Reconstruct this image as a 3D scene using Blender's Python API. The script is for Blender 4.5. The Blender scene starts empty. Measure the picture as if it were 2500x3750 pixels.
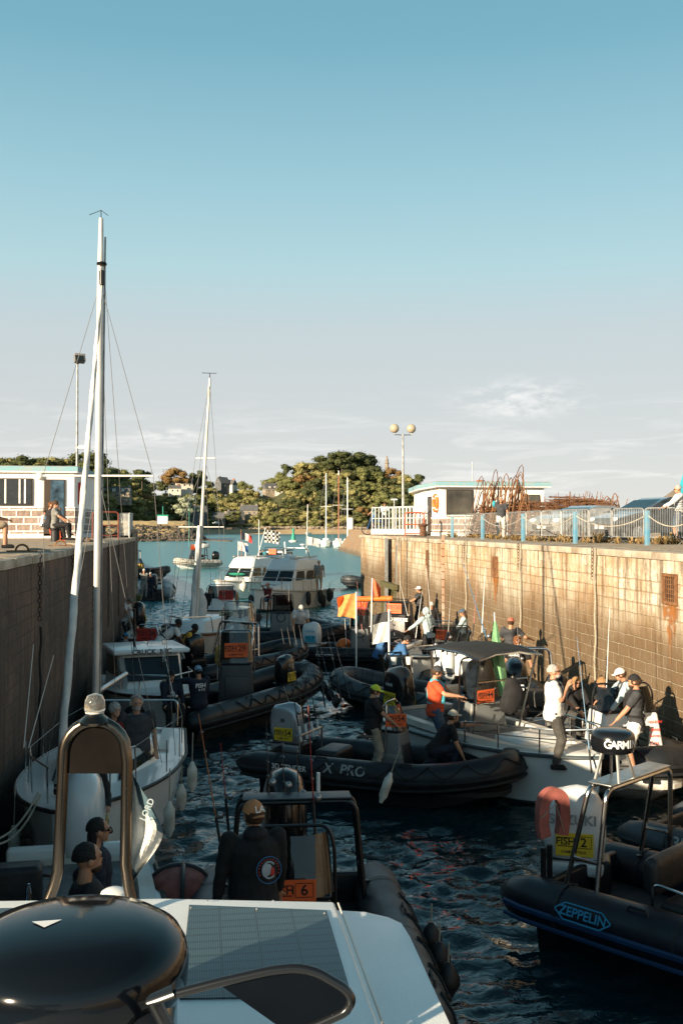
import bpy, bmesh, math, random
from math import sin, cos, pi, radians as R, atan2, sqrt, hypot
from mathutils import Vector, Matrix, Euler, noise
V = Vector
SC = bpy.context.scene
COL = SC.collection
# ---------------------------------------------------------------- camera, sky, sun, exposure
CAM_H = 4.9
YAW = math.atan(510/3646); PITCH = math.atan(50/3646)
cd = bpy.data.cameras.new('camera'); cam = bpy.data.objects.new('camera', cd); COL.objects.link(cam)
cam.location = (0, 0, CAM_H); cam.rotation_euler = (pi/2+PITCH, 0, -YAW)
cd.sensor_fit = 'VERTICAL'; cd.sensor_height = 36; cd.sensor_width = 24; cd.lens = 35
cd.clip_start = 0.1; cd.clip_end = 9000
SC.camera = cam
SC.view_settings.view_transform = 'Standard'; SC.view_settings.look = 'None'
SC.view_settings.exposure = 1.22; SC.view_settings.gamma = 1
SUN_AZ = R(50); SUN_EL = R(15.8)                       # behind the camera, to its left
TOSUN = V((-sin(SUN_AZ)*cos(SUN_EL), -cos(SUN_AZ)*cos(SUN_EL), sin(SUN_EL)))
w = bpy.data.worlds.new('World'); SC.world = w; w.use_nodes = True
nt = w.node_tree; N = nt.nodes; N.clear(); LK = nt.links
def wn(t, **k):
    n = N.new(t)
    for a, b in k.items(): setattr(n, a, b)
    return n
out = wn('ShaderNodeOutputWorld'); bg = wn('ShaderNodeBackground'); bg.inputs[1].default_value = 0.0625
sky = wn('ShaderNodeTexSky', sky_type='NISHITA', sun_disc=False, sun_elevation=SUN_EL, sun_rotation=R(230))
sky.altitude = 0; sky.air_density = 1.0; sky.dust_density = 1.2; sky.ozone_density = 1.6
tc = wn('ShaderNodeTexCoord'); sep = wn('ShaderNodeSeparateXYZ'); LK.new(tc.outputs['Generated'], sep.inputs[0])
rmp = wn('ShaderNodeValToRGB'); LK.new(sep.outputs[2], rmp.inputs[0])
cr = rmp.color_ramp
stops = [(0.0, (5.6, 5.55, 5.25)), (0.06, (5.0, 5.1, 5.05)), (0.13, (4.5, 4.75, 4.8)), (0.19, (4.15, 4.7, 4.85)), (0.25, (3.35, 4.85, 5.15)), (0.32, (2.55, 4.3, 4.9)), (0.44, (1.4, 3.2, 4.0)), (0.56, (1.15, 2.6, 3.3)), (0.75, (.38, .95, 1.3)), (1, (.22, .55, .85))]
while len(cr.elements) < len(stops): cr.elements.new(0.5)
for e, (p, c) in zip(cr.elements, stops): e.position = p; e.color = (c[0]/8, c[1]/8, c[2]/8, 1)
sc8 = wn('ShaderNodeVectorMath', operation='SCALE'); sc8.inputs[3].default_value = 8; LK.new(rmp.outputs[0], sc8.inputs[0])
mx = wn('ShaderNodeMix', data_type='RGBA'); mx.inputs[0].default_value = 0.92
LK.new(sky.outputs[0], mx.inputs[6]); LK.new(sc8.outputs[0], mx.inputs[7])
# thin cloud streaks low over the horizon
mp = wn('ShaderNodeMapping'); mp.inputs['Scale'].default_value = (3.2, 3.2, 26); LK.new(tc.outputs['Generated'], mp.inputs[0])
nz = wn('ShaderNodeTexNoise'); nz.inputs['Scale'].default_value = 3.1; nz.inputs['Detail'].default_value = 9; nz.inputs['Roughness'].default_value = .62; nz.inputs['Distortion'].default_value=.5; LK.new(mp.outputs[0], nz.inputs[0])
nr = wn('ShaderNodeMapRange'); nr.inputs[1].default_value = .5; nr.inputs[2].default_value = .72; LK.new(nz.outputs[0], nr.inputs[0])
er = wn('ShaderNodeMapRange', interpolation_type='SMOOTHSTEP'); er.inputs[1].default_value = .15; er.inputs[2].default_value = .045; LK.new(sep.outputs[2], er.inputs[0])
mu = wn('ShaderNodeMath', operation='MULTIPLY'); LK.new(nr.outputs[0], mu.inputs[0]); LK.new(er.outputs[0], mu.inputs[1])
# one brighter feathered cloud to the right of the lamp
def blob(px, py, sx, sz, k):
    d = V((sin(YAW+math.atan((px-1250)/3646)), cos(YAW+math.atan((px-1250)/3646)), (1925-py)/3646)).normalized()
    sb = wn('ShaderNodeVectorMath', operation='SUBTRACT'); sb.inputs[1].default_value = d; LK.new(tc.outputs['Generated'], sb.inputs[0])
    m_ = wn('ShaderNodeMapping'); m_.inputs['Rotation'].default_value = (0, R(14), 0); m_.inputs['Scale'].default_value = (1/sx, 1/sx*.3, 1/sz); LK.new(sb.outputs[0], m_.inputs[0])
    ln = wn('ShaderNodeVectorMath', operation='LENGTH'); LK.new(m_.outputs[0], ln.inputs[0])
    r_ = wn('ShaderNodeMapRange', interpolation_type='SMOOTHSTEP'); r_.inputs[1].default_value = 1; r_.inputs[2].default_value = .1; LK.new(ln.outputs['Value'], r_.inputs[0])
    nb = wn('ShaderNodeTexNoise'); nb.inputs['Scale'].default_value = 60; nb.inputs['Detail'].default_value = 8; nb.inputs['Roughness'].default_value=.65
    mb = wn('ShaderNodeMapping'); mb.inputs['Scale'].default_value = (.8, .8, 2.2); mb.inputs['Rotation'].default_value=(0,R(25),0); LK.new(tc.outputs['Generated'], mb.inputs[0]); LK.new(mb.outputs[0], nb.inputs[0])
    rb = wn('ShaderNodeMapRange'); rb.inputs[1].default_value = .42; rb.inputs[2].default_value = .7; LK.new(nb.outputs[0], rb.inputs[0])
    q = wn('ShaderNodeMath', operation='MULTIPLY'); LK.new(r_.outputs[0], q.inputs[0]); LK.new(rb.outputs[0], q.inputs[1])
    q2 = wn('ShaderNodeMath', operation='MULTIPLY'); q2.inputs[1].default_value = k; LK.new(q.outputs[0], q2.inputs[0])
    return q2
b1 = blob(1905, 1470, .085, .030, .62)
b2 = blob(620, 1600, .05, .012, .8)
ad = wn('ShaderNodeMath', operation='ADD', use_clamp=True); LK.new(b1.outputs[0], ad.inputs[0]); LK.new(b2.outputs[0], ad.inputs[1])
ms = wn('ShaderNodeMath', operation='MULTIPLY'); ms.inputs[1].default_value = .55; LK.new(mu.outputs[0], ms.inputs[0])
ad2 = wn('ShaderNodeMath', operation='ADD', use_clamp=True); LK.new(ad.outputs[0], ad2.inputs[0]); LK.new(ms.outputs[0], ad2.inputs[1])
mc = wn('ShaderNodeMix', data_type='RGBA'); mc.inputs[7].default_value = (7.6, 7.5, 7.3, 1)
LK.new(ad2.outputs[0], mc.inputs[0]); LK.new(mx.outputs[2], mc.inputs[6])
LK.new(mc.outputs[2], bg.inputs[0]); LK.new(bg.outputs[0], out.inputs[0])
sd = bpy.data.lights.new('sun', 'SUN'); sun = bpy.data.objects.new('sun', sd); COL.objects.link(sun)
sd.energy = 5.0; sd.angle = R(.55); sd.color = (1, .81, .57)
sun.rotation_euler = (-TOSUN).to_track_quat('-Z', 'Y').to_euler(); sun.location = (-20, -20, 30)

# ---------------------------------------------------------------- pixel -> place in the world (photo pixels 2500 x 3750)
def ray(px, py):
    d = V(((px-1250)/3646, 1, (1875-py)/3646)); d = Matrix.Rotation(PITCH, 3, 'X') @ d
    return Matrix.Rotation(-YAW, 3, 'Z') @ d
def G(px, py, z=0.0):
    d = ray(px, py); t = (z-CAM_H)/d.z; return V((d.x*t, d.y*t, z))
def GD(px, py, D):
    d = ray(px, py); return V((d.x*D, d.y*D, CAM_H+d.z*D))
def GY(px, Yv, z=0.0):
    d = ray(px, 1925); t = Yv/d.y; return V((d.x*t, Yv, z))

# ---------------------------------------------------------------- mesh builder
class M:
    def __init__(s): s.v = []; s.f = []; s.m = []; s.mi = 0
    def add(s, vs, fs):
        o = len(s.v); s.v += [tuple(a) for a in vs]; s.f += [tuple(i+o for i in f) for f in fs]; s.m += [s.mi]*len(fs); return s
    def mat(s, i): s.mi = i; return s
    def box(s, c, d, rz=0, rx=0, ry=0):
        h = V(d)/2; mt = Euler((rx, ry, rz)).to_matrix(); c = V(c)
        vs = [c+mt@V((x*h.x, y*h.y, z*h.z)) for z in (-1, 1) for x, y in ((-1, -1), (1, -1), (1, 1), (-1, 1))]
        return s.add(vs, [(3, 2, 1, 0), (4, 5, 6, 7), (0, 1, 5, 4), (1, 2, 6, 5), (2, 3, 7, 6), (3, 0, 4, 7)])
    def loft(s, rings, cap=True, closed=True):
        n = len(rings[0]); vs = [p for r in rings for p in r]; fs = []
        for i in range(len(rings)-1):
            for j in range(n if closed else n-1):
                a = i*n+j; b = i*n+(j+1) % n; fs.append((a, b, b+n, a+n))
        if cap: fs.append(tuple(range(n-1, -1, -1))); fs.append(tuple((len(rings)-1)*n+j for j in range(n)))
        return s.add(vs, fs)
    def rbox(s, c, d, r=.03, rz=0, rx=0, ry=0, top=(1, 1), shift=(0, 0), seg=3):
        """rounded box; top scales and shifts its upper end"""
        mt = Euler((rx, ry, rz)).to_matrix(); c = V(c); hx, hy, hz = d[0]/2, d[1]/2, d[2]/2; r = min(r, hx*.99, hy*.99, hz*.99)
        zs = []
        for k in range(seg+1):
            a = pi/2*k/seg; zs.append((-hz+r-r*cos(a), r-r*sin(a)))
        zs += [(-z, q) for z, q in reversed(zs)]
        rings = []
        for z, ins in zs:
            t = (z+hz)/(2*hz); kx = 1+(top[0]-1)*t; ky = 1+(top[1]-1)*t; ring = []
            for qx, qy, a0 in ((1, 1, 0), (-1, 1, pi/2), (-1, -1, pi), (1, -1, 3*pi/2)):
                for k in range(seg+1):
                    a = a0+pi/2*k/seg; rr = max(r-ins, 0.0004)
                    x = qx*(hx-r)+rr*cos(a); y = qy*(hy-r)+rr*sin(a)
                    ring.append(c+mt@V((x*kx+shift[0]*t, y*ky+shift[1]*t, z)))
            rings.append(ring)
        return s.loft(rings)
    def tube(s, pts, r, seg=7, cap=True, closed=False, flat=1.0):
        pts = [V(p) for p in pts]; n = len(pts); rs = r if isinstance(r, (list, tuple)) else [r]*n
        rings = []; up = None
        for i, p in enumerate(pts):
            if closed: t = pts[(i+1) % n]-pts[i-1]
            else: t = pts[min(i+1, n-1)]-pts[max(i-1, 0)]
            if t.length < 1e-9: t = V((0, 0, 1))
            t.normalize()
            if up is None:
                up = V((0, 0, 1)) if abs(t.z) < .9 else V((0, 1, 0))
            u = up-t*up.dot(t)
            if u.length < 1e-4: u = t.orthogonal()
            u.normalize(); up = u; b = t.cross(u)
            rings.append([p+(u*cos(2*pi*k/seg)*flat+b*sin(2*pi*k/seg))*rs[i] for k in range(seg)])
        if closed: rings.append(rings[0]); return s.loft(rings, cap=False)
        return s.loft(rings, cap=cap)
    def lathe(s, prof, c=(0, 0, 0), seg=16, mt=None):
        c = V(c); mt = mt or Matrix.Identity(3)
        return s.loft([[c+mt@V((max(r, .0005)*cos(2*pi*k/seg), max(r, .0005)*sin(2*pi*k/seg), z)) for k in range(seg)] for r, z in prof])
    def ell(s, c, r, seg=12, rings=8, mt=None, z0=-1, z1=1):
        c = V(c); mt = mt or Matrix.Identity(3); rr = []
        a0, a1 = math.asin(z0), math.asin(z1)
        for i in range(rings+1):
            a = a0+(a1-a0)*i/rings; k = max(cos(a), .004)
            rr.append([c+mt@V((r[0]*k*cos(2*pi*j/seg), r[1]*k*sin(2*pi*j/seg), r[2]*sin(a))) for j in range(seg)])
        return s.loft(rr)
    def prism(s, poly, z0, z1, mt=None, o=(0, 0, 0)):
        """outline (x,y) extruded z0..z1"""
        mt = mt or Matrix.Identity(3); o = V(o)
        return s.loft([[o+mt@V((x, y, z)) for x, y in poly] for z in (z0, z1)])
    def sheet(s, pts, th=.004):
        """flat or curved 4-sided grid rows -> thin double-sided slab (rows of points)"""
        rows = [[V(p) for p in r] for r in pts]; n = len(rows[0]); m = len(rows)
        nn = (rows[0][-1]-rows[0][0]).cross(rows[-1][0]-rows[0][0]); nn.normalize() if nn.length > 0 else None
        vs = [p for r in rows for p in r]+[p+nn*th for r in rows for p in r]; k = n*m; fs = []
        for i in range(m-1):
            for j in range(n-1):
                a = i*n+j; fs.append((a, a+n, a+n+1, a+1)); fs.append((a+k, a+1+k, a+n+1+k, a+n+k))
        bd = [j for j in range(n)]+[i*n+n-1 for i in range(1, m)]+[(m-1)*n+j for j in range(n-2, -1, -1)]+[i*n for i in range(m-2, 0, -1)]
        for i in range(len(bd)):
            a = bd[i]; b = bd[(i+1) % len(bd)]; fs.append((a, b, b+k, a+k))
        return s.add(vs, fs)
    def text(s, st, size, mt, o, align='CENTER', depth=0.0, bold=0):
        vs, fs = text_mesh(st, align, bold); o = V(o)
        return s.add([o+mt@V((x*size, y*size, depth)) for x, y in vs], fs)
    def build(s, name, mats, parent=None, smooth=True, ang=40, loc=None):
        me = bpy.data.meshes.new(name); me.from_pydata(s.v, [], s.f)
        mats = mats if isinstance(mats, (list, tuple)) else [mats]
        for m_ in mats: me.materials.append(m_)
        if len(mats) > 1:
            me.polygons.foreach_set('material_index', [min(i, len(mats)-1) for i in s.m])
        bm = bmesh.new(); bm.from_mesh(me); bmesh.ops.recalc_face_normals(bm, faces=bm.faces); bm.to_mesh(me); bm.free()
        if smooth:
            me.polygons.foreach_set('use_smooth', [True]*len(me.polygons)); me.set_sharp_from_angle(angle=R(ang))
        me.update()
        o = bpy.data.objects.new(name, me); COL.objects.link(o)
        if parent: o.parent = parent
        if loc is not None: o.location = loc
        return o
_TM = {}
def text_mesh(st, align, bold):
    k = (st, align, bold)
    if k not in _TM:
        c = bpy.data.curves.new('t', 'FONT'); c.body = st; c.align_x = align; c.align_y = 'CENTER'; c.size = 1.35; c.resolution_u = 3; c.offset = .028*bold
        o = bpy.data.objects.new('t', c); me = bpy.data.meshes.new_from_object(o)
        _TM[k] = ([(v.co.x, v.co.y) for v in me.vertices], [tuple(p.vertices) for p in me.polygons])
        bpy.data.objects.remove(o); bpy.data.curves.remove(c); bpy.data.meshes.remove(me)
    return _TM[k]
def tag(o, label=None, cat=None, group=None, kind=None):
    if label: o['label'] = label
    if cat: o['category'] = cat
    if group: o['group'] = group
    if kind: o['kind'] = kind
    return o
def thing(name, label, cat, loc=(0, 0, 0), rz=0, group=None, kind=None, rx=0, ry=0):
    o = bpy.data.objects.new(name, None); COL.objects.link(o); o.empty_display_size = .1
    o.location = loc; o.rotation_euler = (rx, ry, rz); return tag(o, label, cat, group, kind)
def copy_tree(o, parent=None, loc=None, rz=None, label=None):
    c = o.copy(); COL.objects.link(c); c.parent = parent
    if loc is not None: c.location = loc
    if rz is not None: c.rotation_euler = (0, 0, rz)
    if label: c['label'] = label
    for ch in KIDS.get(o.name, []) or [x for x in o.children]: copy_tree(ch, c)
    return c
KIDS = {}
def arc(c, r, a0, a1, n, ax='xz'):
    c = V(c); res = []
    for i in range(n+1):
        a = R(a0+(a1-a0)*i/n); u, v_ = r*cos(a), r*sin(a)
        res.append(c+(V((u, 0, v_)) if ax == 'xz' else V((u, v_, 0)) if ax == 'xy' else V((0, u, v_))))
    return res
def rnd_path(pts, r=.1, n=5):
    """polyline with rounded corners"""
    pts = [V(p) for p in pts]; o = [pts[0]]
    for i in range(1, len(pts)-1):
        a, b, c = pts[i-1], pts[i], pts[i+1]; d1 = (a-b); d2 = (c-b); q = min(r, d1.length*.48, d2.length*.48)
        p1 = b+d1.normalized()*q; p2 = b+d2.normalized()*q
        for k in range(n+1):
            t = k/n; o.append(p1*(1-t)**2+b*2*t*(1-t)+p2*t*t)
    return o+[pts[-1]]
def cat_line(a, b, sag, n=10):
    a, b = V(a), V(b); return [a.lerp(b, i/n)-V((0, 0, sag*4*(i/n)*(1-i/n))) for i in range(n+1)]

# ---------------------------------------------------------------- materials
MATS = {}
def mat(name, col, rough=.6, metal=0, spec=.5, coat=0, noise_amt=.12, nscale=6, bump=0, bscale=30, trans=0, ior=1.45, alpha=1, emis=None, tint=None, aniso=None, sheen=0):
    """principled material with mottled colour so no surface is dead flat"""
    if name in MATS: return MATS[name]
    m = bpy.data.materials.new(name); m.use_nodes = True; n = m.node_tree.nodes; l = m.node_tree.links; b = n['Principled BSDF']
    b.inputs['Roughness'].default_value = rough; b.inputs['Metallic'].default_value = metal; b.inputs['Specular IOR Level'].default_value = spec
    b.inputs['Coat Weight'].default_value = coat; b.inputs['Transmission Weight'].default_value = trans; b.inputs['IOR'].default_value = ior; b.inputs['Alpha'].default_value = alpha
    if sheen: b.inputs['Sheen Weight'].default_value = sheen
    t = n.new('ShaderNodeTexCoord')
    nz = n.new('ShaderNodeTexNoise'); nz.inputs['Scale'].default_value = nscale; nz.inputs['Detail'].default_value = 5; l.new(t.outputs['Object'], nz.inputs['Vector'])
    mx = n.new('ShaderNodeMix'); mx.data_type = 'RGBA'; c2 = tint or tuple(max(0, c*(1-noise_amt*2.2)) for c in col)
    c1 = tuple(min(1, c*(1+noise_amt*.6)) for c in col)
    mx.inputs[6].default_value = (*c1, 1); mx.inputs[7].default_value = (*c2[:3], 1)
    mr = n.new('ShaderNodeMapRange'); mr.inputs[1].default_value = .35; mr.inputs[2].default_value = .75; l.new(nz.outputs[0], mr.inputs[0]); l.new(mr.outputs[0], mx.inputs[0])
    l.new(mx.outputs[2], b.inputs['Base Color'])
    if rough > .05:
        rr = n.new('ShaderNodeMapRange'); rr.inputs[3].default_value = max(0, rough*.85); rr.inputs[4].default_value = min(1, rough*1.25+.02); l.new(nz.outputs[0], rr.inputs[0]); l.new(rr.outputs[0], b.inputs['Roughness'])
    if bump:
        n2 = n.new('ShaderNodeTexNoise'); n2.inputs['Scale'].default_value = bscale; n2.inputs['Detail'].default_value = 4; l.new(t.outputs['Object'], n2.inputs['Vector'])
        bp = n.new('ShaderNodeBump'); bp.inputs['Strength'].default_value = bump; bp.inputs['Distance'].default_value = .02; l.new(n2.outputs[0], bp.inputs['Height']); l.new(bp.outputs[0], b.inputs['Normal'])
    if emis: b.inputs['Emission Color'].default_value = (*emis[:3], 1); b.inputs['Emission Strength'].default_value = emis[3]
    MATS[name] = m; return m
def glass(name, col, rough=.02, a=.35):
    """thin tinted sheet: part clear, part glossy"""
    if name in MATS: return MATS[name]
    m = bpy.data.materials.new(name); m.use_nodes = True; n = m.node_tree.nodes; l = m.node_tree.links; n.clear()
    o = n.new('ShaderNodeOutputMaterial'); tr = n.new('ShaderNodeBsdfTransparent'); tr.inputs[0].default_value = (*col, 1)
    gl = n.new('ShaderNodeBsdfGlossy'); gl.inputs['Roughness'].default_value = rough; gl.inputs[0].default_value = (.9, .95, 1, 1)
    df = n.new('ShaderNodeBsdfDiffuse'); df.inputs[0].default_value = (.12, .13, .135, 1)
    t = n.new('ShaderNodeTexCoord'); nz = n.new('ShaderNodeTexNoise'); nz.inputs['Scale'].default_value = 5; nz.inputs['Detail'].default_value = 6; l.new(t.outputs['Object'], nz.inputs[0])
    mr = n.new('ShaderNodeMapRange'); mr.inputs[1].default_value = .4; mr.inputs[2].default_value = .8; mr.inputs[3].default_value = a*.08; mr.inputs[4].default_value = a*.35; l.new(nz.outputs[0], mr.inputs[0])
    m1 = n.new('ShaderNodeMixShader'); l.new(mr.outputs[0], m1.inputs[0]); l.new(tr.outputs[0], m1.inputs[1]); l.new(df.outputs[0], m1.inputs[2])
    fr = n.new('ShaderNodeFresnel'); fr.inputs[0].default_value = 1.5
    m2 = n.new('ShaderNodeMixShader'); l.new(fr.outputs[0], m2.inputs[0]); l.new(m1.outputs[0], m2.inputs[1]); l.new(gl.outputs[0], m2.inputs[2]); l.new(m2.outputs[0], o.inputs[0])
    MATS[name] = m; return m
WHITE = mat('gelcoat_white', (.74, .76, .75), .28, coat=.3, noise_amt=.05, nscale=1.5)
CREAM = mat('gelcoat_cream', (.60, .58, .53), .35, noise_amt=.08, nscale=2)
WSTAIN = mat('gelcoat_stained', (.62, .60, .56), .4, noise_amt=.16, nscale=1.3, tint=(.42, .38, .31))
TEAK = mat('varnished_wood', (.22, .10, .045), .4, noise_amt=.3, nscale=14)
BLACKP = mat('black_plastic', (.012, .012, .014), .35, noise_amt=.2)
BLACKG = mat('black_gloss', (.008, .009, .011), .2, coat=.25, noise_amt=.1, nscale=2)
RUB = mat('black_rubber', (.016, .018, .021), .5, noise_amt=.3, nscale=5)
HYP = mat('hypalon_black', (.011, .014, .018), .42, noise_amt=.28, nscale=3, bump=.12, bscale=60)
HYPN = mat('hypalon_navy', (.007, .010, .019), .40, noise_amt=.25, nscale=3, bump=.1, bscale=60)
HYPG = mat('hypalon_grey', (.05, .06, .07), .45, noise_amt=.22, nscale=3, bump=.12, bscale=60)
HYPL = mat('hypalon_light_grey', (.30, .31, .31), .45, noise_amt=.15, nscale=3)
HYPW = mat('hypalon_cream', (.50, .47, .42), .45, noise_amt=.12, nscale=3)
STEEL = mat('stainless_steel', (.55, .55, .54), .16, metal=1, noise_amt=.08, nscale=8)
ALU = mat('aluminium', (.50, .50, .49), .38, metal=1, noise_amt=.1, nscale=5)
GALV = mat('galvanised', (.34, .35, .35), .5, metal=.5, noise_amt=.2, nscale=7)
GREYC = mat('console_grey', (.15, .165, .17), .4, noise_amt=.1, nscale=2)
DGREYC = mat('console_dark_grey', (.028, .032, .037), .4, noise_amt=.15, nscale=2)
OUTW = mat('outboard_white', (.62, .65, .66), .22, coat=.5, noise_amt=.06, nscale=2)
OUTS = mat('outboard_silver', (.33, .37, .40), .25, metal=.4, coat=.4, noise_amt=.06, nscale=2)
SEAT = mat('seat_vinyl_black', (.02, .021, .023), .45, noise_amt=.2, bump=.3, bscale=18)
SEATG = mat('seat_vinyl_grey', (.12, .125, .125), .5, noise_amt=.15, bump=.3, bscale=18)
GLS = glass('clear_screen', (.84, .87, .87), a=.4)
GLT = glass('tinted_screen', (.30, .31, .32), a=.5)
GLD = mat('dark_window', (.012, .018, .02), .05, spec=.8, noise_amt=.3, nscale=1.5)
ORS = mat('sticker_orange', (.80, .13, .03), .45, noise_amt=.06)
YES = mat('sticker_yellow', (.72, .50, .03), .45, noise_amt=.06)
BLS = mat('sticker_blue', (.05, .42, .62), .45, noise_amt=.06)
INK = mat('black_ink', (.01, .01, .01), .5)
WINK = mat('white_ink', (.75, .76, .76), .5, noise_amt=.03)
RINK = mat('red_ink', (.6, .04, .03), .5)
ROPE = mat('rope_pale', (.42, .38, .30), .85, noise_amt=.25, nscale=60, bump=.6, bscale=120)
ROPED = mat('rope_dark', (.02, .02, .02), .8, noise_amt=.3, nscale=60)
CANV = mat('canvas_white', (.62, .62, .60), .8, noise_amt=.1, nscale=4, bump=.5, bscale=9)
ORNG = mat('orange_buoy', (.75, .16, .02), .5, noise_amt=.15)
REDB = mat('faded_red_foam', (.36, .11, .09), .75, noise_amt=.2, bump=.2)
FEND = mat('fender_white', (.62, .62, .58), .5, noise_amt=.18, nscale=5, tint=(.35, .32, .26))
# ================================================================ SETTING
QZ = 4.35; LX = -3.1; RX = 9.4; LEND = 47.3; REND = 60.3
def nodes_of(name):
    m = bpy.data.materials.new(name); m.use_nodes = True; n = m.node_tree.nodes; l = m.node_tree.links; return m, n, l, n['Principled BSDF']
def nd(n, l, t, ins=None, **k):
    x = n.new(t)
    for a, b in k.items(): setattr(x, a, b)
    for a, b in (ins or {}).items():
        if hasattr(b, 'is_linked') or isinstance(b, bpy.types.NodeSocket): l.new(b, x.inputs[a])
        else: x.inputs[a].default_value = b
    return x
def mixc(n, l, f, a, b, bt='MIX'):
    x = n.new('ShaderNodeMix'); x.data_type = 'RGBA'; x.blend_type = bt
    for i, q in ((0, f), (6, a), (7, b)):
        if isinstance(q, bpy.types.NodeSocket): l.new(q, x.inputs[i])
        elif isinstance(q, tuple): x.inputs[i].default_value = (*q, 1)
        else: x.inputs[i].default_value = q
    return x.outputs[2]
# ---- water
m, n, l, b = nodes_of('harbour_water')
tcw = nd(n, l, 'ShaderNodeTexCoord')
mp1 = nd(n, l, 'ShaderNodeMapping', {0: tcw.outputs['Object'], 'Scale': (1, 1.35, 1), 'Rotation': (0, 0, .3)})
n1 = nd(n, l, 'ShaderNodeTexNoise', {0: mp1.outputs[0], 'Scale': 1.5, 'Detail': 3, 'Roughness': .5, 'Distortion': .6})
n2 = nd(n, l, 'ShaderNodeTexNoise', {0: mp1.outputs[0], 'Scale': 4.6, 'Detail': 3, 'Roughness': .55, 'Distortion': .8})
n3 = nd(n, l, 'ShaderNodeTexNoise', {0: tcw.outputs['Object'], 'Scale': .035, 'Detail': 3})
a1 = nd(n, l, 'ShaderNodeMath', {0: n2.outputs[0], 1: .36}, operation='MULTIPLY')
a2 = nd(n, l, 'ShaderNodeMath', {0: n1.outputs[0], 1: a1.outputs[0]}, operation='ADD')
am = nd(n, l, 'ShaderNodeMapRange', {0: n3.outputs[0], 1: .35, 2: .65, 3: .75, 4: 1.0})
bp = nd(n, l, 'ShaderNodeBump', {'Strength': am.outputs[0], 'Distance': .05, 'Height': a2.outputs[0]})
l.new(bp.outputs[0], b.inputs['Normal'])
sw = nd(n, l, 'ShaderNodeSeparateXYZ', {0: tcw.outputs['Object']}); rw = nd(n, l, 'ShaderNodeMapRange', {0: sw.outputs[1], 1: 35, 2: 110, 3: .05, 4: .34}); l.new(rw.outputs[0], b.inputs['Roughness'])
rc = nd(n, l, 'ShaderNodeMapRange', {0: sw.outputs[1], 1: 40, 2: 66}, interpolation_type='SMOOTHSTEP'); l.new(mixc(n, l, rc.outputs[0], (.005, .021, .027), (.05, .20, .225)), b.inputs['Base Color'])  # shaded lock and sunlit bay are put into the base colour
b.inputs['IOR'].default_value = 1.46
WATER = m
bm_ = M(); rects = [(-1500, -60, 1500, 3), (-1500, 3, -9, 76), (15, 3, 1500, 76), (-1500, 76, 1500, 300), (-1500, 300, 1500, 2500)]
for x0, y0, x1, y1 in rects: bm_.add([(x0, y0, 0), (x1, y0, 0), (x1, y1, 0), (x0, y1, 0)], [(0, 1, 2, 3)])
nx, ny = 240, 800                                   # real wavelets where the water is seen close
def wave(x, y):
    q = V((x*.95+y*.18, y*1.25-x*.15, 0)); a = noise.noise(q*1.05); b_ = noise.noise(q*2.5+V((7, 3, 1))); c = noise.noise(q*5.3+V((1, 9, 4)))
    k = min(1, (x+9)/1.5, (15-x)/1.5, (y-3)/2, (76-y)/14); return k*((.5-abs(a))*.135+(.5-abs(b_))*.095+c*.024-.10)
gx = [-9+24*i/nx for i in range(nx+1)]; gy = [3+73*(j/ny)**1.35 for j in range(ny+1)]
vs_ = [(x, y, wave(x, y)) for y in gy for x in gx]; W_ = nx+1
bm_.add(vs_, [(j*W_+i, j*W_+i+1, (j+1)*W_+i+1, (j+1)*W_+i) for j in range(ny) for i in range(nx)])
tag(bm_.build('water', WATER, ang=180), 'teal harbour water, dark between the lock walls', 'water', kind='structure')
M().box((0, 600, -8), (3000, 3200, .2)).build('seabed', mat('seabed_mud', (.05, .05, .04), .9))['kind'] = 'structure'
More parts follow.
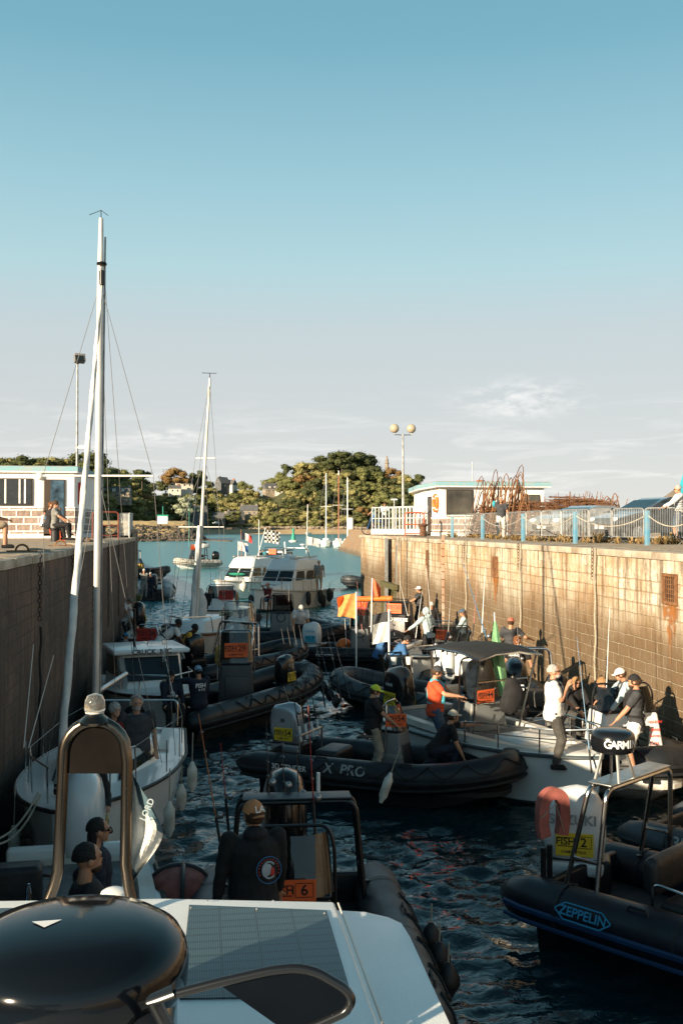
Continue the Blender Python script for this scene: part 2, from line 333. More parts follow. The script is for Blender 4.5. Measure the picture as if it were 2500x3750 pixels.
# ---- masonry
def masonry(name, base, alt, dark, mortar, row=.25, bw=.56, streak=.5, tide=(1.0, 2.2), cope=.42, warm=(.36, .17, .06)):
    m, n, l, b = nodes_of(name)
    t = nd(n, l, 'ShaderNodeTexCoord'); sp = nd(n, l, 'ShaderNodeSeparateXYZ', {0: t.outputs['Object']})
    nzw = nd(n, l, 'ShaderNodeTexNoise', {0: t.outputs['Object'], 'Scale': 2.3, 'Detail': 4})
    ws = nd(n, l, 'ShaderNodeVectorMath', {0: nzw.outputs['Color'], 3: .06}, operation='SCALE')
    xy = nd(n, l, 'ShaderNodeMath', {0: sp.outputs[0], 1: sp.outputs[1]}, operation='ADD')
    cv = nd(n, l, 'ShaderNodeCombineXYZ', {0: xy.outputs[0], 1: sp.outputs[2], 2: 0.0})
    cw = nd(n, l, 'ShaderNodeVectorMath', {0: cv.outputs[0], 1: ws.outputs[0]}, operation='ADD')
    def brick(rw, w_, off=.5, oy=0.0):
        mm = nd(n, l, 'ShaderNodeMapping', {0: cw.outputs[0], 'Location': (0, oy, 0)})
        q = nd(n, l, 'ShaderNodeTexBrick', {0: mm.outputs[0], 'Scale': 1, 'Mortar Size': .016, 'Mortar Smooth': .5, 'Bias': 0, 'Brick Width': w_, 'Row Height': rw})
        q.offset = off; q.offset_frequency = 2;  q.inputs['Color1'].default_value = (0, 0, 0, 1); q.inputs['Color2'].default_value = (1, 1, 1, 1); q.inputs['Mortar'].default_value = (.5, .5, .5, 1); return q
    B1 = brick(row, bw); B2 = brick(cope, .85, 0, -(QZ % cope) + .0)
    isc = nd(n, l, 'ShaderNodeMath', {0: sp.outputs[2], 1: QZ-cope-.015}, operation='GREATER_THAN')
    # two more brick grids of other lengths keep the courses from repeating
    col_id = mixc(n, l, isc.outputs[0], B1.outputs[0], B2.outputs[0])
    mort = nd(n, l, 'ShaderNodeMix', {0: isc.outputs[0], 2: B1.outputs[1], 3: B2.outputs[1]})
    mort = mort.outputs[0]
    big = nd(n, l, 'ShaderNodeTexNoise', {0: t.outputs['Object'], 'Scale': .55, 'Detail': 6, 'Roughness': .62})
    fine = nd(n, l, 'ShaderNodeTexNoise', {0: t.outputs['Object'], 'Scale': 9, 'Detail': 7, 'Roughness': .68})
    stm = nd(n, l, 'ShaderNodeMapping', {0: cv.outputs[0], 'Scale': (3.1, .22, 1)})
    st = nd(n, l, 'ShaderNodeTexNoise', {0: stm.outputs[0], 'Scale': 1.5, 'Detail': 7, 'Roughness': .66})
    c = mixc(n, l, col_id, base, alt)
    fr = nd(n, l, 'ShaderNodeMapRange', {0: fine.outputs[0], 1: .38, 2: .7}); c = mixc(n, l, fr.outputs[0], c, tuple(q*.55 for q in base))
    br_ = nd(n, l, 'ShaderNodeMapRange', {0: big.outputs[0], 1: .42, 2: .62}); k1 = nd(n, l, 'ShaderNodeMath', {0: br_.outputs[0], 1: .7}, operation='MULTIPLY'); c = mixc(n, l, k1.outputs[0], c, warm)
    sr = nd(n, l, 'ShaderNodeMapRange', {0: st.outputs[0], 1: .47, 2: .6}); k2 = nd(n, l, 'ShaderNodeMath', {0: sr.outputs[0], 1: streak}, operation='MULTIPLY'); c = mixc(n, l, k2.outputs[0], c, tuple(q*.22 for q in warm))
    # tide-darkened, weedy lower courses
    e1 = nd(n, l, 'ShaderNodeMath', {0: big.outputs[0], 1: 1.6}, operation='MULTIPLY'); e2 = nd(n, l, 'ShaderNodeMath', {0: sp.outputs[2], 1: e1.outputs[0]}, operation='SUBTRACT')
    e3 = nd(n, l, 'ShaderNodeMath', {0: fine.outputs[0], 1: .8}, operation='MULTIPLY_ADD'); l.new(e2.outputs[0], e3.inputs[2])
    td = nd(n, l, 'ShaderNodeMapRange', {0: e3.outputs[0], 1: tide[1]-.4, 2: tide[0]-.4}, interpolation_type='SMOOTHSTEP')
    tk = nd(n, l, 'ShaderNodeMath', {0: td.outputs[0], 1: .92}, operation='MULTIPLY'); c = mixc(n, l, tk.outputs[0], c, dark)
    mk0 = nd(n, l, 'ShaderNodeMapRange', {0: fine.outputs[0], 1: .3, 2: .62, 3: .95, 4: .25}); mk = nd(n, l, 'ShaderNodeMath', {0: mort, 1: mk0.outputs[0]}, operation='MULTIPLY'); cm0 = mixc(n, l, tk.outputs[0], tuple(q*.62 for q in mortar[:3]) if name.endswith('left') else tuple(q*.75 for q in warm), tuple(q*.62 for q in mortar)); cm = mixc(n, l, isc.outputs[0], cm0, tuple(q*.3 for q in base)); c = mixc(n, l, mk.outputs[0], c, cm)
    l.new(c, b.inputs['Base Color']); b.inputs['Roughness'].default_value = .85
    h1 = nd(n, l, 'ShaderNodeMath', {0: mort, 1: -1.0}, operation='MULTIPLY'); h2 = nd(n, l, 'ShaderNodeMath', {0: fine.outputs[0], 1: .8}, operation='MULTIPLY_ADD'); l.new(h1.outputs[0], h2.inputs[2])
    cs = nd(n, l, 'ShaderNodeSeparateColor', {0: col_id}); h3 = nd(n, l, 'ShaderNodeMath', {0: cs.outputs[0], 1: .5}, operation='MULTIPLY_ADD'); l.new(h2.outputs[0], h3.inputs[2])
    bp = nd(n, l, 'ShaderNodeBump', {'Strength': .9, 'Distance': .03, 'Height': h3.outputs[0]}); l.new(bp.outputs[0], b.inputs['Normal'])
    return m
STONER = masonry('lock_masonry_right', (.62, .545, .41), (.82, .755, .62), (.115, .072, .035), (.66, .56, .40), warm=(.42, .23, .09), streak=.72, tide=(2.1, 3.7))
STONEL = masonry('lock_masonry_left', (.075, .053, .038), (.125, .09, .066), (.014, .011, .009), (.15, .13, .11), warm=(.20, .11, .07), streak=.8, tide=(.3, 1.4))  # stone tone lowered, the wall's shade is put into its colour
# quay paving
def paving(name, a, b_, sc_=1.2):
    m, n, l, b = nodes_of(name); t = nd(n, l, 'ShaderNodeTexCoord')
    v = nd(n, l, 'ShaderNodeTexVoronoi', {0: t.outputs['Object'], 'Scale': 5}); nz = nd(n, l, 'ShaderNodeTexNoise', {0: t.outputs['Object'], 'Scale': sc_, 'Detail': 8, 'Roughness': .65})
    c = mixc(n, l, nz.outputs[0], a, b_); vr = nd(n, l, 'ShaderNodeMapRange', {0: v.outputs[0], 1: .2, 2: .7, 3: 0, 4: .4}); c = mixc(n, l, vr.outputs[0], c, tuple(q*.4 for q in a))
    l.new(c, b.inputs[0]); b.inputs['Roughness'].default_value = .9
    bp = nd(n, l, 'ShaderNodeBump', {'Strength': .8, 'Distance': .03, 'Height': v.outputs[0]}); bp.invert = True; l.new(bp.outputs[0], b.inputs['Normal']); return m
PAVE = paving('quay_setts', (.34, .26, .18), (.50, .40, .28)); COPE = mat('coping_stone', (.46, .40, .32), .9, noise_amt=.2, nscale=2, bump=.5, bscale=12, tint=(.25, .19, .13))
rs = random.Random(3)
def coping(x0, x1, y0, y1, name, lab, face):
    """top slabs, each slab slightly uneven; front edge chipped"""
    g = M(); y = y0
    while y < y1-.05:
        ln = rs.uniform(.75, 1.15); e = min(y+ln, y1); dz = rs.uniform(-.006, .006); fx = rs.uniform(0, .018)
        a, c_ = (x0, x1+fx) if face > 0 else (x0-fx, x1)
        g.rbox(((a+c_)/2, (y+e)/2, QZ-.08+dz), (c_-a, e-y-.012, .16), .018, seg=2); y = e
    return tag(g.build(name, COPE, ang=30), lab, 'coping')
# left quay
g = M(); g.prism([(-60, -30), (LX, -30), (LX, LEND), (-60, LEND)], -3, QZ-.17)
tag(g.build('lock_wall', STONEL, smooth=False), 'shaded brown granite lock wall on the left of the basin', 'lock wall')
g = M(); g.box((-30.6-LX*0-3.0+2.6-.0, (LEND-30)/2, QZ-.085+.004), (55.4+.0, LEND+30, .17))
tag(g.build('left_quay_ground', PAVE, smooth=False), kind='structure')
coping(LX-.85, LX+.02, -6, LEND, 'coping_stones', 'sunlit pale coping slabs along the left quay edge', 1)['group'] = 'coping slabs along the quay edges'
# right quay
nose = [(RX, REND-9.2), (RX-.05, REND-4), (RX-.02, REND-1.6), (RX+.15, REND-.7), (RX+.6, REND-.15), (RX+1.2, REND)]
g = M(); g.prism([(RX, -30), (90, -30), (90, REND+.0)]+[(x, y) for x, y in reversed(nose)]+[(RX+1.6, REND-9.2), (RX+1.6, REND-12.6), (RX, REND-12.6)], -3, QZ-.17)
tag(g.build('lock_wall', STONER, smooth=False), 'sunlit golden stone lock wall on the right with rust streaks', 'lock wall')
g = M(); g.prism([(RX+.85, -30), (90, -30), (90, REND), (RX+.85, REND)], QZ-.169, QZ+.004)
tag(g.build('right_quay_ground', PAVE, smooth=False), kind='structure')
coping(RX-.02, RX+.9, -6, REND-12.6, 'coping_stones', 'weathered coping slabs along the right quay edge', -1)['group'] = 'coping slabs along the quay edges'
coping(RX-.02, RX+.9, REND-9.2, REND-.9, 'coping_stones', 'coping slabs on the rounded wall end by the gate recess', -1)['group'] = 'coping slabs along the quay edges'
# land behind quays carried on to the shore
LANDM = paving('dry_ground', (.24, .20, .13), (.34, .28, .17), .3)
g = M(); g.prism([(90, -30), (500, -30), (500, 190), (60, 190), (30, 120), (16, REND+6), (RX+1.2, REND+.02), (90, REND)], -3, QZ-.1)
tag(g.build('right_bank_ground', LANDM, smooth=False), kind='structure')
g = M(); g.prism([(-500, -30), (-60, -30), (-60, LEND-.1), (-9, LEND+.02), (-13, 80), (-30, 200), (-500, 260)], -3, QZ-.1)
tag(g.build('left_bank_ground', LANDM, smooth=False), kind='structure')
# ---- right gate recess: steel gate leaf, column, timber beams, kerb of the bulge
DK = mat('gate_steel_dark', (.05, .05, .05), .6, noise_amt=.3, nscale=2, tint=(.09, .05, .03)); GT = mat('gate_steel_grey', (.16, .165, .16), .55, noise_amt=.35, nscale=1.6, tint=(.10, .07, .04)); ALG = mat('weedy_timber', (.085, .07, .035), .85, noise_amt=.35, nscale=3, tint=(.06, .08, .02), bump=.6)
t = thing('lock_gate', 'folded grey steel lock gate standing in the wall recess', 'lock gate', (RX+.5, REND-10.9, 0))
M().box((.75, 0, 2.2), (.4, 2.5, 4.4)).build('gate_leaf', DK, t, False)
g = M(); g.tube([(.15, .3, .4), (.15, .3, 3.9)], .34, 18); g.box((.1, -.6, 3.4), (.3, .45, .55)); g.build('heel_post', GT, t)
g = M()
for y in (-1.55, 1.55): M().box((-.42, y, 2.1), (.16, .1, 4.3)).build('guide_rail', GALV, t, False)
g = M(); g.box((-.75, -.8, 1.95), (.22, 3.6, .26)); g.build('walkway_beam', ALG, t, False)
g = M()
for y in (-2.5, .9): M().box((-.75, y, .6), (.1, .12, 2.4)).build('timber_strut', ALG, t, False)
M().box((-.72, -1.0, .7), (.08, .1, 2.5), rx=.6).build('timber_brace', ALG, t, False)
t = thing('lock_gate', 'dark steel gate pier at the far end of the left wall', 'lock gate', (LX-.55, LEND+.9, 0))
M().box((0, 0, 1.8), (.9, 1.7, 5.5)).build('gate_leaf', DK, t, False)
g = M(); g.box((.52, -.72, 2.3), (.14, .16, 4.66)); g.box((.5, .05, 4.68), (.3, 1.9, .1)); g.box((.52, .78, 2.3), (.14, .16, 4.66)); g.build('guide_frame', COPE, t, False)
M().box((.56, -.1, 1.5), (.5, 1.2, .25)).build('timber_fender', ALG, t, False)
# ---- harbour jetty beyond the nose
g = M(); g.loft([[(13.6+.0, 96, -1), (24, 96, -1), (24, 150, -1), (25.5, 150, -1)], [(15.8, 97, 4.3), (24, 97, 4.3), (24, 150, 4.3), (26.4, 150, 4.3)]])
JM = masonry('jetty_stone', (.30, .25, .18), (.36, .30, .22), (.11, .09, .06), (.22, .19, .14), row=.32, streak=.5, tide=(.2, 1.0))
# ---- rubble breakwater on the left
GRASS = mat('dry_grass', (.50, .36, .17), .95, noise_amt=.35, nscale=.25, tint=(.30, .22, .10), bump=.8, bscale=3)
ROCK = mat('breakwater_rock', (.11, .09, .07), .9, noise_amt=.35, nscale=.9, tint=(.045, .04, .035), bump=.7, bscale=2)
tipR = G(838, 1982); tipL = G(430, 1988)
A = G(100, 1987); Bt = G(760, 1980); 
def mound():
    g = M(); cols = 40; rows = []
    for i in range(cols+1):
        s_ = i/cols; base = A.lerp(Bt, s_); h = 7.0*(1-max(0, (s_-.86)/.14)**1.6); h = max(h, .1)
        prof = [(-3, -.6), (3, .45*h), (9, .78*h), (14, .86*h), (30, .90*h), (60, h*.95), (75, -1)]
        rows.append([(base.x+noise.noise(V((i*.7, 0, 0)))*1.0, base.y+d*.9, z+noise.noise(V((i*.9, d*.1, 3)))*.3) for d, z in prof])
    g.loft(rows, cap=False, closed=False); return g
tag(mound().build('breakwater_ground', GRASS, ang=80), kind='structure')
g = M()
for k in range(1500):
    s_ = rs.uniform(0, 1); base = A.lerp(Bt, s_); h = 7.0*(1-max(0, (s_-.86)/.14)**1.6); u = rs.uniform(0, 1)
    d = -3+u*11.0; z = (-.6+u*h*.74); sz = rs.uniform(.45, 1.15)
    c = V((base.x+rs.uniform(-.5, .5), base.y+d*.9-.5, max(z, -.2))); e = Euler((rs.uniform(0, 3), rs.uniform(0, 3), rs.uniform(0, 3))).to_matrix()
    vs = []
    for x in (-1, 1):
        for y in (-1, 1):
            for zz in (-1, 1): vs.append(c+e@V((x*sz*rs.uniform(.45, .8), y*sz*rs.uniform(.4, .7), zz*sz*rs.uniform(.3, .5))))
    g.add(vs, [(0, 1, 3, 2), (4, 6, 7, 5), (0, 4, 5, 1), (2, 3, 7, 6), (0, 2, 6, 4), (1, 5, 7, 3)])
for k in range(60):
    c = Bt.lerp(G(842, 1983), rs.uniform(0, 1)**1.2)+V((0, rs.uniform(-2, 2), .0)); sz = rs.uniform(.4, .9); g.ell(c, (sz*1.3, sz, sz*.5), 6, 4)
tag(g.build('breakwater_rocks', ROCK, smooth=False), 'dark boulders heaped on the flank of the breakwater', 'rocks', kind='stuff')
# ---- jetty object
def jetty():
    g = M(); p = [G(1262, 2020-2, 0), G(1310, 2030, 0)]
    a = GY(1262+4, 190, 0); c = GY(1312, 150, 0)
    base = [(a.x-1.5, 196), (a.x+40, 196), (a.x+40, 148), (c.x, 148)]
    top = [(a.x+1.8, 194), (a.x+40, 194), (a.x+40, 150), (c.x+2.4, 150)]
    g.loft([[(x, y, -1) for x, y in base], [(x, y, 4.2) for x, y in top]])
    return g
t = thing('stone_jetty', 'battered stone jetty end beyond the right lock wall', 'jetty'); jetty().build('masonry', JM, t, False)
g = M(); c = GY(1283, 190, 4.2); g.rbox((c.x, 190, 5.3), (1.0, .35, 2.3), .3); g.build('white_marker_board', mat('marker_white', (.75, .72, .66), .7), t)
# ================================================================ FAR SHORE
HILLG = mat('hill_undergrowth', (.075, .075, .028), .95, noise_amt=.35, nscale=.05, tint=(.04, .05, .02), bump=1, bscale=.6)
SAND = mat('beach_sand', (.50, .36, .20), .95, noise_amt=.2, nscale=.08, tint=(.36, .25, .14))
def lerpt(tab, x):
    if x <= tab[0][0]: return tab[0][1]
    for (a, b), (c, d) in zip(tab, tab[1:]):
        if x <= c: return b+(d-b)*(x-a)/(c-a)
    return tab[-1][1]
# bare-ground skyline (photo x -> photo y) at the ridge, trees stand on it
RIDGE = [(-200, 1745), (0, 1742), (180, 1738), (300, 1760), (450, 1790), (560, 1815), (700, 1820), (850, 1812), (960, 1818), (1010, 1800), (1080, 1765), (1180, 1735), (1290, 1722), (1370, 1735), (1440, 1760), (1520, 1790), (1600, 1860), (1720, 1912), (2700, 1915)]
SH = 610.0
def ridgeD(px): return lerpt([(-200, 480), (300, 520), (600, 760), (900, 800), (1100, 720), (1500, 720), (2700, 800)], px)
def shoreD(px): return lerpt([(-200, 330), (300, 400), (480, 520), (600, SH), (2700, SH)], px)
def hill_pt(px, s_):
    """s 0 shore .. 1 ridge"""
    D0 = shoreD(px); D1 = ridgeD(px); D = D0+(D1-D0)*s_; yr = lerpt(RIDGE, px); h1 = CAM_H+(1925-yr)/3646*D1
    z = 1.6+(h1-1.6)*(.14*min(1, s_*12)*0+s_**.85); p = GD(px, 1925, D); return V((p.x, p.y, z))
g = M(); rows = []
for i in range(60):
    px = -260+i*50; row = []
    for j in range(13):
        s_ = j/12*1.0; p = hill_pt(px, s_); p.z += noise.noise(p*.02)*3*min(1, s_*4); row.append(p)
    q = row[-1]; d = (q-V((0, 0, q.z))).normalized(); row += [q+d*60+V((0, 0, -4)), q+d*400-V((0, 0, q.z+2))]
    q = row[0]; d = (q-V((0, 0, q.z))).normalized(); row = [q-d*14-V((0, 0, 3.2))]+row
    rows.append(row)
g.loft(rows, cap=False, closed=False)
tag(g.build('hill', HILLG, ang=80), kind='structure')
g = M(); rows = []
for i in range(60):
    px = 420+i*40; c = GD(px, 1925, shoreD(px)); d = V((c.x, c.y, 0)).normalized()
    rows.append([(c.x-d.x*a, c.y-d.y*a, z) for a, z in ((40, -.3), (30, .15), (12, 1.3), (2, 2.6), (-6, 3.0), (-7, -1))])
g.loft(rows, cap=False, closed=False); tag(g.build('beach', SAND, ang=80), kind='structure')
# shoreline rocks / sea wall
rs = random.Random(11); g = M()
for k in range(420):
    px = 960+rs.uniform(0, 1)**1.0*380; c = GD(px, 1925, shoreD(px)+rs.uniform(1, 5)); g.ell((c.x, c.y, 3.0+rs.uniform(0, 1.0)), (rs.uniform(.7, 1.5), .9, rs.uniform(.5, .9)), 6, 4)
for k in range(260):
    px = 560+rs.uniform(0, 1)*400; c = GD(px, 1925, shoreD(px)+rs.uniform(1, 4)); g.ell((c.x, c.y, 2.9+rs.uniform(0, .5)), (rs.uniform(.6, 1.2), .9, rs.uniform(.3, .6)), 6, 4)
tag(g.build('shore_rocks', mat('shore_rock', (.26, .22, .17), .9, noise_amt=.3, nscale=.5), smooth=False), 'grey rocks along the top of the far beach', 'rocks', kind='stuff')
# ---------------------------------------------------------------- trees
def leafm(name, a, b_): return mat(name, a, .75, noise_amt=.3, nscale=.45, tint=b_, spec=.25)
LEAF = [leafm('leaf_dark_evergreen', (.065, .075, .03), (.028, .036, .014)), leafm('leaf_mid_green', (.13, .135, .048), (.055, .065, .022)),
        leafm('leaf_olive', (.22, .20, .08), (.10, .10, .035)), leafm('leaf_autumn_brown', (.17, .105, .04), (.09, .055, .02)), leafm('leaf_silver', (.26, .28, .20), (.14, .16, .10))]
BARK = mat('bark', (.10, .075, .05), .9, noise_amt=.3, nscale=2)
def crown_mesh(seed, kind):
    r = random.Random(seed); g = M()
    nl = {'round': 15, 'pine': 11, 'wide': 17, 'small': 9}[kind]
    for k in range(nl):
        a = r.uniform(0, 2*pi)
        if kind == 'pine': h = r.uniform(.58, 1.0); rad = (.36-.16*(h-.58)/.42)*r.uniform(.3, 1)
        elif kind == 'wide': h = r.uniform(.3, .88); rad = .52*r.uniform(.3, 1)*sqrt(max(.15, 1-((h-.5)/.5)**2))
        else: h = r.uniform(.22, .88); rad = .40*r.uniform(.2, 1)*sqrt(max(.12, 1-((h-.52)/.5)**2))
        c = V((rad*cos(a), rad*sin(a), h)); s_ = r.uniform(.12, .2)*(1.15 if kind == 'wide' else 1)
        # lumpy clump core
        sx = s_*r.uniform(.85, 1.2)
        seg, rg = 7, 4; rr = []
        for i in range(rg+1):
            el = -pi/2+pi*i/rg; rr.append([c+V((sx*max(cos(el), .02)*cos(2*pi*j/seg+k), sx*max(cos(el), .02)*sin(2*pi*j/seg+k), s_*.75*sin(el)))*r.uniform(.8, 1.1)-V((0, 0, 0))*0 if False else c+V((sx*max(cos(el), .02)*cos(2*pi*j/seg+k), sx*max(cos(el), .02)*sin(2*pi*j/seg+k), s_*.75*sin(el)))*r.uniform(.72, .98) for j in range(seg)])
        g.loft(rr)
        for q in range(62):
            d = V((r.gauss(0, 1), r.gauss(0, 1), r.gauss(0, 1)+.2)).normalized(); p = c+V((d.x*sx, d.y*sx, d.z*s_*.8))*r.uniform(.85, 1.28)
            n_ = (d+V((r.uniform(-.7, .7), r.uniform(-.7, .7), r.uniform(-.4, .9)))).normalized(); u = n_.orthogonal().normalized(); u = Matrix.Rotation(r.uniform(0, 6), 3, n_) @ u; w_ = n_.cross(u); e = r.uniform(.012, .040)
            g.add([p+u*e, p+w_*e*.8, p-u*e*.9, p-w_*e], [(0, 1, 2, 3)])
    return g
CR = {}
for i, (kd, mi) in enumerate([('round', 0), ('round', 1), ('wide', 1), ('pine', 0), ('round', 2), ('wide', 0), ('wide', 3), ('round', 4), ('small', 2), ('wide', 2), ('pine', 1), ('small', 3)]):
    g = crown_mesh(100+i, kd); me_o = g.build('crown', LEAF[mi], smooth=False); CR[i] = (me_o.data, kd, mi); bpy.data.objects.remove(me_o)
tg = M(); tg.tube([(0, 0, -.08), (.01, 0, .25), (-.01, .01, .5), (.02, 0, .72)], [.028, .02, .015, .006], 6)
for a in range(5): tg.tube([(0, 0, .35+.05*a), (.16*cos(a*1.3), .16*sin(a*1.3), .56+.05*a)], [.012, .004], 5)
to = tg.build('trunk', BARK); TR = to.data; bpy.data.objects.remove(to)
LAB = {('round', 0): 'dark rounded evergreen tree in the wood on the far hillside', ('round', 1): 'mid green rounded tree in the wood on the far hillside', ('wide', 1): 'broad mid green tree in the wood on the far hillside',
       ('pine', 0): 'dark flat topped pine standing on the far hillside', ('round', 2): 'sunlit olive green tree in the wood on the far hillside', ('wide', 0): 'broad dark evergreen tree in the wood on the far hillside',
       ('wide', 3): 'brown leaved autumn tree on the far hillside', ('round', 4): 'pale silvery round tree low on the far hillside', ('small', 2): 'small olive bush low on the far hillside', ('wide', 2): 'broad olive green tree in the wood on the far hillside',
       ('pine', 1): 'mid green open topped pine standing on the far hillside', ('small', 3): 'small brown bush low on the far hillside'}
def tree(i, p, h, wd=1.0, label=None, rz=0):
    me, kd, mi = CR[i]; t = thing('pine_tree' if kd == 'pine' else 'bush' if kd == 'small' else 'broadleaf_tree', label or LAB[(kd, mi)], 'bush' if kd == 'small' else 'tree', p, rz)
    if not label: t['group'] = LAB[(kd, mi)].replace('tree', 'trees').replace(' bush', ' bushes').replace(' pine ', ' pines ')
    t.scale = (h*wd, h*wd, h)
    c = bpy.data.objects.new('crown', me); COL.objects.link(c); c.parent = t
    c = bpy.data.objects.new('trunk', TR); COL.objects.link(c); c.parent = t
rs = random.Random(5)
HOUSES = [(270+150, 1812), (672, 1770), (815, 1775), (975, 1790), (895, 1875), (745, 1870), (1020, 1800)]
def near_house(px, py, rx=38, ry=26): return any(abs(px-a) < rx and -ry*.3 < py-b < ry*1.9 for a, b in HOUSES)
cnt = 0
pts = []
for row in range(9):
    s_ = 1-row/8.6; n_ = 46
    for k in range(n_):
        px = -60+k*36+rs.uniform(-16, 16)+(row % 2)*18
        if px > 1640: continue
        pts.append((s_+rs.uniform(-.05, .03), px))
rs.shuffle(pts)
for s_, px in pts:
    s_ = min(max(s_, .03), 1)
    if cnt > 250: break
    hh = 1925-lerpt(RIDGE, px)
    p = hill_pt(px, s_); py = 1925-(p.z-CAM_H)/p.y*3646
    steps = 8.6*(hh/190.0)                        # low hills get fewer rows
    if rs.random() > min(1, hh/175+.25) : continue
    h = rs.uniform(9, 14)*(.8 if s_ < .2 else 1)*(1.0 if p.y > 550 else .82)
    if px > 1400 and s_ > .8: h *= .7
    if near_house(px, py-h/p.y*3646*.5): h *= .33
    if 1385 < px < 1450 and s_ > .75: h *= .45
    i = rs.choice([0, 0, 1, 1, 1, 2, 2, 4, 4, 4, 9, 5, 9, 10, 3]) if s_ < .85 else rs.choice([0, 5, 3, 3, 2, 1])
    if rs.random() < .04: i = 6
    tree(i, p-V((0, 0, .6)), h, rs.uniform(1.05, 1.5), rz=rs.uniform(0, 6)); cnt += 1
for k in range(17):
    px = -60+k*36; tree(rs.choice([0, 5, 1, 9, 0]), hill_pt(px, .97)-V((0, 0, 1)), rs.uniform(9, 12), 1.5, rz=k)
# named single trees that break the skyline
for px, D, yb, h, i, wd, lab in [(1047, 690, 1765, 12, 3, .9, 'lone dark pine on the skyline left of the wooded hill'), (640, 700, 1790, 15, 6, 1.25, 'big brown autumn tree beside the hilltop houses'),
        (722, 720, 1800, 15, 5, .9, 'dark conical tree between the hilltop houses'), (735, 720, 1770, 9, 3, .9, 'small pine crown above the dark conical tree'), (1535, 600, 1790, 8.5, 3, 1.1, 'lone umbrella pine just left of the white building'), (688, 500, 1898, 11, 7, 1.25, 'pale silvery tree near the shore behind the breakwater'),
        (860, 585, 1915, 7, 1, 1.6, 'round green tree in front of the grey stone house'), (1200, 700, 1740, 15, 5, 1.5, 'tallest dark tree left of the hilltop'), (1290, 710, 1735, 16, 5, 1.6, 'broad dark tree crowning the hilltop'), (1345, 710, 1740, 15, 0, 1.3, 'dark tree right of the broad hilltop crown'),
        (1250, 690, 1735, 16, 0, 1.4, 'dark tree left of the broad hilltop crown'), (1120, 690, 1765, 14, 9, 1.4, 'sunlit flat topped tree on the left slope of the hill'), (1430, 700, 1775, 12, 6, 1.3, 'brown tree just below the stone monument'), (330, 420, 1765, 13, 0, 1.5, 'dark tree behind the left mast'), (520, 430, 1790, 8, 3, 1.5, 'dark pine left of the brown autumn tree')]:
    p = GD(px, yb, D); tree(i, p, h, wd, lab)
# the closed canopy between the single trees
CRL = [crown_mesh(300+i, 'small') for i in range(3)]; g = M(); rw = random.Random(77)
for k in range(230):
    px = rw.uniform(-80, 1560); s_ = rw.uniform(.02, .97); hh = 1925-lerpt(RIDGE, px); p = hill_pt(px, s_); py = 1925-(p.z-CAM_H)/p.y*3646
    if near_house(px, py-14): continue
    h = rw.uniform(7, 10.5)*(1 if p.y > 550 else .8); wd = rw.uniform(1.3, 2.0); c = CRL[k % 3]; a = rw.uniform(0, 6); ca, sa = cos(a)*h*wd, sin(a)*h*wd; g.mi = [0, 1, 1, 2, 2][k % 5]
    g.add([(p.x+x*ca-y*sa, p.y+x*sa+y*ca, p.z+z*h-h*.32) for x, y, z in c.v], c.f)
tag(g.build('woodland', [LEAF[0], LEAF[1], LEAF[2]], smooth=False), 'closed woodland canopy covering the far hillside between the single trees', 'wood', kind='stuff')
# ---------------------------------------------------------------- houses & monument
SLATE = mat('slate_roof', (.11, .115, .12), .7, noise_amt=.25, nscale=1); HST = mat('granite_wall', (.27, .23, .18), .9, noise_amt=.25, nscale=.8); HWH = mat('white_render', (.62, .58, .50), .8, noise_amt=.08, nscale=.5)
HRED = mat('brick_red', (.35, .14, .08), .85, noise_amt=.2); PANE = mat('window_pane', (.03, .035, .04), .1)
def house(px, py, D, wd, hh, rh, wall, lab, rz=0, ch=(-.4, .42), dep=7, nw=3, dorm=0):
    p = GD(px, py, D); t = thing('house', lab, 'house', p, rz)
    M().prism([(-wd/2, -dep/2), (wd/2, -dep/2), (wd/2, dep/2), (-wd/2, dep/2)], -4, hh).build('wall', wall, t, False)
    g = M(); g.loft([[(x, -dep/2-.3, hh-.1), (x, 0, hh+rh), (x, dep/2+.3, hh-.1)] for x in (-wd/2-.3, wd/2+.3)]); rf = g.build('roof', SLATE, t, False)
    for c in ch:
        M().box((c*wd, 0, hh+rh*.9), (1.3, .9, 2.4)).build('chimney', HRED if wall is HWH else HST, rf, False)
    for k in range(dorm):
        x = (k-(dorm-1)/2)*wd/(dorm+.5); M().box((x, -dep/2+.9, hh+.8), (1.5, 1.6, 1.9)).build('dormer', HWH, rf, False)
    for k in range(nw):
        x = (k-(nw-1)/2)*wd/(nw+.3)
        wi = M().box((x, -dep/2-.02, hh-1.5), (1.1, .12, 1.5)).build('window', HWH, t, False); M().box((x, -dep/2-.07, hh-1.5), (.85, .1, 1.25)).build('pane', PANE, wi, False)
house(672, 1795, 700, 12, 5, 3.6, HWH, 'white villa with red chimneys on the left ridge', .2, (-.35, .05, .4), dorm=2)
house(640, 1803, 690, 8, 2.6, 2.4, HWH, 'low white annex beside the ridge villa', .1, (.3,), nw=2)
house(422, 1822, 520, 16, 2.8, 2.8, HST, 'long stone farmhouse with dormers on the left slope', -.1, (-.46, .46), dorm=3, nw=4)
house(815, 1790, 760, 9, 4.2, 4.8, SLATE, 'gabled slate house on the middle of the ridge', .7, (-.3,), nw=1)
house(838, 1792, 765, 11, 3.4, 4.0, HWH, 'white gabled house on the middle of the ridge', -.6, (.4,), nw=2)
house(993, 1808, 740, 11, 3.6, 4.4, HST, 'dark roofed house on the ridge left of the wooded hill', .3, (-.4, .42), dorm=2)
house(1030, 1808, 735, 8, 2.4, 2.6, HWH, 'low cream house on the ridge left of the wooded hill', .1, (.3,), nw=2)
house(912, 1905, 640, 11, 6.2, 3.6, HST, 'tall grey stone house with chimneys by the far shore', -.05, (-.42, .42), nw=3)
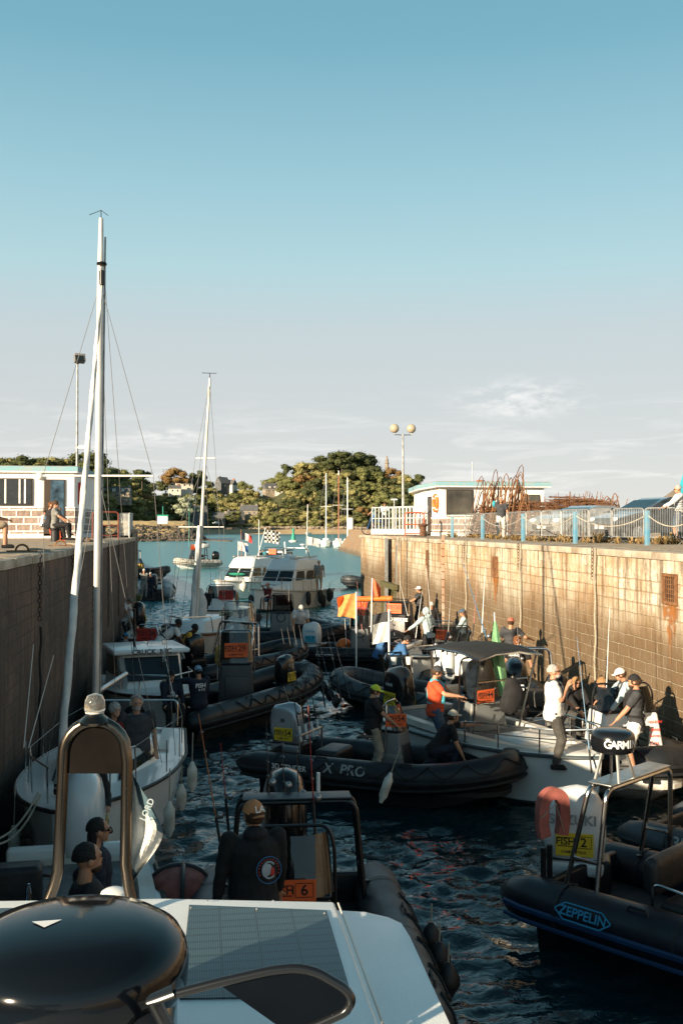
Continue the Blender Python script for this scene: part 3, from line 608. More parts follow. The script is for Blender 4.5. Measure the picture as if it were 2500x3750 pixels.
house(862, 1912, 630, 10, 3.8, 3.4, HST, 'stone cottage left of the tall grey shore house', .25, (-.45,), nw=2)
house(808, 1915, 630, 9, 3.0, 3.6, HST, 'low dark cottage at the left end of the shore houses', -.4, (.4,), nw=2)
house(728, 1910, 560, 8, 5.5, 3.4, SLATE, 'slate grey house partly hidden behind the second mast', .2, (-.3,), nw=1)
t = thing('monument_tower', 'slender stone monument with a statue rising above the hilltop trees', 'monument', GD(1416, 1762, 700)); t.scale = (.75, .75, .75)
g = M(); g.box((0, 0, 0), (5, 5, 5)); g.box((0, 0, 3.4), (7, 4, 2)); g.lathe([(1.9, 4), (1.7, 12), (2.4, 12.4), (2.4, 13.4), (1.8, 13.8), (1.7, 16.5)], seg=8); g.build('tower', HST, t, False)
g = M(); g.lathe([(2.2, 16.5), (2.2, 17.4), (1.4, 18), (1.6, 19.5), (1.0, 21.5), (.7, 22), (.8, 23), (.1, 24)], seg=8); g.build('statue', HST, t)
def whitecar(px, py, D, lab):
    t = thing('parked_car', lab, 'car', GD(px, py, D), .1); g = M(); g.rbox((0, 0, .6), (4.2, 1.7, .7), .25); g.rbox((.1, 0, 1.1), (2.3, 1.5, .6), .25, top=(.8, .8)); g.build('body', WHITE, t)
    g = M()
    for x in (-1.3, 1.3): g.tube([(x, -.88, .32), (x, .88, .32)], .32, 10)
    g.build('wheel', RUB, t)
whitecar(791, 1919, 600, 'small white car parked by the far shore')
for px, top, lab in [(902, 1772, 'telegraph pole on the ridge right of the white gabled house'), (945, 1785, 'shorter telegraph pole on the ridge')]:
    g = M(); p = GD(px, 1925, 700); g.tube([(0, 0, 10), (0, 0, (1925-top)/3646*700+5)], .22, 6); tag(g.build('telegraph_pole', BARK, loc=(p.x, p.y, 0)), lab, 'pole')
# channel marks
t = thing('harbour_beacon', 'small white beacon hut with a green top on the breakwater', 'beacon', GD(597, 1913, 310)); g = M(); g.rbox((0, 0, .7), (3.2, 2, 2.4), .2); g.build('hut', WHITE, t)
g = M(); g.rbox((0, 0, 2.1), (3.4, 2.1, .5), .1); g.tube([(0, 0, 2.3), (0, 0, 5)], .14, 6); g.build('green_top', mat('mark_green', (.03, .28, .20), .6), t)
t = thing('channel_buoy', 'green conical channel buoy in the bay', 'buoy', G(1074, 1985)); g = M(); g.lathe([(.5, -.3), (1.3, 0), (1.3, .5), (.5, .7)], seg=12); g.build('float', WSTAIN, t)
g = M(); g.lathe([(.75, .6), (.5, 2.0), (.2, 3.2), (.5, 3.3), (.05, 4.4)], seg=10); g.build('tower', mat('mark_green', (.03, .28, .20), .6), t)
# ================================================================ LOCK HOUSES AND QUAY FURNITURE
def QP(px, py): return G(px, py, QZ)
def quoin(name):
    m, n, l, b = nodes_of(name); t = nd(n, l, 'ShaderNodeTexCoord'); sp = nd(n, l, 'ShaderNodeSeparateXYZ', {0: t.outputs['Object']})
    xy = nd(n, l, 'ShaderNodeMath', {0: sp.outputs[0], 1: sp.outputs[1]}, operation='ADD'); cv = nd(n, l, 'ShaderNodeCombineXYZ', {0: xy.outputs[0], 1: sp.outputs[2]})
    q = nd(n, l, 'ShaderNodeTexBrick', {0: cv.outputs[0], 'Scale': 1, 'Mortar Size': .022, 'Mortar Smooth': .1, 'Bias': 0, 'Brick Width': .62, 'Row Height': .31}); q.inputs['Color1'].default_value = (.26, .19, .16, 1); q.inputs['Color2'].default_value = (.38, .30, .26, 1); q.inputs['Mortar'].default_value = (.8, .78, .74, 1)
    nz = nd(n, l, 'ShaderNodeTexNoise', {0: t.outputs['Object'], 'Scale': 7, 'Detail': 6}); r = nd(n, l, 'ShaderNodeMapRange', {0: nz.outputs[0], 1: .4, 2: .7, 3: 0, 4: .45}); c = mixc(n, l, r.outputs[0], q.outputs[0], (.12, .09, .08)); c = mixc(n, l, q.outputs[1], c, (.8, .78, .74))
    l.new(c, b.inputs[0]); b.inputs['Roughness'].default_value = .9; bp = nd(n, l, 'ShaderNodeBump', {'Strength': 1, 'Distance': .05, 'Height': nz.outputs[0]}); l.new(bp.outputs[0], b.inputs['Normal']); return m
QUO = quoin('granite_rubble'); REND_W = mat('white_wall_paint', (.80, .79, .76), .85, noise_amt=.05, nscale=1.1, bump=.15, bscale=40); ROOFB = mat('roof_edge_blue', (.14, .33, .40), .7, noise_amt=.2, nscale=3, tint=(.30, .34, .34)); ROOFT = mat('roof_felt', (.20, .20, .19), .9)
PWHITE = mat('painted_white', (.78, .77, .74), .6, noise_amt=.1)
def offset_poly(p, d):
    c = V((sum(x for x, y in p)/len(p), sum(y for x, y in p)/len(p))); o = []
    for i in range(len(p)):
        a, b, e = V(p[i-1]), V(p[i]), V(p[(i+1) % len(p)]); n1 = (b-a).orthogonal().normalized(); n2 = (e-b).orthogonal().normalized()
        if n1.dot(b-c) < 0: n1 = -n1
        if n2.dot(b-c) < 0: n2 = -n2
        k = (n1+n2).normalized(); o.append(tuple(b+k*(d/max(.5, k.dot(n1)))))
    return o
def lockhouse(lab, poly, hh, stone_h, oh, loc):
    t = thing('lock_house', lab, 'building', loc)
    M().prism(poly, stone_h, hh).build('wall', REND_W, t, False)
    M().prism(offset_poly(poly, .035), .18, stone_h-.03).build('stone_base', QUO, t, False)
    M().prism(offset_poly(poly, .07), -.02, .19).build('plinth', PWHITE, t, False)
    M().prism(offset_poly(poly, .05), stone_h-.032, stone_h+.02).build('string_course', PWHITE, t, False)
    r = M().prism(offset_poly(poly, oh), hh+.02, hh+.22).build('roof', ROOFB, t, False); M().prism(offset_poly(poly, oh-.08), hh+.21, hh+.25).build('roof_felt', ROOFT, r, False)
    M().prism(offset_poly(poly, oh-.02), hh-.05, hh+.021).build('soffit', PWHITE, t, False); return t
# right lock house: canted left side, wide window on the front
c0 = GY(1612, 51, QZ); cl = GY(1545, 55.5, QZ); cr_ = GY(1990, 51, QZ)
bx = lambda p: (p.x-c0.x, p.y-c0.y)
polyR = [(0, 0), (cr_.x-c0.x, 0), (cr_.x-c0.x+.1, 7), (cl.x-c0.x+.5, 9), bx(cl)]
t = lockhouse('white lock house with a blue roof edge and canted left side', polyR, 2.62, .98, .32, (c0.x, c0.y, QZ))
FRB = mat('bronze_frame', (.06, .045, .035), .4, metal=.3)
wm = mat('matt_window', (.075, .07, .06), .25, noise_amt=.5, nscale=1.2, tint=(.02, .02, .02))
s51 = 3646/51.0
wx0 = (1635-1612)/s51*1.05; wx1 = (1728-1612)/s51*1.06
f = M().rbox(((wx0+wx1)/2, -.005, 1.78), (wx1-wx0+.08, .1, 1.32), .01).build('window', FRB, t, False)
M().box(((wx0+wx1)/2, -.055, 1.78), (wx1-wx0-.04, .05, 1.2)).build('pane', wm, f, False)
M().box(((wx0+wx1)/2+.04, -.10, 1.07), (wx1-wx0+.2, .16, .05)).build('sill', PWHITE, f, False)
wx = 4.9; f = M().box((wx, -.005, 1.75), (.95, .1, .9)).build('window', FRB, t, False); M().box((wx, -.055, 1.75), (.85, .05, .8)).build('pane', wm, f, False)
dv = V((bx(cl)[0], bx(cl)[1], 0)); an = atan2(dv.y, dv.x)
f = M().box((0, 0, 0), (.85, .1, 2.0)).build('door', FRB, t, False); f.location = (dv.x*.55, dv.y*.55, 1.15); f.rotation_euler = (0, 0, an); M().box((0, .06, 0), (.7, .04, 1.8)).build('panel', DK, f, False)
g = M(); g.tube([(2.55, 3, 2.8), (2.55, 3, 4.1)], .03, 6); g.build('aerial', GALV, t); M().rbox((2.95, 3, 2.95), (.3, .3, .3), .04).build('vent', HRED, t)
def lifebuoy(name, lab, loc, rz, tiltx=0, r=.34, mt=None):
    t = thing(name, lab, 'lifebuoy', loc, rz); g = M(); pts = arc((0, 0, 0), r, 0, 360, 24)[:-1]; g.tube(pts, .085, 10, closed=True, flat=1); g.build('ring', mt or ORNG, t)
    g = M()
    for a in (45, 135, 225, 315):
        p = V((r*cos(R(a)), 0, r*sin(R(a)))); g.tube([p+V((.1*cos(R(a+90)), 0, .1*sin(R(a+90))))*-.4, p+V((.1*cos(R(a+90)), 0, .1*sin(R(a+90))))*.4], .094, 10)
    g.build('reflective_band', PWHITE, t); return t
lifebuoy('lifebuoy', 'orange lifebuoy hung on the canted wall of the right lock house', (c0.x+dv.x*.2-.12, c0.y+dv.y*.2-.2, QZ+1.75), an+pi, r=.42)
# left lock house
l0 = GY(272, 45, QZ); t = lockhouse('white lock house with a blue roof edge behind the bench', [(-9, 0), (0, 0), (.3, 5.5), (-9, 5.5)], 2.92, 1.35, .18, (l0.x, l0.y, QZ))
sL = 3646/44.3
def lx(px): return (px-272)/sL
for a, b_, z0, z1, nm in ((10, 127, 1.42, 2.62, 'window'), (167, 240, .1, 2.58, 'door')):
    f = M().box((lx((a+b_)/2), -.01, (z0+z1)/2), (lx(b_)-lx(a), .12, z1-z0)).build(nm, FRB, t, False)
    pn = M().box((lx((a+b_)/2)+(.12 if nm == 'door' else 0), -.06, (z0+z1)/2), (lx(b_)-lx(a)-(.32 if nm == 'door' else .1), .05, z1-z0-.1)).build('pane', mat('blue_plastic_sheet', (.05, .10, .15), .12, noise_amt=.5, nscale=2, bump=1, bscale=3) if nm == 'door' else PANE, f, False)
    if nm == 'window':
        for q in (.2, .62, .78): M().box((lx(a)+(lx(b_)-lx(a))*q, -.09, 2.05), (.07, .03, 1.05)).build('mullion', PWHITE, f, False)
M().ell((lx(152), -.05, 2.72), (.17, .14, .17), 14, 8).build('wall_lamp', PWHITE, t)
M().rbox((.12, 1.2, 2.0), (.3, .5, 1.0), .1).build('red_cabinet', mat('red_paint', (.5, .03, .025), .5), t)
# right-hand background roof and blue crane
t = thing('warehouse', 'dark pitched roof rising behind the cars at the right edge', 'building', GY(2460, 62, QZ), -.47)
g = M(); g.loft([[(-1.3, y, .0), (-1.3, y, 1.9), (0.9, y, 3.5), (9, y, 3.6), (9, y, 0)] for y in (0, 12)]); g.build('roof', mat('dark_fibre_roof', (.16, .14, .12), .85, noise_amt=.3, nscale=.8, bump=.4), t, False)
t = thing('crane_boom', 'turquoise telescopic crane boom raised at the right edge', 'crane', GY(2468, 33, QZ), 0)
TQ = mat('turquoise_paint', (.03, .33, .42), .45, noise_amt=.15, nscale=2)
g = M(); g.loft([[(x*1, y, z+.3) for x, y in ((-.12+sx, -.2), (.3+sx, -.2), (.3+sx, .2), (-.12+sx, .2))] for z, sx in ((0, -.1), (3.4, .95))]); g.build('boom', TQ, t, False)
g = M(); g.tube([(.05, -.3, .5), (.65, -.32, 2.1)], .05, 8); g.build('ram', GALV, t); M().rbox((-.05, -.1, .45), (.8, .7, .9), .12).build('base', TQ, t)
mt_ = Matrix.Rotation(-.28, 3, 'Y') @ Matrix.Rotation(pi/2, 3, 'Z') @ Matrix.Identity(3)
mt_ = Matrix(((sin(.3), -cos(.3), 0), (0, 0, -1), (cos(.3), sin(.3), 0)))
M().text('STM-8082 A', .17, mt_, (.60, -.215, 1.9)).build('lettering', WINK, t, False)
# lamps
t = thing('street_lamp', 'tall grey lamp post with two globe lamps on the right quay', 'street lamp', GY(1475, 57, QZ)); z = 5.9
g = M(); g.tube([(0, 0, 0), (0, 0, 2.2), (0, 0, z)], [.085, .08, .05], 12); g.build('post', GALV, t)
GLB = mat('smoked_globe', (.42, .35, .25), .12, spec=.8, coat=.5, noise_amt=.05)
for s in (-1, 1):
    a = M().tube([(0, 0, z-.06), (s*.5, 0, z-.04), (s*.5, 0, z+.05)], .028, 8).build('bracket', ALU, t); M().ell((s*.5, 0, z+.32), (.27, .27, .27), 20, 12).build('globe', GLB, a)
t = thing('floodlight', 'floodlight on a tall thin pole behind the left lock house', 'floodlight', GY(282, 50.8, QZ)); z = (1925-1335)/3646*50+.55
g = M(); g.tube([(0, 0, 0), (0, 0, z)], [.075, .05], 10); g.build('pole', GALV, t)
for k in range(7): g = M()
a = M().rbox((.12, -.1, z+.22), (.52, .34, .42), .04, rx=-.35, rz=.35).build('lamp_head', GT, t); M().box((.14, -.30, z+.20), (.42, .02, .32), rx=-.35, rz=.35).build('lens', GLD, a, False)
M().tube([(0, 0, z-.02), (.1, 0, z+.08)], .06, 8).build('yoke', DK, t); M().rbox((.28, 0, z-4.2), (.5, .12, .16), .04).build('bracket', PWHITE, t)
t = thing('street_lamp', 'short distant lamp post beyond the footbridge', 'street lamp', GY(1443, 75, QZ)); g = M(); g.tube([(0, 0, 0), (0, 0, 2.5)], .05, 8); g.build('post', GALV, t); M().rbox((0, 0, 2.55), (.5, .2, .12), .04).build('lamp_head', WHITE, t)
# ---- footbridge on the gate
RR = mat('railing_grey', (.48, .50, .50), .5, noise_amt=.12); RDR = mat('railing_red', (.55, .10, .05), .5, noise_amt=.2); RUST = mat('rusty_iron', (.19, .095, .042), .85, noise_amt=.4, nscale=9, tint=(.10, .035, .015), bump=.5); RUSTD = mat('rusty_iron_dark', (.12, .058, .03), .85, noise_amt=.4, nscale=9, tint=(.05, .02, .012), bump=.5)
p0 = GY(1362, 55, QZ); p1 = GY(1542, 52.5, QZ)
t = thing('footbridge', 'grey footbridge deck and railing over the lock gate', 'footbridge', (p0.x, p0.y, QZ), atan2(p1.y-p0.y, p1.x-p0.x)); LB = (p1-p0).length
M().box((LB/2, .6, .17), (LB, 1.3, .14)).build('deck', GT, t, False); M().box((LB/2, -.08, .22), (LB, .05, .3)).build('kerb_plate', RR, t, False)
for yy in (0, 1.25):
    g = M(); g.tube([(0, yy, 1.55), (LB, yy, 1.6)], .03, 6); g.tube([(0, yy, .95), (LB, yy, .97)], .022, 6)
    for k in range(15): g.box((LB*k/14, yy, .88), (.055, .03, 1.35))
    g.build('railing', RR, t)
def redrail(lab, p, rz, w_, h, mt, n=2):
    t = thing('guard_rail', lab, 'railing', p, rz); g = M(); g.tube(rnd_path([(0, 0, 0), (0, 0, h), (w_, 0, h), (w_, 0, 0)], .15), .035, 8); g.tube([(0, 0, h*.5), (w_, 0, h*.5)], .026, 6); g.tube([(0, 0, h*.12), (w_, 0, h*.12)], .026, 6); g.build('frame', mt, t); return t
pr = GY(1483, 50, QZ); redrail('red tubular guard rail at the end of the footbridge', pr, 0, (1555-1485)/72, 1.22, RDR)
pr = GY(1520, 53.8, QZ); redrail('second red guard rail seen through the first', pr, .5, .9, 1.25, RDR)
t = thing('bollard', 'rusty iron bollard below the red guard rail', 'bollard', GY(1548, 48.5, QZ)); g = M(); g.lathe([(.2, 0), (.17, .06), (.16, .5), (.24, .56), (.24, .62), (.05, .66)], seg=14); g.build('post', RUSTD, t)
pr = GY(340, 42.5, QZ); redrail('dark red tubular guard rail at the end of the left wall', pr, .15, 1.05, 1.12, mat('railing_dark_red', (.16, .035, .02), .5, noise_amt=.25))
t = thing('bollard', 'black bollard beside the dark red guard rail', 'bollard', GY(373, 43, QZ)); g = M(); g.lathe([(.19, 0), (.17, .06), (.17, .5), (.2, .52), (.2, .58), (.05, .6)], seg=14); g.build('post', RUB, t)
p0 = GY(440, 46.6, QZ); t = thing('guard_rail', 'grey slatted fence panel at the end of the left wall', 'railing', p0); g = M(); g.tube([(0, 0, 0), (0, 0, 1.12), (.42, 0, 1.12), (.42, 0, 0)], .03, 6)
for k in range(7): g.box((.03+.06*k, 0, .6), (.035, .02, 1.0))
g.build('slats', RR, t)
g = M(); g.box((-.2, 1.5, .55), (.03, 3, .9));  g = M()
for k in range(14): g.box((.42, .1+k*.16, .6), (.02, .05, 1.0))
g.tube([(.42, 0, 1.12), (.42, 2.3, 1.12)], .03, 6); g.build('side_slats', RR, t)
# ---- barriers along the right quay
def barrier(L=2.2, H=1.08):
    t = thing('crowd_barrier', '', 'crowd barrier', group='galvanised barriers along the right quay')
    M().tube(rnd_path([(0, 0, .16), (0, 0, H), (L, 0, H), (L, 0, .16)], .12), .021, 7).tube([(0, 0, .2), (L, 0, .2)], .018, 6).build('frame', GALV, t)
    g = M()
    for k in range(1, 18): g.tube([(L*k/18, 0, .2), (L*k/18, 0, H)], .0065, 4, cap=False)
    g.build('bars', GALV, t)
    for x in (.25, L-.25): M().tube([(x, -.32, .0), (x, -.05, .14), (x, .05, .14), (x, .32, .0)], .016, 6).build('foot', GALV, t)
    return t
bts = [(1636, 47.5), (1704, 45), (1772, 42.2), (1856, 39.2), (1926, 36.2), (1982, 34.2), (2056, 32.6), (2158, 31.0), (2242, 30.0), (2360, 28.6), (2482, 27.6), (2600, 26.6)]
BP = [GY(px, Y+.0, QZ) for px, Y in bts]; proto = None
bl = ['first barrier beside the white lock house', 'barrier right of the first blue post', 'barrier left of the tall rusty rack pile', 'barrier in front of the tall rusty rack pile', 'barrier left of the third blue post', 'barrier in front of the car bonnet', 'barrier left of the fourth blue post', 'barrier in front of the car wheel', 'barrier in front of the dark car door', 'barrier in front of the striped man', 'last barrier at the right edge']
for i in range(len(BP)-1):
    a, b_ = BP[i], BP[i+1]; L = (b_-a).length
    t = barrier(L-.06); t.location = a; t.rotation_euler = (0, 0, atan2(b_.y-a.y, b_.x-a.x)); t['label'] = 'galvanised '+bl[i]
BLUE = mat('post_blue', (.08, .24, .36), .6, noise_amt=.18, nscale=4, tint=(.20, .28, .32))
posts = [(1655, 44.5, 'leftmost slim blue post by the lock house'), (1766, 38.6, 'second blue post from the lock house'), (1914, 33.6, 'third blue post, in front of the rusty racks'), (2105, 29.0, 'weathered blue post in front of the car bonnet'), (2368, 26.2, 'nearest blue post in front of the dark car')]
PT = []
for px, Y, lab in posts:
    p = GY(px, Y, QZ); t = thing('quay_post', lab, 'post', p, rs.uniform(-.1, .1), group='blue posts along the right quay'); M().rbox((0, 0, .48), (.12, .12, .98), .012, seg=2).build('post', BLUE, t); PT.append(p+V((0, 0, .86)))
PT.append(GY(2560, 24.4, QZ)+V((0, 0, .86)))
for i in range(len(PT)-1):
    pts_ = cat_line(PT[i], PT[i+1], .33, 26); g = M()
    for a, b_ in zip(pts_, pts_[1:]): g.tube([a.lerp(b_, -.1), a.lerp(b_, .5), a.lerp(b_, 1.1)], [.011, .018, .011], 6)
    tag(g.build('chain', mat('chain_pale', (.45, .42, .36), .7, metal=.2, noise_amt=.2)), ['chain between the two leftmost blue posts', 'chain between the second and third blue posts', 'chain sagging in front of the rusty racks and car bonnet', 'chain sagging across the dark car', 'chain running off the right edge from the nearest blue post'][i], 'chain', 'chains between the blue posts')
# ---- weeds along the barrier foot
def weeds():
    g = M(); r = random.Random(8)
    for k in range(420):
        u = r.uniform(0, 1); i = min(int((u**.8)*(len(BP)-1)), len(BP)-2); a, b_ = BP[i], BP[i+1]; c = a.lerp(b_, r.uniform(0, 1)); n_ = V((-(b_-a).y, (b_-a).x, 0)).normalized()
        c -= n_*r.uniform(-.3, .9)*1.0 if i > 2 else n_*r.uniform(-.1, .3)
        if noise.noise(c*1.1) < .02: continue
        hh = r.uniform(.04, .22)*(1+max(0, noise.noise(c*2))*1.5)
        for q in range(9):
            a_ = r.uniform(0, 6.3); d = V((cos(a_), sin(a_), 0)); s_ = r.uniform(.02, .05); top = c+d*hh*r.uniform(.2, .8)+V((0, 0, hh*r.uniform(.5, 1))); sd_ = d.cross(V((0, 0, 1)))*s_
            g.add([c-sd_*.4, c+sd_*.4, top+sd_, top-sd_*.3], [(0, 1, 2, 3)])
    return g
tag(weeds().build('weeds', mat('quay_weeds', (.24, .16, .07), .9, noise_amt=.4, nscale=2, tint=(.11, .09, .035)), smooth=False), 'dry weeds growing along the foot of the barriers', 'weeds', kind='stuff')
# ---- rusty racks
def rack(r, nh, H, W, lean, low):
    """hairpin frame of bent rods with rungs"""
    g = M()
    for k in range(nh):
        x0 = (k-nh/2)*.07+r.uniform(-.03, .03); y0 = k*.10; h = H*(1-.085*k)*r.uniform(.94, 1.04); wd = W*(1-.06*k)*r.uniform(.9, 1.1); le = lean+r.uniform(-.06, .06)
        def P(u, z): return V((x0+u+z*le, y0+z*.06, z))
        pts_ = [P(-wd/2, 0), P(-wd*.18, h*.86), P(-wd*.1, h*.96), P(0, h), P(wd*.1, h*.96), P(wd*.18, h*.86), P(wd/2, 0)]
        g.tube(pts_, .023, 5)
    for k in range(low*3):
        z = .06+.05*k+r.uniform(-.03, .03); wd = W*1.1*r.uniform(.7, 1.1); y = r.uniform(0, .5)
        if z > H*.5: break
        g.tube([(-wd/2+z*lean, y, z+r.uniform(-.05, .05)), (wd/2+z*lean, y+r.uniform(-.1, .1), z+r.uniform(-.05, .05))], .018, 5)
        g.box((r.uniform(-.3, .3)+z*lean, y, z+.05), (.09, .5, .03), rz=r.uniform(-1, 1))
    return g
r = random.Random(21); CI = 0
for k, (px, Y, H, lean, n_) in enumerate([(1760, 47.4, 2.45, .17, 3), (1782, 46.6, 2.3, .22, 4), (1805, 46.2, 2.25, .12, 4), (1822, 46.8, 2.75, .12, 3), (1850, 46.0, 2.35, .2, 4), (1872, 45.4, 2.5, .14, 4), (1885, 45.0, 2.75, .2, 3), (1905, 44.6, 2.3, .14, 4), (1925, 44.2, 2.65, .03, 4), (1778, 45.4, 1.3, .05, 2), (1840, 44.6, 1.5, .12, 3), (1935, 43.8, 1.6, .1, 3)]):
    o = rack(r, n_+7, H*1.22, r.uniform(.72, .95), lean, 14).build('iron_rack', RUST if k % 3 else RUSTD, ang=60); o.location = GY(px, Y, QZ); o.rotation_euler = (0, 0, r.uniform(-.25, .25))
    tag(o, ['leftmost tall rusty rack of bent hoops', 'rusty rack leaning beside the leftmost one', 'rusty hoop rack in front of the lock house window edge', 'tall narrow rusty hoop rack left of the middle', 'rusty rack leaning behind the man with raised arm', 'rusty hoop rack right of the man with raised arm', 'tallest rusty hoop rack of the pile', 'dense rusty hoop rack right of the tallest', 'rightmost tall hoop rack leaning over the wall corner', 'low rusty rack at the left foot of the pile', 'low rusty rack behind the barrier in the middle', 'low rusty rack at the right foot of the pile'][k], 'iron rack', 'rusty hoop racks piled on the right quay')
for k in range(15):
    px = 1975+k*17; Y = 44-k*.35; g = M(); w_ = 1.1; nl = 20
    hgt = lerpt([(0, 1.75), (3, 1.6), (5, 2.0), (9, 1.8), (12, 1.75), (14, 1.6)], k)
    for q in range(nl):
        z = .05+q*(hgt-.1)/nl+r.uniform(-.03, .03); e = r.uniform(-.05, .05)
        g.tube([(-w_/2, 0, z+e), (w_/2, r.uniform(-.1, .1), z-e)], .013, 5); g.tube([(-w_/2+.1, .5, z+.04), (w_/2, .5, z+.02+e)], .013, 5)
        for s in range(4): x = -w_/2+w_*s/3+r.uniform(-.08, .08); g.tube([(x, -.02, z), (x+.05, .55, z+.03)], .012, 4)
    for s in range(5): x = r.uniform(-w_/2, w_/2); le = r.uniform(-.1, .35); g.tube([(x, -.05, 0), (x+le*hgt, -.05, hgt*r.uniform(.8, 1.15))], .014, 5)
    o = g.build('iron_rack', RUSTD if k % 2 else RUST, ang=60); o.location = GY(px, Y, QZ); o.rotation_euler = (0, 0, r.uniform(-.15, .15)); tag(o, 'flat rusty rack number %s from the left beside the cars' % ['one', 'two', 'three', 'four', 'five', 'six', 'seven', 'eight', 'nine', 'ten', 'eleven', 'twelve', 'thirteen', 'fourteen', 'fifteen'][k], 'iron rack', 'flat rusty racks stacked beside the cars')
for k, (px, Y, H, W, lean, lab) in enumerate([(2150, 42, 1.75, .6, .12, 'short hoop rack above the low stack, left one'), (2168, 42, 1.8, .6, .10, 'short hoop rack above the low stack, right one'), (2210, 40, 1.85, .7, .2, 'hoop rack behind the dark car, left one'), (2262, 39.5, 1.85, .7, .02, 'hoop rack behind the dark car, right one')]):
    o = rack(r, 4, H, W, lean, 6).build('iron_rack', RUST, ang=60); o.location = GY(px, Y, QZ); tag(o, lab, 'iron rack', 'short hoop racks behind the cars')
t = thing('blue_bag', 'small turquoise bag hanging in the rusty racks', 'bag', GY(1808, 44.5, QZ+1.55)); M().ell((0, 0, 0), (.09, .08, .16), 8, 6).build('bag_body', TQ, t)
# ---- cars
def car(lab, p, rz, paint, L=4.3, W=1.8, H=1.5):
    t = thing('parked_car', lab, 'car', p, rz)
    # profile, nose towards -x
    def ring(y, ins):
        P = [(-L/2+.05, .35), (-L/2, .62), (-L/2+.12, .80), (-L*.30, .97), (-L*.24, 1.0), (-L*.06, H-.1), (.05, H), (L*.2, H-.01), (L*.36, H-.14), (L/2-.25, 1.05), (L/2-.05, .98), (L/2, .6), (L/2-.1, .32)]
        return [(x*(1-ins*.02), y*(1-(.16 if z > 1.02 else 0)), z-ins*.03) for x, z in P]
    g = M(); g.loft([ring(-W/2+.0, .8), ring(-W/2, 0), ring(-W*.2, 0), ring(W*.2, 0), ring(W/2, 0)]); b = g.build('body', paint, t, ang=35)
    for s in (-1, 1):
        yy = s*(W/2*.845+.012); g = M(); g.add([(-L*.21, s*(W/2*.93), 1.03), (-L*.05, yy, H-.13), (L*.17, yy, H-.09), (L*.32, yy, H-.2), (L*.36, s*(W/2*.95), 1.03)], [(0, 1, 2, 3, 4)]); g.build('side_window', GLD, t, False)
        for x in (-L*.31, L*.30):
            w_ = M().tube([(x, s*(W/2-.2), .33), (x, s*(W/2+.02), .33)], .33, 20).build('wheel', RUB, t); h_ = M(); h_.tube([(x, s*(W/2-.1), .33), (x, s*(W/2+.03), .33)], .2, 16); 
            for q in range(5): h_.box((x+.1*cos(q*1.257), s*(W/2+.032), .33+.1*sin(q*1.257)), (.2, .01, .04), ry=-q*1.257)
            h_.build('rim', ALU, w_)
        M().rbox((-L*.2, s*(W/2+.08), 1.06), (.2, .16, .13), .05).build('mirror', BLACKG, t); M().ell((-L/2+.14, s*(W/2-.25), .74), (.12, .22, .09), 10, 6).build('headlight', WHITE, t)
    M().add([(-L*.243, -W*.42, 1.03), (-L*.243, W*.42, 1.03), (-L*.066, W*.40, H-.085), (-L*.066, -W*.40, H-.085)], [(0, 1, 2, 3)]).build('windscreen', GLD, t, False).location = (-.014, 0, .01)
    M().box((-L/2-.005, 0, .5), (.03, 1.1, .2)).build('grille', BLACKP, t, False); M().box((-L/2-.02, 0, .5), (.02, .5, .11)).build('number_plate', WHITE, t, False); return t
car('dark grey estate car behind the barriers at the right', GY(2395, 31.8, QZ), .2, mat('car_paint_dark', (.02, .025, .03), .18, coat=1, noise_amt=.05))
car('silver grey car beyond the dark one', GY(2135, 35.6, QZ), .35, mat('car_paint_silver', (.32, .33, .33), .25, metal=.4, coat=1, noise_amt=.05), H=1.3, L=3.9)
# ---- left quay: bench, bollard, mooring rings
pb = QP(225, 1980)
t = thing('bench', 'red and blue bench on the left quay', 'bench', (pb.x, pb.y, QZ), .0)
RDO = mat('bench_red', (.55, .085, .03), .6, noise_amt=.15); BLB = mat('bench_blue', (.06, .20, .42), .6, noise_amt=.15)
for x, nm in ((-.55, 'side_panel'), (-.55+1.5, 'side_panel')):
    M().prism([(-.12, 0), (.34, 0), (.30, .36), (-.05, .40), (-.14, .78), (-.26, .78), (-.2, .3)], 0, .06, Matrix(((1, 0, 0), (0, 0, 1), (0, 1, 0))) if False else Matrix(((0, 0, 1), (1, 0, 0), (0, 1, 0))), (x, 0, 0)).build(nm, RDO, t, False)
M().rbox((.2, .14, .42), (1.55, .4, .05), .02).build('seat', BLB, t); M().rbox((.2, -.2, .68), (1.55, .05, .2), .02).build('backrest', BLB, t)
t.rotation_euler = (0, 0, -pi/2+.15); t.location = (pb.x-.30, pb.y+.6, QZ)
t = thing('bollard', 'black bollard in front of the bench', 'bollard', QP(203, 1984)); M().lathe([(.15, 0), (.15, .38), (.17, .4), (.17, .44), (.05, .45)], seg=16).build('post', RUB, t)
def ringbolt(lab, px, py, s=1.0):
    p = QP(px, py); t = thing('mooring_ring', lab, 'mooring ring', p, .05, group='rusty mooring rings on the left quay'); g = M(); g.box((0, 0, .015), (.62*s, .10, .03)); g.build('plate', RUST, t, False)
    M().tube(arc((0, 0, .02), .13*s, 0, 180, 12), .022, 8).build('ring', RUST, t)
    M().tube([(.1, 0, .05), (.25, .03, .06), (.4, -.05, .05), (.55, 0, .03), (.62, 0, -.05)], .022, 6).build('knotted_rope', ROPE, t); return t
ringbolt('nearest rusty mooring ring on the left quay', 82, 2021); ringbolt('mooring ring in front of the bollard', 222, 2000); ringbolt('mooring ring at the foot of the furled sail', 318, 1985, .9); ringbolt('farthest mooring ring by the dark red guard rail', 412, 1968, .9)
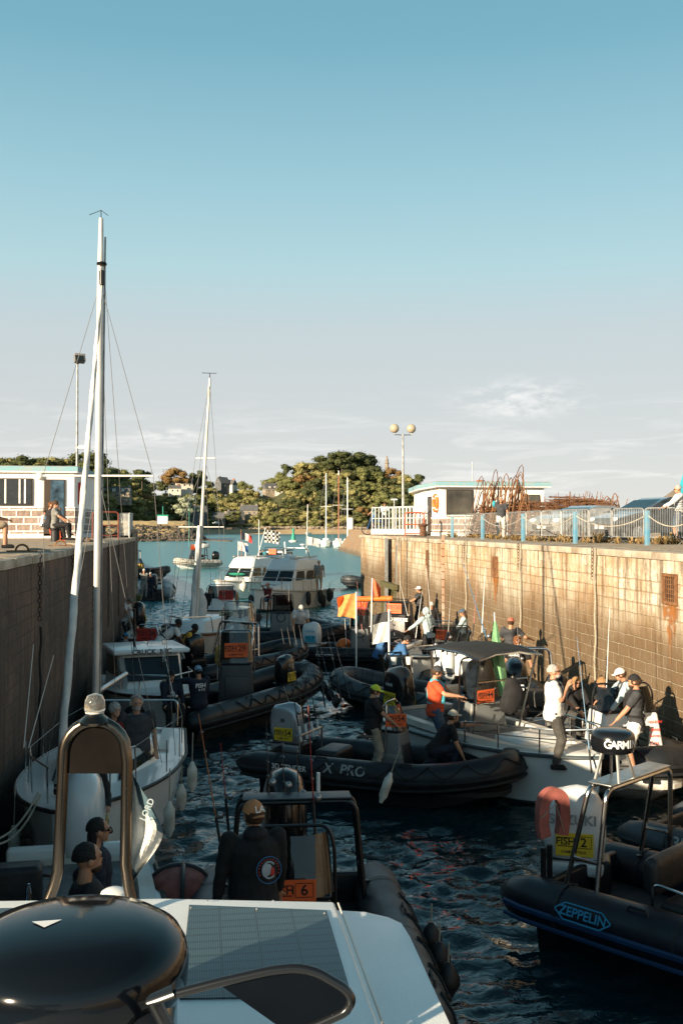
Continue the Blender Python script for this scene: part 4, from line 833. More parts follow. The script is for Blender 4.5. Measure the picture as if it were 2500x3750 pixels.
def hang(name, lab, p_top, z1, kind, grp, dx=.0, off=.06):
    """chain or rope hanging down a wall from the coping"""
    g = M(); x, y = p_top; n_ = int((QZ-z1)/.085)
    if kind == 'chain':
        for k in range(n_):
            z = QZ-.03-k*.085; c = V((x+dx*k/n_, y, z)); a = pi/2*(k % 2)+.4; u = V((cos(a), sin(a), 0))*.028; h_ = V((0, 0, .055))
            g.tube([c+u+h_*.5, c+h_, c-u+h_*.5, c-u-h_*.5, c-h_, c+u-h_*.5], .010, 4, closed=True)
        mt = mat('chain_rust', (.07, .04, .025), .8, noise_amt=.3)
    else:
        pts_ = [V((x+dx*k/30+.01*sin(k), y+.02*sin(k*1.7), QZ+.02-(QZ-z1)*k/30)) for k in range(31)]
        for s in range(3):
            g.tube([p+V((.014*cos(k*2.1+s*2.09), .014*sin(k*2.1+s*2.09), 0)) for k, p in enumerate([pts_[0].lerp(pts_[-1], q/90)+V((.012*sin(q*.3), .02*sin(q*.11), 0)) for q in range(91)])], .016, 5)
        mt = ROPE if kind == 'rope' else ROPED
    return tag(g.build(name, mt), lab, kind.replace('_dark', ''), grp)
def wy(px, X):
    d = ray(px, 1925); return X*d.y/d.x
for px, lab, k in [(140, 'nearest rusty chain on the left wall', 'chain'), (262, 'second chain down the left wall', 'chain'), (340, 'third chain down the left wall', 'chain'), (394, 'fourth chain down the left wall', 'chain'), (432, 'farthest chain down the left wall', 'chain')]:
    hang('wall_chain', lab, (LX+.04, wy(px, LX)), 3.0 if px == 140 else 1.5, k, 'chains hanging down the lock walls')
hang('mooring_rope', 'thick frayed dark rope below the nearest left chain', (LX+.06, wy(140, LX)-.06), .6, 'rope_dark', 'ropes hanging down the lock walls').location.z = -1.4+0
for px, lab, k, z1 in [(1470, 'pale rope down the right wall by the gate recess', 'rope', .3), (1572, 'chain right of the gate recess', 'chain', .5), (1712, 'rope with a chain link top in the middle of the right wall', 'rope', .4), (1912, 'rope behind the man in the coral cap', 'rope', .3), (2187, 'nearest thick rope on the right wall', 'rope', .2)]:
    hang('mooring_rope' if k == 'rope' else 'wall_chain', lab, (RX-.07, wy(px, RX)), z1, k, 'ropes hanging down the lock walls' if k == 'rope' else 'chains hanging down the lock walls')
    hang('wall_chain', 'short chain above the '+' '.join(lab.split()[:9]), (RX-.10, wy(px, RX)+.1), 3.5, 'chain', 'chains hanging down the lock walls') if k == 'rope' else None
# ladder, rusty grilles over painted recess shade, gauge rail
t = thing('gauge_rail', 'rust streaked steel rail fixed down the right wall', 'rail', (RX-.02, wy(1625, RX), 0)); g = M(); g.box((-.02, 0, 2.3), (.06, .18, 4.5)); g.build('channel', mat('rail_rusty_grey', (.34, .30, .25), .7, noise_amt=.4, nscale=.9, tint=(.35, .12, .03)), t, False)
for k in range(14): M().box((-.06, -.02, .4+k*.3), (.04, .22, .03)).build('rung', RUST, t, False)
def rust_wash():
    m, n, l, b = nodes_of('rust_wash'); t = nd(n, l, 'ShaderNodeTexCoord'); q = nd(n, l, 'ShaderNodeTexNoise', {0: t.outputs['Object'], 'Scale': 5, 'Detail': 6})
    r = nd(n, l, 'ShaderNodeMapRange', {0: q.outputs[0], 1: .35, 2: .6, 3: .05, 4: .75}); l.new(r.outputs[0], b.inputs['Alpha']); b.inputs[0].default_value = (.34, .13, .03, 1); b.inputs['Roughness'].default_value = .9; return m
RWASH = rust_wash()
def grille(lab, px, py0, py1, w_):
    Y = wy(px, RX); D = ray(px, 0).y; sc_ = Y/ray(px, 1925).y; z1 = CAM_H-(py0-1925)/3646*sc_; z0 = CAM_H-(py1-1925)/3646*sc_
    t = thing('wall_grille', lab, 'grille', (RX-.01, Y, 0), group='rusty grilles set in the right wall'); M().box((.0, 0, (z0+z1)/2), (.03, w_, z1-z0)).build('recess', mat('recess_dark', (.03, .018, .01), .95), t, False)  # flat dark sheet on the wall, its colour paints the recess shade
    g = M()
    for s in (-1, 1): g.box((-.03, s*w_/2, (z0+z1)/2), (.05, .06, z1-z0+.06))
    g.box((-.03, 0, z1), (.052, w_, .06)); g.box((-.03, 0, z0), (.052, w_, .06)); g.build('frame', RUST, t, False)
    g = M()
    for k in range(1, 7): g.box((-.028, -w_/2+w_*k/7, (z0+z1)/2), (.012, .014, z1-z0))
    nz_ = int((z1-z0)/.09)
    for k in range(1, nz_): g.box((-.036, 0, z0+(z1-z0)*k/nz_), (.010, w_, .014))
    g.build('mesh_bars', RUST, t, False)
    g = M(); q_ = random.Random(int(px))
    for k in range(26):
        y_ = -w_*.6+w_*1.2*k/25; ln = q_.uniform(.25, 1.3)*(1.1-abs(k-12.5)/16); g.add([(-.016-.0004*(k % 3), y_-.03, z0), (-.016-.0004*(k % 3), y_+.03, z0), (-.014-.0004*(k % 3), y_+.012, z0-ln), (-.014-.0004*(k % 3), y_-.012, z0-ln*.9)], [(0, 1, 2, 3)])
    g.build('rust_stain', RWASH, t, False)
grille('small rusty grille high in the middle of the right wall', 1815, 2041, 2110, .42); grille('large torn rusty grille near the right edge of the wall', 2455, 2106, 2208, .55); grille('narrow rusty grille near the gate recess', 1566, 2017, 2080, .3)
# ================================================================ BOATS (local: +y bow, +x starboard, z=0 waterline)
def boat_thing(name, lab, cat, stern, bow, z=0, group=None):
    """stern, bow: world points -> empty at the middle, heading towards the bow"""
    a, b = V(stern), V(bow); c = (a+b)/2; d = b-a
    return thing(name, lab, cat, (c.x, c.y, z), -atan2(d.x, d.y), group)
STK = {}
def sticker(parent, num, mt, o, w=.42, rz=0, rx=0, label=None, ink=None):
    """competition number plate, its face towards local -y before rz"""
    ink = ink or INK; h = w*.62; g = M(); g.rbox((0, 0, 0), (w, .006, h), .002, seg=1); g.mat(1)
    T = Matrix(((1, 0, 0), (0, 0, -1), (0, 1, 0)))
    def P(x, z): return V((x, -.0048, z))
    g.text('FISH', w*.20, T, P(-w*.24, h*.12), bold=1)
    for z_ in (h*.30, -h*.07): g.box((-w*.24, -.0045, z_), (w*.42, .002, h*.035))
    for x in (w*.04, w*.44): g.box((x, -.0045, h*.12), (w*.012, .002, h*.5))
    for z_ in (h*.37, -h*.13): g.box((w*.24, -.0045, z_), (w*.40, .002, h*.025))
    g.text(num, w*.25, T, P(w*.24, h*.11), bold=1); g.text('COMPETITEUR', w*.075, T, P(-w*.02, -h*.32), bold=1)
    o_ = g.build('number_plate', [mt, ink], parent, False); o_.location = o; o_.rotation_euler = (rx, 0, rz); return o_
def wordpart(parent, name, st, size, mt, o, rz=0, rx=0, bold=1, ry=0):
    """lettering lying in the local xz plane, read from -y"""
    T = Matrix(((1, 0, 0), (0, 0, -1), (0, 1, 0))); q = M().text(st, size, T, (0, 0, 0), bold=bold).build(name, mt, parent, False)
    q.location = o; q.rotation_euler = (rx, ry, rz); return q
def tube_path(L, B, r, z0, rise, y0=.1, n=16, pw=2.3):
    """half of the inflatable collar, stern to bow"""
    b = B/2-r; yb = L/2-r; ys = yb-(yb+L/2)*(1-(.5+y0)); pts = []
    for i in range(7):
        t = i/6; pts.append(V((b, -L/2+(ys+L/2)*t, z0+rise*.10*t*t)))
    for i in range(1, n+1):
        t = i/n; a = t*pi/2; x = b*(max(cos(a), 0))**(2/pw); y = ys+(yb-ys)*(sin(a))**(2/pw*1.0); u = (y-ys)/(yb-ys); pts.append(V((x, y, z0+rise*(.1+.9*u**1.6))))
    return pts
def rib(name, lab, stern, bow, L=None, B=2.2, r=.25, tm=None, hm=None, z0=.42, rise=.28, strake=1, bands=None, rope=True, group=None, strake_m=None, cap_m=None):
    tm = tm or HYP; hm = hm or HYP; L = L or (V(stern)-V(bow)).xy.length
    t = boat_thing('inflatable_boat', lab, 'inflatable boat', stern, bow, group=group)
    P = tube_path(L, B, r, z0, rise); full = P+[V((-p.x, p.y, p.z)) for p in reversed(P[:-1])]
    a = full[0]; e = full[-1]; st = [a+V((0, -.42, .0)), a+V((0, -.26, 0))]; en = [e+V((0, -.26, 0)), e+V((0, -.42, 0))]
    n = len(full); pts = st+full+en; rs_ = [r*.28, r*.72]+[r*(.93+.07*min(1, i/3, (n-1-i)/3)) for i in range(n)]+[r*.72, r*.28]
    g = M().tube(pts, rs_, 18); N_ = len(pts); g.mat(1)
    for i in range(3, N_-3, 3):
        p, q = pts[i], pts[i+1]; d = (q-p).normalized()*.02; g.tube([p-d, p+d], r*1.006, 18, cap=False)
    for i in bands or ():
        p, q = pts[i], pts[i+1]; d = (q-p).normalized()*.05; g.tube([p-d, p+d], r*1.03, 18, cap=False)
    g.build('tube', [tm, RUB], t, ang=60)
    if strake:
        for k, (dz, rr, out) in enumerate(((-.02, .030, .985), (-.30*r/.25*.35-.03, .022, .97))):
            g = M(); q = []
            for i in range(1, N_-1):
                d = (pts[i+1]-pts[i-1]); nn = V((d.y, -d.x, 0)).normalized(); q.append(pts[i]+nn*r*out*(rs_[i]/r)+V((0, 0, dz)))
            g.tube(q, rr, 6, flat=1.3); g.build('rub_strake', strake_m or RUB, t)
    if rope:
        for s in (1, -1):
            g = M(); q = []; idx = [i for i in range(4, len(P)+1)]; 
            for a_, b_ in zip(idx, idx[1:]):
                A_, B_ = pts[a_] if s > 0 else V((-pts[a_].x, pts[a_].y, pts[a_].z)), pts[b_] if s > 0 else V((-pts[b_].x, pts[b_].y, pts[b_].z))
                if (B_-A_).length < .04: continue
                m_ = max(2, int((B_-A_).length/.1))
                for k in range(m_): q.append(A_.lerp(B_, k/m_))
            z_ = []; acc = 0
            for i, p in enumerate(q):
                if i: acc += (q[i]-q[i-1]).length
                d = (q[min(i+1, len(q)-1)]-q[max(i-1, 0)]); nn = V((d.y, -d.x, 0)).normalized()*s; ph = abs(sin(acc*pi/.62)); an = R(62-50*ph); z_.append(p+nn*(r+.014)*cos(an)+V((0, 0, (r+.014)*sin(an))))
            g.tube(z_, .014, 5); g.build('grab_rope', ROPED, t)
    for s in (1, -1):
        for i in (3, 6):
            p = pts[i]; M().lathe([(.035, -.01), (.035, .012), (.02, .016), (.004, .016)], (s*p.x-s*r*.55, p.y, p.z+r*.82), 12).build('valve', BLACKP, t)
        for i in (5, 9):
            p = pts[i]; a_ = V((s*(p.x+r*.45), p.y, p.z+r*.86)); M().tube([a_+V((0, -.13, -.01)), a_+V((0, -.10, .05)), a_+V((0, .10, .05)), a_+V((0, .13, -.01))], .017, 6).build('handle', RUB, t)
    # hull: V bottom with chine under the collar
    rings = []
    for i in range(0, len(P), 2):
        p = P[i]; w_ = max(p.x*.92+.02, .03); kz = -.42+max(0, (p.y/(L/2)))**2.4*(z0+rise*.9+.28); cz = z0-.22+(p.z-z0)*.9; mz = -.10+max(0, p.y/(L/2))**2.2*(z0+rise-.1)
        rings.append([V((w_, p.y, cz)), V((w_*.93, p.y, mz)), V((0, p.y, min(kz, mz))), V((-w_*.93, p.y, mz)), V((-w_, p.y, cz))])
    M().loft(rings).build('hull', hm, t, ang=30)
    fl = [(P[i].x, P[i].y, z0-.12) for i in range(0, len(P), 2)]; poly = [(x, y) for x, y, z in fl]+[(-x, y) for x, y, z in reversed(fl)][1:]
    M().prism(poly, z0-.2, z0-.12).build('deck', mat('deck_grey', (.03, .033, .036), .7, noise_amt=.2) if hm is not WHITE else WSTAIN, t, False)
    M().rbox((0, -L/2+.12, z0+.02), (B-2*r, .1, .42), .03).build('transom', hm, t)
    t['_L'] = L; return t
def outboard(t, loc, s=1.0, mt=None, txt=None, tm=None, rz=0, tilt=0, badge=True, plate=None, plate_m=None, stripe=None, tsz=.07):
    """outboard motor: local +y towards the boat; cowl behind the transom"""
    mt = mt or BLACKG; e = bpy.data.objects.new('outboard_motor', None); COL.objects.link(e); e.parent = t; e.location = loc; e.rotation_euler = (tilt, 0, rz); e.scale = (s, s, s)
    rings = []
    for z, lx_, ly, oy, p_ in ((.18, .16, .26, .02, 3), (.22, .19, .31, 0, 3.2), (.42, .205, .345, -.01, 3.2), (.60, .205, .35, -.02, 3), (.76, .19, .33, -.03, 2.8), (.86, .165, .29, -.045, 2.6), (.925, .12, .22, -.06, 2.4), (.945, .05, .1, -.07, 2)):
        ring = []
        for k in range(28):
            a = 2*pi*k/28; ca, sa = cos(a), sin(a); x = lx_*abs(ca)**(2/p_)*(1 if ca > 0 else -1); y = ly*abs(sa)**(2/p_)*(1 if sa > 0 else -1)
            ring.append((x, y+oy, z+(.03*(y/ly) if z > .7 else 0)))
        rings.append(ring)
    c = M().loft(rings).build('cowl', mt, e, ang=50)
    M().rbox((0, 0, .1), (.36, .6, .18), .06, top=(1.05, 1.08)).build('lower_cowl', mt if mt is not BLACKG else BLACKP, e)
    g = M(); g.rbox((0, -.02, -.32), (.16, .34, .75), .06, top=(1.2, 1.1)); g.rbox((0, -.04, -.72), (.26, .5, .03), .012); g.build('leg', mt if mt is not BLACKG else BLACKP, e)
    g = M(); g.rbox((0, .3, -.05), (.3, .16, .5), .03); g.build('bracket', BLACKP, e)
    M().rbox((0, -.01, .205), (.395, .66, .018), .008).build('seam_stripe', BLACKP if stripe is None else stripe, e)
    if txt:
        for sgn in (1, -1):
            q = wordpart(e, 'lettering', txt, tsz, tm or WINK, (sgn*.215, -.02, .64), rz=sgn*pi/2)
        q = wordpart(e, 'lettering', txt, tsz, tm or WINK, (0, -.367, .52))
    if plate:
        for sg in ((1, -1) if plate_m else ()):
            sticker(e, plate, plate_m, (sg*.218, 0, .38), .40, rz=sg*pi/2)
    return e
def tubetext(t, st, size, y, al, mt, B, r, z0, side=1, dz=0, name='lettering'):
    a = R(al); x = side*(B/2-r+(r+.010)*cos(a)); q = wordpart(t, name, st, size, mt, (x, y, z0+dz+(r+.010)*sin(a)), rz=side*pi/2, rx=-a); return q
def toloc(t, p): return (Matrix.Translation(t.location) @ Matrix.Rotation(t.rotation_euler.z, 4, 'Z')).inverted() @ V(p)
def console(t, loc, w=.75, d=.7, h=.95, mt=None, glass_m=None, frame=STEEL, sh=.5, face=0, name='console', seatm=SEAT, hatch=None, screen=True, seat=True, wheel=True):
    """steering console; its front (windscreen side) faces +y unless turned by face"""
    mt = mt or GREYC; e = bpy.data.objects.new(name, None); COL.objects.link(e); e.parent = t; e.location = loc; e.rotation_euler = (0, 0, face)
    b = M().rbox((0, 0, h/2), (w, d, h), .06, top=(.82, .72), shift=(0, -.02)).build('console_body', mt, e)
    M().rbox((0, -.02, h+.015), (w*.84, d*.7, .05), .02).build('dashboard', BLACKP, e)
    if hatch: M().rbox((0, d*.43, h*.45), (w*.62, .05, h*.55), .02, rx=.14).build('hatch', hatch, e)
    if screen:
        W2 = w*.46; rows = []
        for i in range(6):
            z = h+.03+sh*i/5; lean = -.22*(i/5); row = []
            for k in range(11):
                a = R(-80+160*k/10); kk = (1-.12*(i/5)); row.append((W2*sin(a)*kk*(1 if abs(a) < 1.4 else 1), d*.10+.22*cos(a)+lean*.8, z))
            rows.append(row)
        M().sheet(rows, .006).build('windscreen', glass_m or GLT, e)
        fr = rnd_path([(-w*.49, -.05, h*.55), (-w*.47, -.02, h+sh*.8), (-w*.40, -.06, h+sh+.08), (w*.40, -.06, h+sh+.08), (w*.47, -.02, h+sh*.8), (w*.49, -.05, h*.55)], .12)
        M().tube(fr, .018, 8).build('grab_frame', frame, e)
    if wheel:
        M().tube(arc((0, 0, 0), .17, 0, 360, 20)[:-1], .016, 6, closed=True).build('steering_wheel', BLACKP, e).location = (0, -d*.45, h*.85)
    if seat:
        g = M(); g.rbox((0, -.95, .32), (w*.95, .45, .5), .06); sb = g.build('seat_box', mt, e); M().rbox((0, -.95, .62), (w*.98, .5, .13), .05).build('seat', seatm, e); M().rbox((0, -1.2, .92), (w*.92, .12, .32), .05).build('backrest', seatm, e)
    return e
def arch(t, y, w, h, z0=.5, lean=.25, mt=STEEL, r=.022, plate=False, name='arch'):
    g = M(); g.tube(rnd_path([(-w/2, y, z0), (-w/2*.86, y+lean, z0+h), (w/2*.86, y+lean, z0+h), (w/2, y, z0)], .14), r, 9)
    g.tube(rnd_path([(-w/2, y+.42, z0), (-w/2*.86, y+lean+.22, z0+h-.01), (w/2*.86, y+lean+.22, z0+h-.01), (w/2, y+.42, z0)], .14), r, 9)
    for s in (-1, 1): g.tube([(s*w/2*.95, y+lean*.35, z0+h*.38), (s*w/2*.95, y+lean*.3+.36, z0+h*.38)], r*.8, 7)
    o = g.build(name, mt, t)
    if plate: M().rbox((0, y+lean+.1, z0+h+.03), (w*.8, .3, .02), .008).build('arch_plate', ALU, o)
    return o
def fender(lab, loc, L=.6, r=.1, mt=None, rz=0, tilt=0, rope_up=.5, tiltd=0):
    mt = mt or FEND; t = thing('fender', lab, 'fender', loc, rz, rx=tilt, ry=tiltd)
    M().lathe([(.0, -L/2-.06), (.03, -L/2-.05), (r*.55, -L/2), (r, -L/2+r*.8), (r, L/2-r*.8), (r*.55, L/2), (.03, L/2+.05), (.0, L/2+.06)], seg=16).build('fender_body', mt, t)
    M().tube([(0, 0, L/2+.03), (.01, .01, L/2+rope_up)], .010, 5).build('lanyard', ROPE, t); return t
def rod(lab, base, tip, mt=None, reel=True, grp='fishing rods', bend=0):
    b, q = V(base), V(tip); mt = mt or mat('rod_black', (.015, .015, .017), .3)
    t = thing('fishing_rod', lab, 'fishing rod', b, group=grp); d = q-b; L = d.length; n = 12
    pts = [d*(i/n)+V((bend*(i/n)**2, 0, 0)) for i in range(n+1)]
    M().tube(pts, [.011-.008*i/n for i in range(n+1)], 6).build('blank', mt, t); u = d.normalized()
    M().tube([u*0, u*.38], .017, 8).build('handle', BLACKP, t)
    if reel:
        M().ell(u*.42+V((.05, -.04, 0)), (.045, .04, .045), 10, 6).build('reel', mat('reel_silver', (.35, .35, .36), .25, metal=.7), t)
    for k in range(2, 7): M().tube(arc(u*(L*k/7)+V((bend*(k/7)**2, 0, 0)), .018, 0, 360, 8)[:-1], .003, 4, closed=True).build('ring', STEEL, t)
    return t
def hull(t, L, B, H=.9, hb=1.15, mt=WHITE, name='hull', draft=.35, fine=2.2, stern_w=.88, deckm=None, open_=None, rail=None, rail_r=.035, flare=.82, camber=.04, n=14):
    """moulded hull loft; returns function half-breadth(y), sheer(y)"""
    def hw(y):
        u = (y+L/2)/L; return B/2*((stern_w+(1-stern_w)*min(1, u/.35)) if u < .45 else (max(0, 1-((u-.45)/.55)**fine))**.75)
    def sh(y): u = (y+L/2)/L; return H+(hb-H)*u**2
    rings = []
    for i in range(n+1):
        u = i/n; u = u**.8 if i else 0; y = -L/2+L*u; w_ = max(hw(y), .02); s_ = sh(y); ch = -.02+max(0, u-.5)**2*1.7*H*.6; k = -draft+max(0, u-.55)**2.2*(draft+hb*.55)*4.2*.8
        k = min(k, ch-.01); f = flare-.18*max(0, u-.5)*2
        yy = y
        rings.append([V((w_, yy, s_)), V((w_*(f+.10), yy-.03*u, s_*.55+ch*.45)), V((w_*f, yy-.10*u, ch)), V((w_*f*.5, yy-.13*u, (ch+k)/2)), V((0, yy-.15*u, k)), V((-w_*f*.5, yy-.13*u, (ch+k)/2)), V((-w_*f, yy-.10*u, ch)), V((-w_*(f+.10), yy-.03*u, s_*.55+ch*.45)), V((-w_, yy, s_))])
    h = M().loft(rings, cap=True, closed=False); M_ = h
    # transom end
    h.build(name, mt, t, ang=32)
    ys = [-L/2+L*(i/22) for i in range(23)]
    if deckm is not False:
        dm = deckm or mt; g = M(); rows = []
        for y in ys:
            w_ = max(hw(y)-.01, .01); z = sh(y)
            rows.append([V((w_*q, y, z-.02+camber*(1-q*q))) for q in (-1, -.75, -.4, 0, .4, .75, 1)])
        g.loft(rows, cap=False, closed=False); g.build('deck', dm, t, ang=60)
    side = [V((hw(y)+.012, y, sh(y)-.03)) for y in ys]; pr_ = side+[V((-p.x, p.y, p.z)) for p in reversed(side)]
    M().tube(pr_, rail_r, 6, flat=1.0).build('rub_rail', rail or RUB, t)
    return hw, sh
def cockpit(t, hw, sh, y0, y1, depth=.55, inset=.16, mt=None):
    """coaming ring with a dark recessed well: built as raised coaming + inner tray"""
    mt = mt or WSTAIN; g = M(); ys = [y0+(y1-y0)*i/6 for i in range(7)]
    out_ = [(hw(y)-inset, y) for y in ys]+[(-(hw(y)-inset), y) for y in reversed(ys)]
    zt = max(sh(y0), sh(y1))+.04
    inn = [(x*.86, y0+(y-y0)*.97+.02) for x, y in out_]
    g.loft([[(x, y, zt-.12) for x, y in out_], [(x, y, zt) for x, y in out_], [(x*.93, y, zt) for x, y in inn], [(x*.9, y, zt-.10) for x, y in inn]], cap=False); g.build('coaming', mt, t, ang=40)
    M().prism([(x*.93, y) for x, y in inn], zt-.075, zt-.068).build('cockpit_floor', mat('deck_shadow_grey', (.16, .165, .165), .7, noise_amt=.2), t, False)
def cabin(t, rings, mt=WHITE, name='cabin', ang=38):
    """rings: list of (y_front, y_back, halfwidth_front, halfwidth_back, z) bottom to top"""
    g = M(); rr = []
    for yf, yb, wf, wb, z in rings:
        c = .12; P = [(wf-c*.8, yf), (wf, yf-c), (wb, yb+c), (wb-c*.8, yb)]; P = P+[(-x, y) for x, y in reversed(P)]
        # bow the front edge slightly
        rr.append([V((x, y, z)) for x, y in P[:1]]+[V((P[1][0], P[1][1], z)), V((P[2][0], P[2][1], z)), V((P[3][0], P[3][1], z)), V((P[4][0], P[4][1], z)), V((P[5][0], P[5][1], z)), V((P[6][0], P[6][1], z)), V((P[7][0], P[7][1], z)), V((0, yf+.08, z))])
    g.loft(rr); return g.build(name, mt, t, ang=ang)
def pane(t, q, mt=GLD, name='window', push=.012, frame=None):
    """4 corners counter-clockwise seen from outside"""
    q = [V(p) for p in q]; nn = (q[1]-q[0]).cross(q[3]-q[0]).normalized(); c = sum(q, V())/4; g = M()
    a = [p+nn*push for p in q]; b_ = [c+(p-c)*.97-nn*.01+nn*0 for p in q]; g.loft([[p-nn*.015 for p in q], a]); o = g.build(name, frame or mt, t, False)
    if frame: M().loft([[c+(p-c)*.9-nn*.0 for p in q], [c+(p-c)*.9+nn*(push+.006) for p in q]]).build('glass', mt, o, False)
    return o
def rail(t, pts, posts, r=.013, mt=STEEL, name='guard_rail', mid=None):
    g = M(); g.tube(rnd_path(pts, .12), r, 7)
    for a, b in posts: g.tube([a, b], r*.9, 6)
    if mid: g.tube(rnd_path(mid, .12), r*.7, 6)
    return g.build(name, mt, t)
def wire(t, a, b, r=.006, mt=None, name='stay'): return M().tube([a, b], r, 5).build(name, mt or mat('wire_steel', (.22, .22, .22), .4, metal=.6), t)
def flagcloth(parent, name, o, w, h, mt, wav=.12, seed=0, droop=.3, n=12, du=V((1, 0, 0)), dv=V((0, 0, 1)), mats=None, pattern=None, taper=0):
    """waving cloth sheet attached at its hoist"""
    nn = du.cross(dv).normalized(); rows = []; g = M()
    for j in range(n+1):
        v_ = j/n; row = []
        for i in range(n+1):
            u = i/n; a = wav*(u**.7)*sin(u*6+v_*2.5+seed)*.6+wav*.4*u*sin(u*11+seed*2+v_*5); hh = h*(1-taper*u)
            row.append(V(o)+du*w*u*(1-droop*.25)+dv*(hh*(v_-.5)+0)-V((0, 0, 1))*droop*w*u**1.4*.7+nn*a)
        rows.append(row)
    if not pattern: g.sheet(rows, .004)
    else:
        for j in range(n):
            for i in range(n):
                g.mat(pattern(i/n, j/n)); g.add([rows[j][i], rows[j][i+1], rows[j+1][i+1], rows[j+1][i]], [(0, 1, 2, 3)])
    o_ = g.build(name, mats or mt, parent, ang=80); return o_
# ================================================================ PEOPLE
SKIN = mat('skin_tan', (.46, .235, .145), .5, noise_amt=.12, nscale=9); SKIND = mat('skin_dark', (.10, .045, .028), .5, noise_amt=.12, nscale=9); SKINP = mat('skin_pale', (.50, .28, .19), .55, noise_amt=.1, nscale=9)
def cloth(name, c, tint=None): return mat('cloth_'+name, c, .85, noise_amt=.14, nscale=7, bump=.5, bscale=7, tint=tint)
CBLK = cloth('black', (.013, .013, .015)); CWHT = cloth('white', (.72, .71, .69)); CCHR = cloth('charcoal', (.045, .048, .055)); CNVY = cloth('navy', (.012, .018, .035)); CJEA = cloth('denim', (.06, .10, .16)); CJED = cloth('dark_denim', (.025, .035, .055)); CRED = cloth('orange_red', (.62, .075, .025)); CMAR = cloth('maroon', (.12, .02, .02)); CLBL = cloth('pale_blue', (.40, .50, .53)); CBLU = cloth('bright_blue', (.04, .13, .30)); CGRY = cloth('grey', (.20, .20, .19)); CKHA = cloth('khaki', (.30, .24, .17)); CCAM = cloth('camouflage', (.32, .29, .23), tint=(.12, .11, .09)); CYEL = cloth('yellow', (.60, .33, .04)); CDKG = cloth('dark_grey_trousers', (.06, .057, .052)); CCRM = cloth('cream', (.55, .50, .40)); CLGR = cloth('light_grey', (.48, .47, .45)); CSTR = cloth('striped_white', (.62, .62, .62)); CDRE = cloth('dark_red', (.16, .018, .012))
CNEO = cloth('neon_yellow', (.62, .72, .06)); CTAN = cloth('tan_orange', (.55, .22, .09)); CCOR = cloth('coral', (.55, .16, .11)); CTEA = cloth('teal_towel', (.06, .38, .48)); HBRN = mat('hair_brown', (.07, .035, .018), .7, noise_amt=.35, nscale=30, bump=1, bscale=60); HBLK = mat('hair_black', (.008, .007, .007), .6, noise_amt=.3, nscale=30, bump=1, bscale=60); HGRY = mat('hair_grey', (.42, .41, .39), .8, noise_amt=.25, nscale=30, bump=1, bscale=50); HAUB = mat('hair_auburn', (.20, .075, .025), .65, noise_amt=.35, nscale=30, bump=1, bscale=60); HBLD = mat('hair_blond', (.35, .20, .09), .7, noise_amt=.3, nscale=30, bump=1, bscale=60)
REM = []; HEADS = {}
def ik(a, b, l1, l2, pole):
    a, b = V(a), V(b); d = b-a; D = min(d.length, (l1+l2)*.995); u = d.normalized() if d.length > 1e-6 else V((0, 0, -1)); b2 = a+u*D
    x = (l1*l1-l2*l2+D*D)/(2*D); h = sqrt(max(0, l1*l1-x*x)); p = V(pole)-u*V(pole).dot(u); p = p.normalized() if p.length > 1e-5 else u.orthogonal(); return a+u*x+p*h, b2
def limb(g, a, b, ra, rb, seg=10, bulge=1.0):
    a, b = V(a), V(b); d = (b-a); L = d.length; u = d.normalized() if L > 1e-6 else V((0, 0, 1)); pts = []; rr = []
    for t_, k in ((-.0, 0.0), (0, 1)): pass
    P = [(a-u*ra*.85, ra*.45), (a-u*ra*.45, ra*.85), (a, ra), (a.lerp(b, .3), (ra*.7+rb*.3)*bulge), (a.lerp(b, .65), (ra*.35+rb*.65)*(1+(bulge-1)*.5)), (b, rb), (b+u*rb*.45, rb*.85), (b+u*rb*.85, rb*.45)]
    g.tube([p for p, r_ in P], [r_ for p, r_ in P], seg)
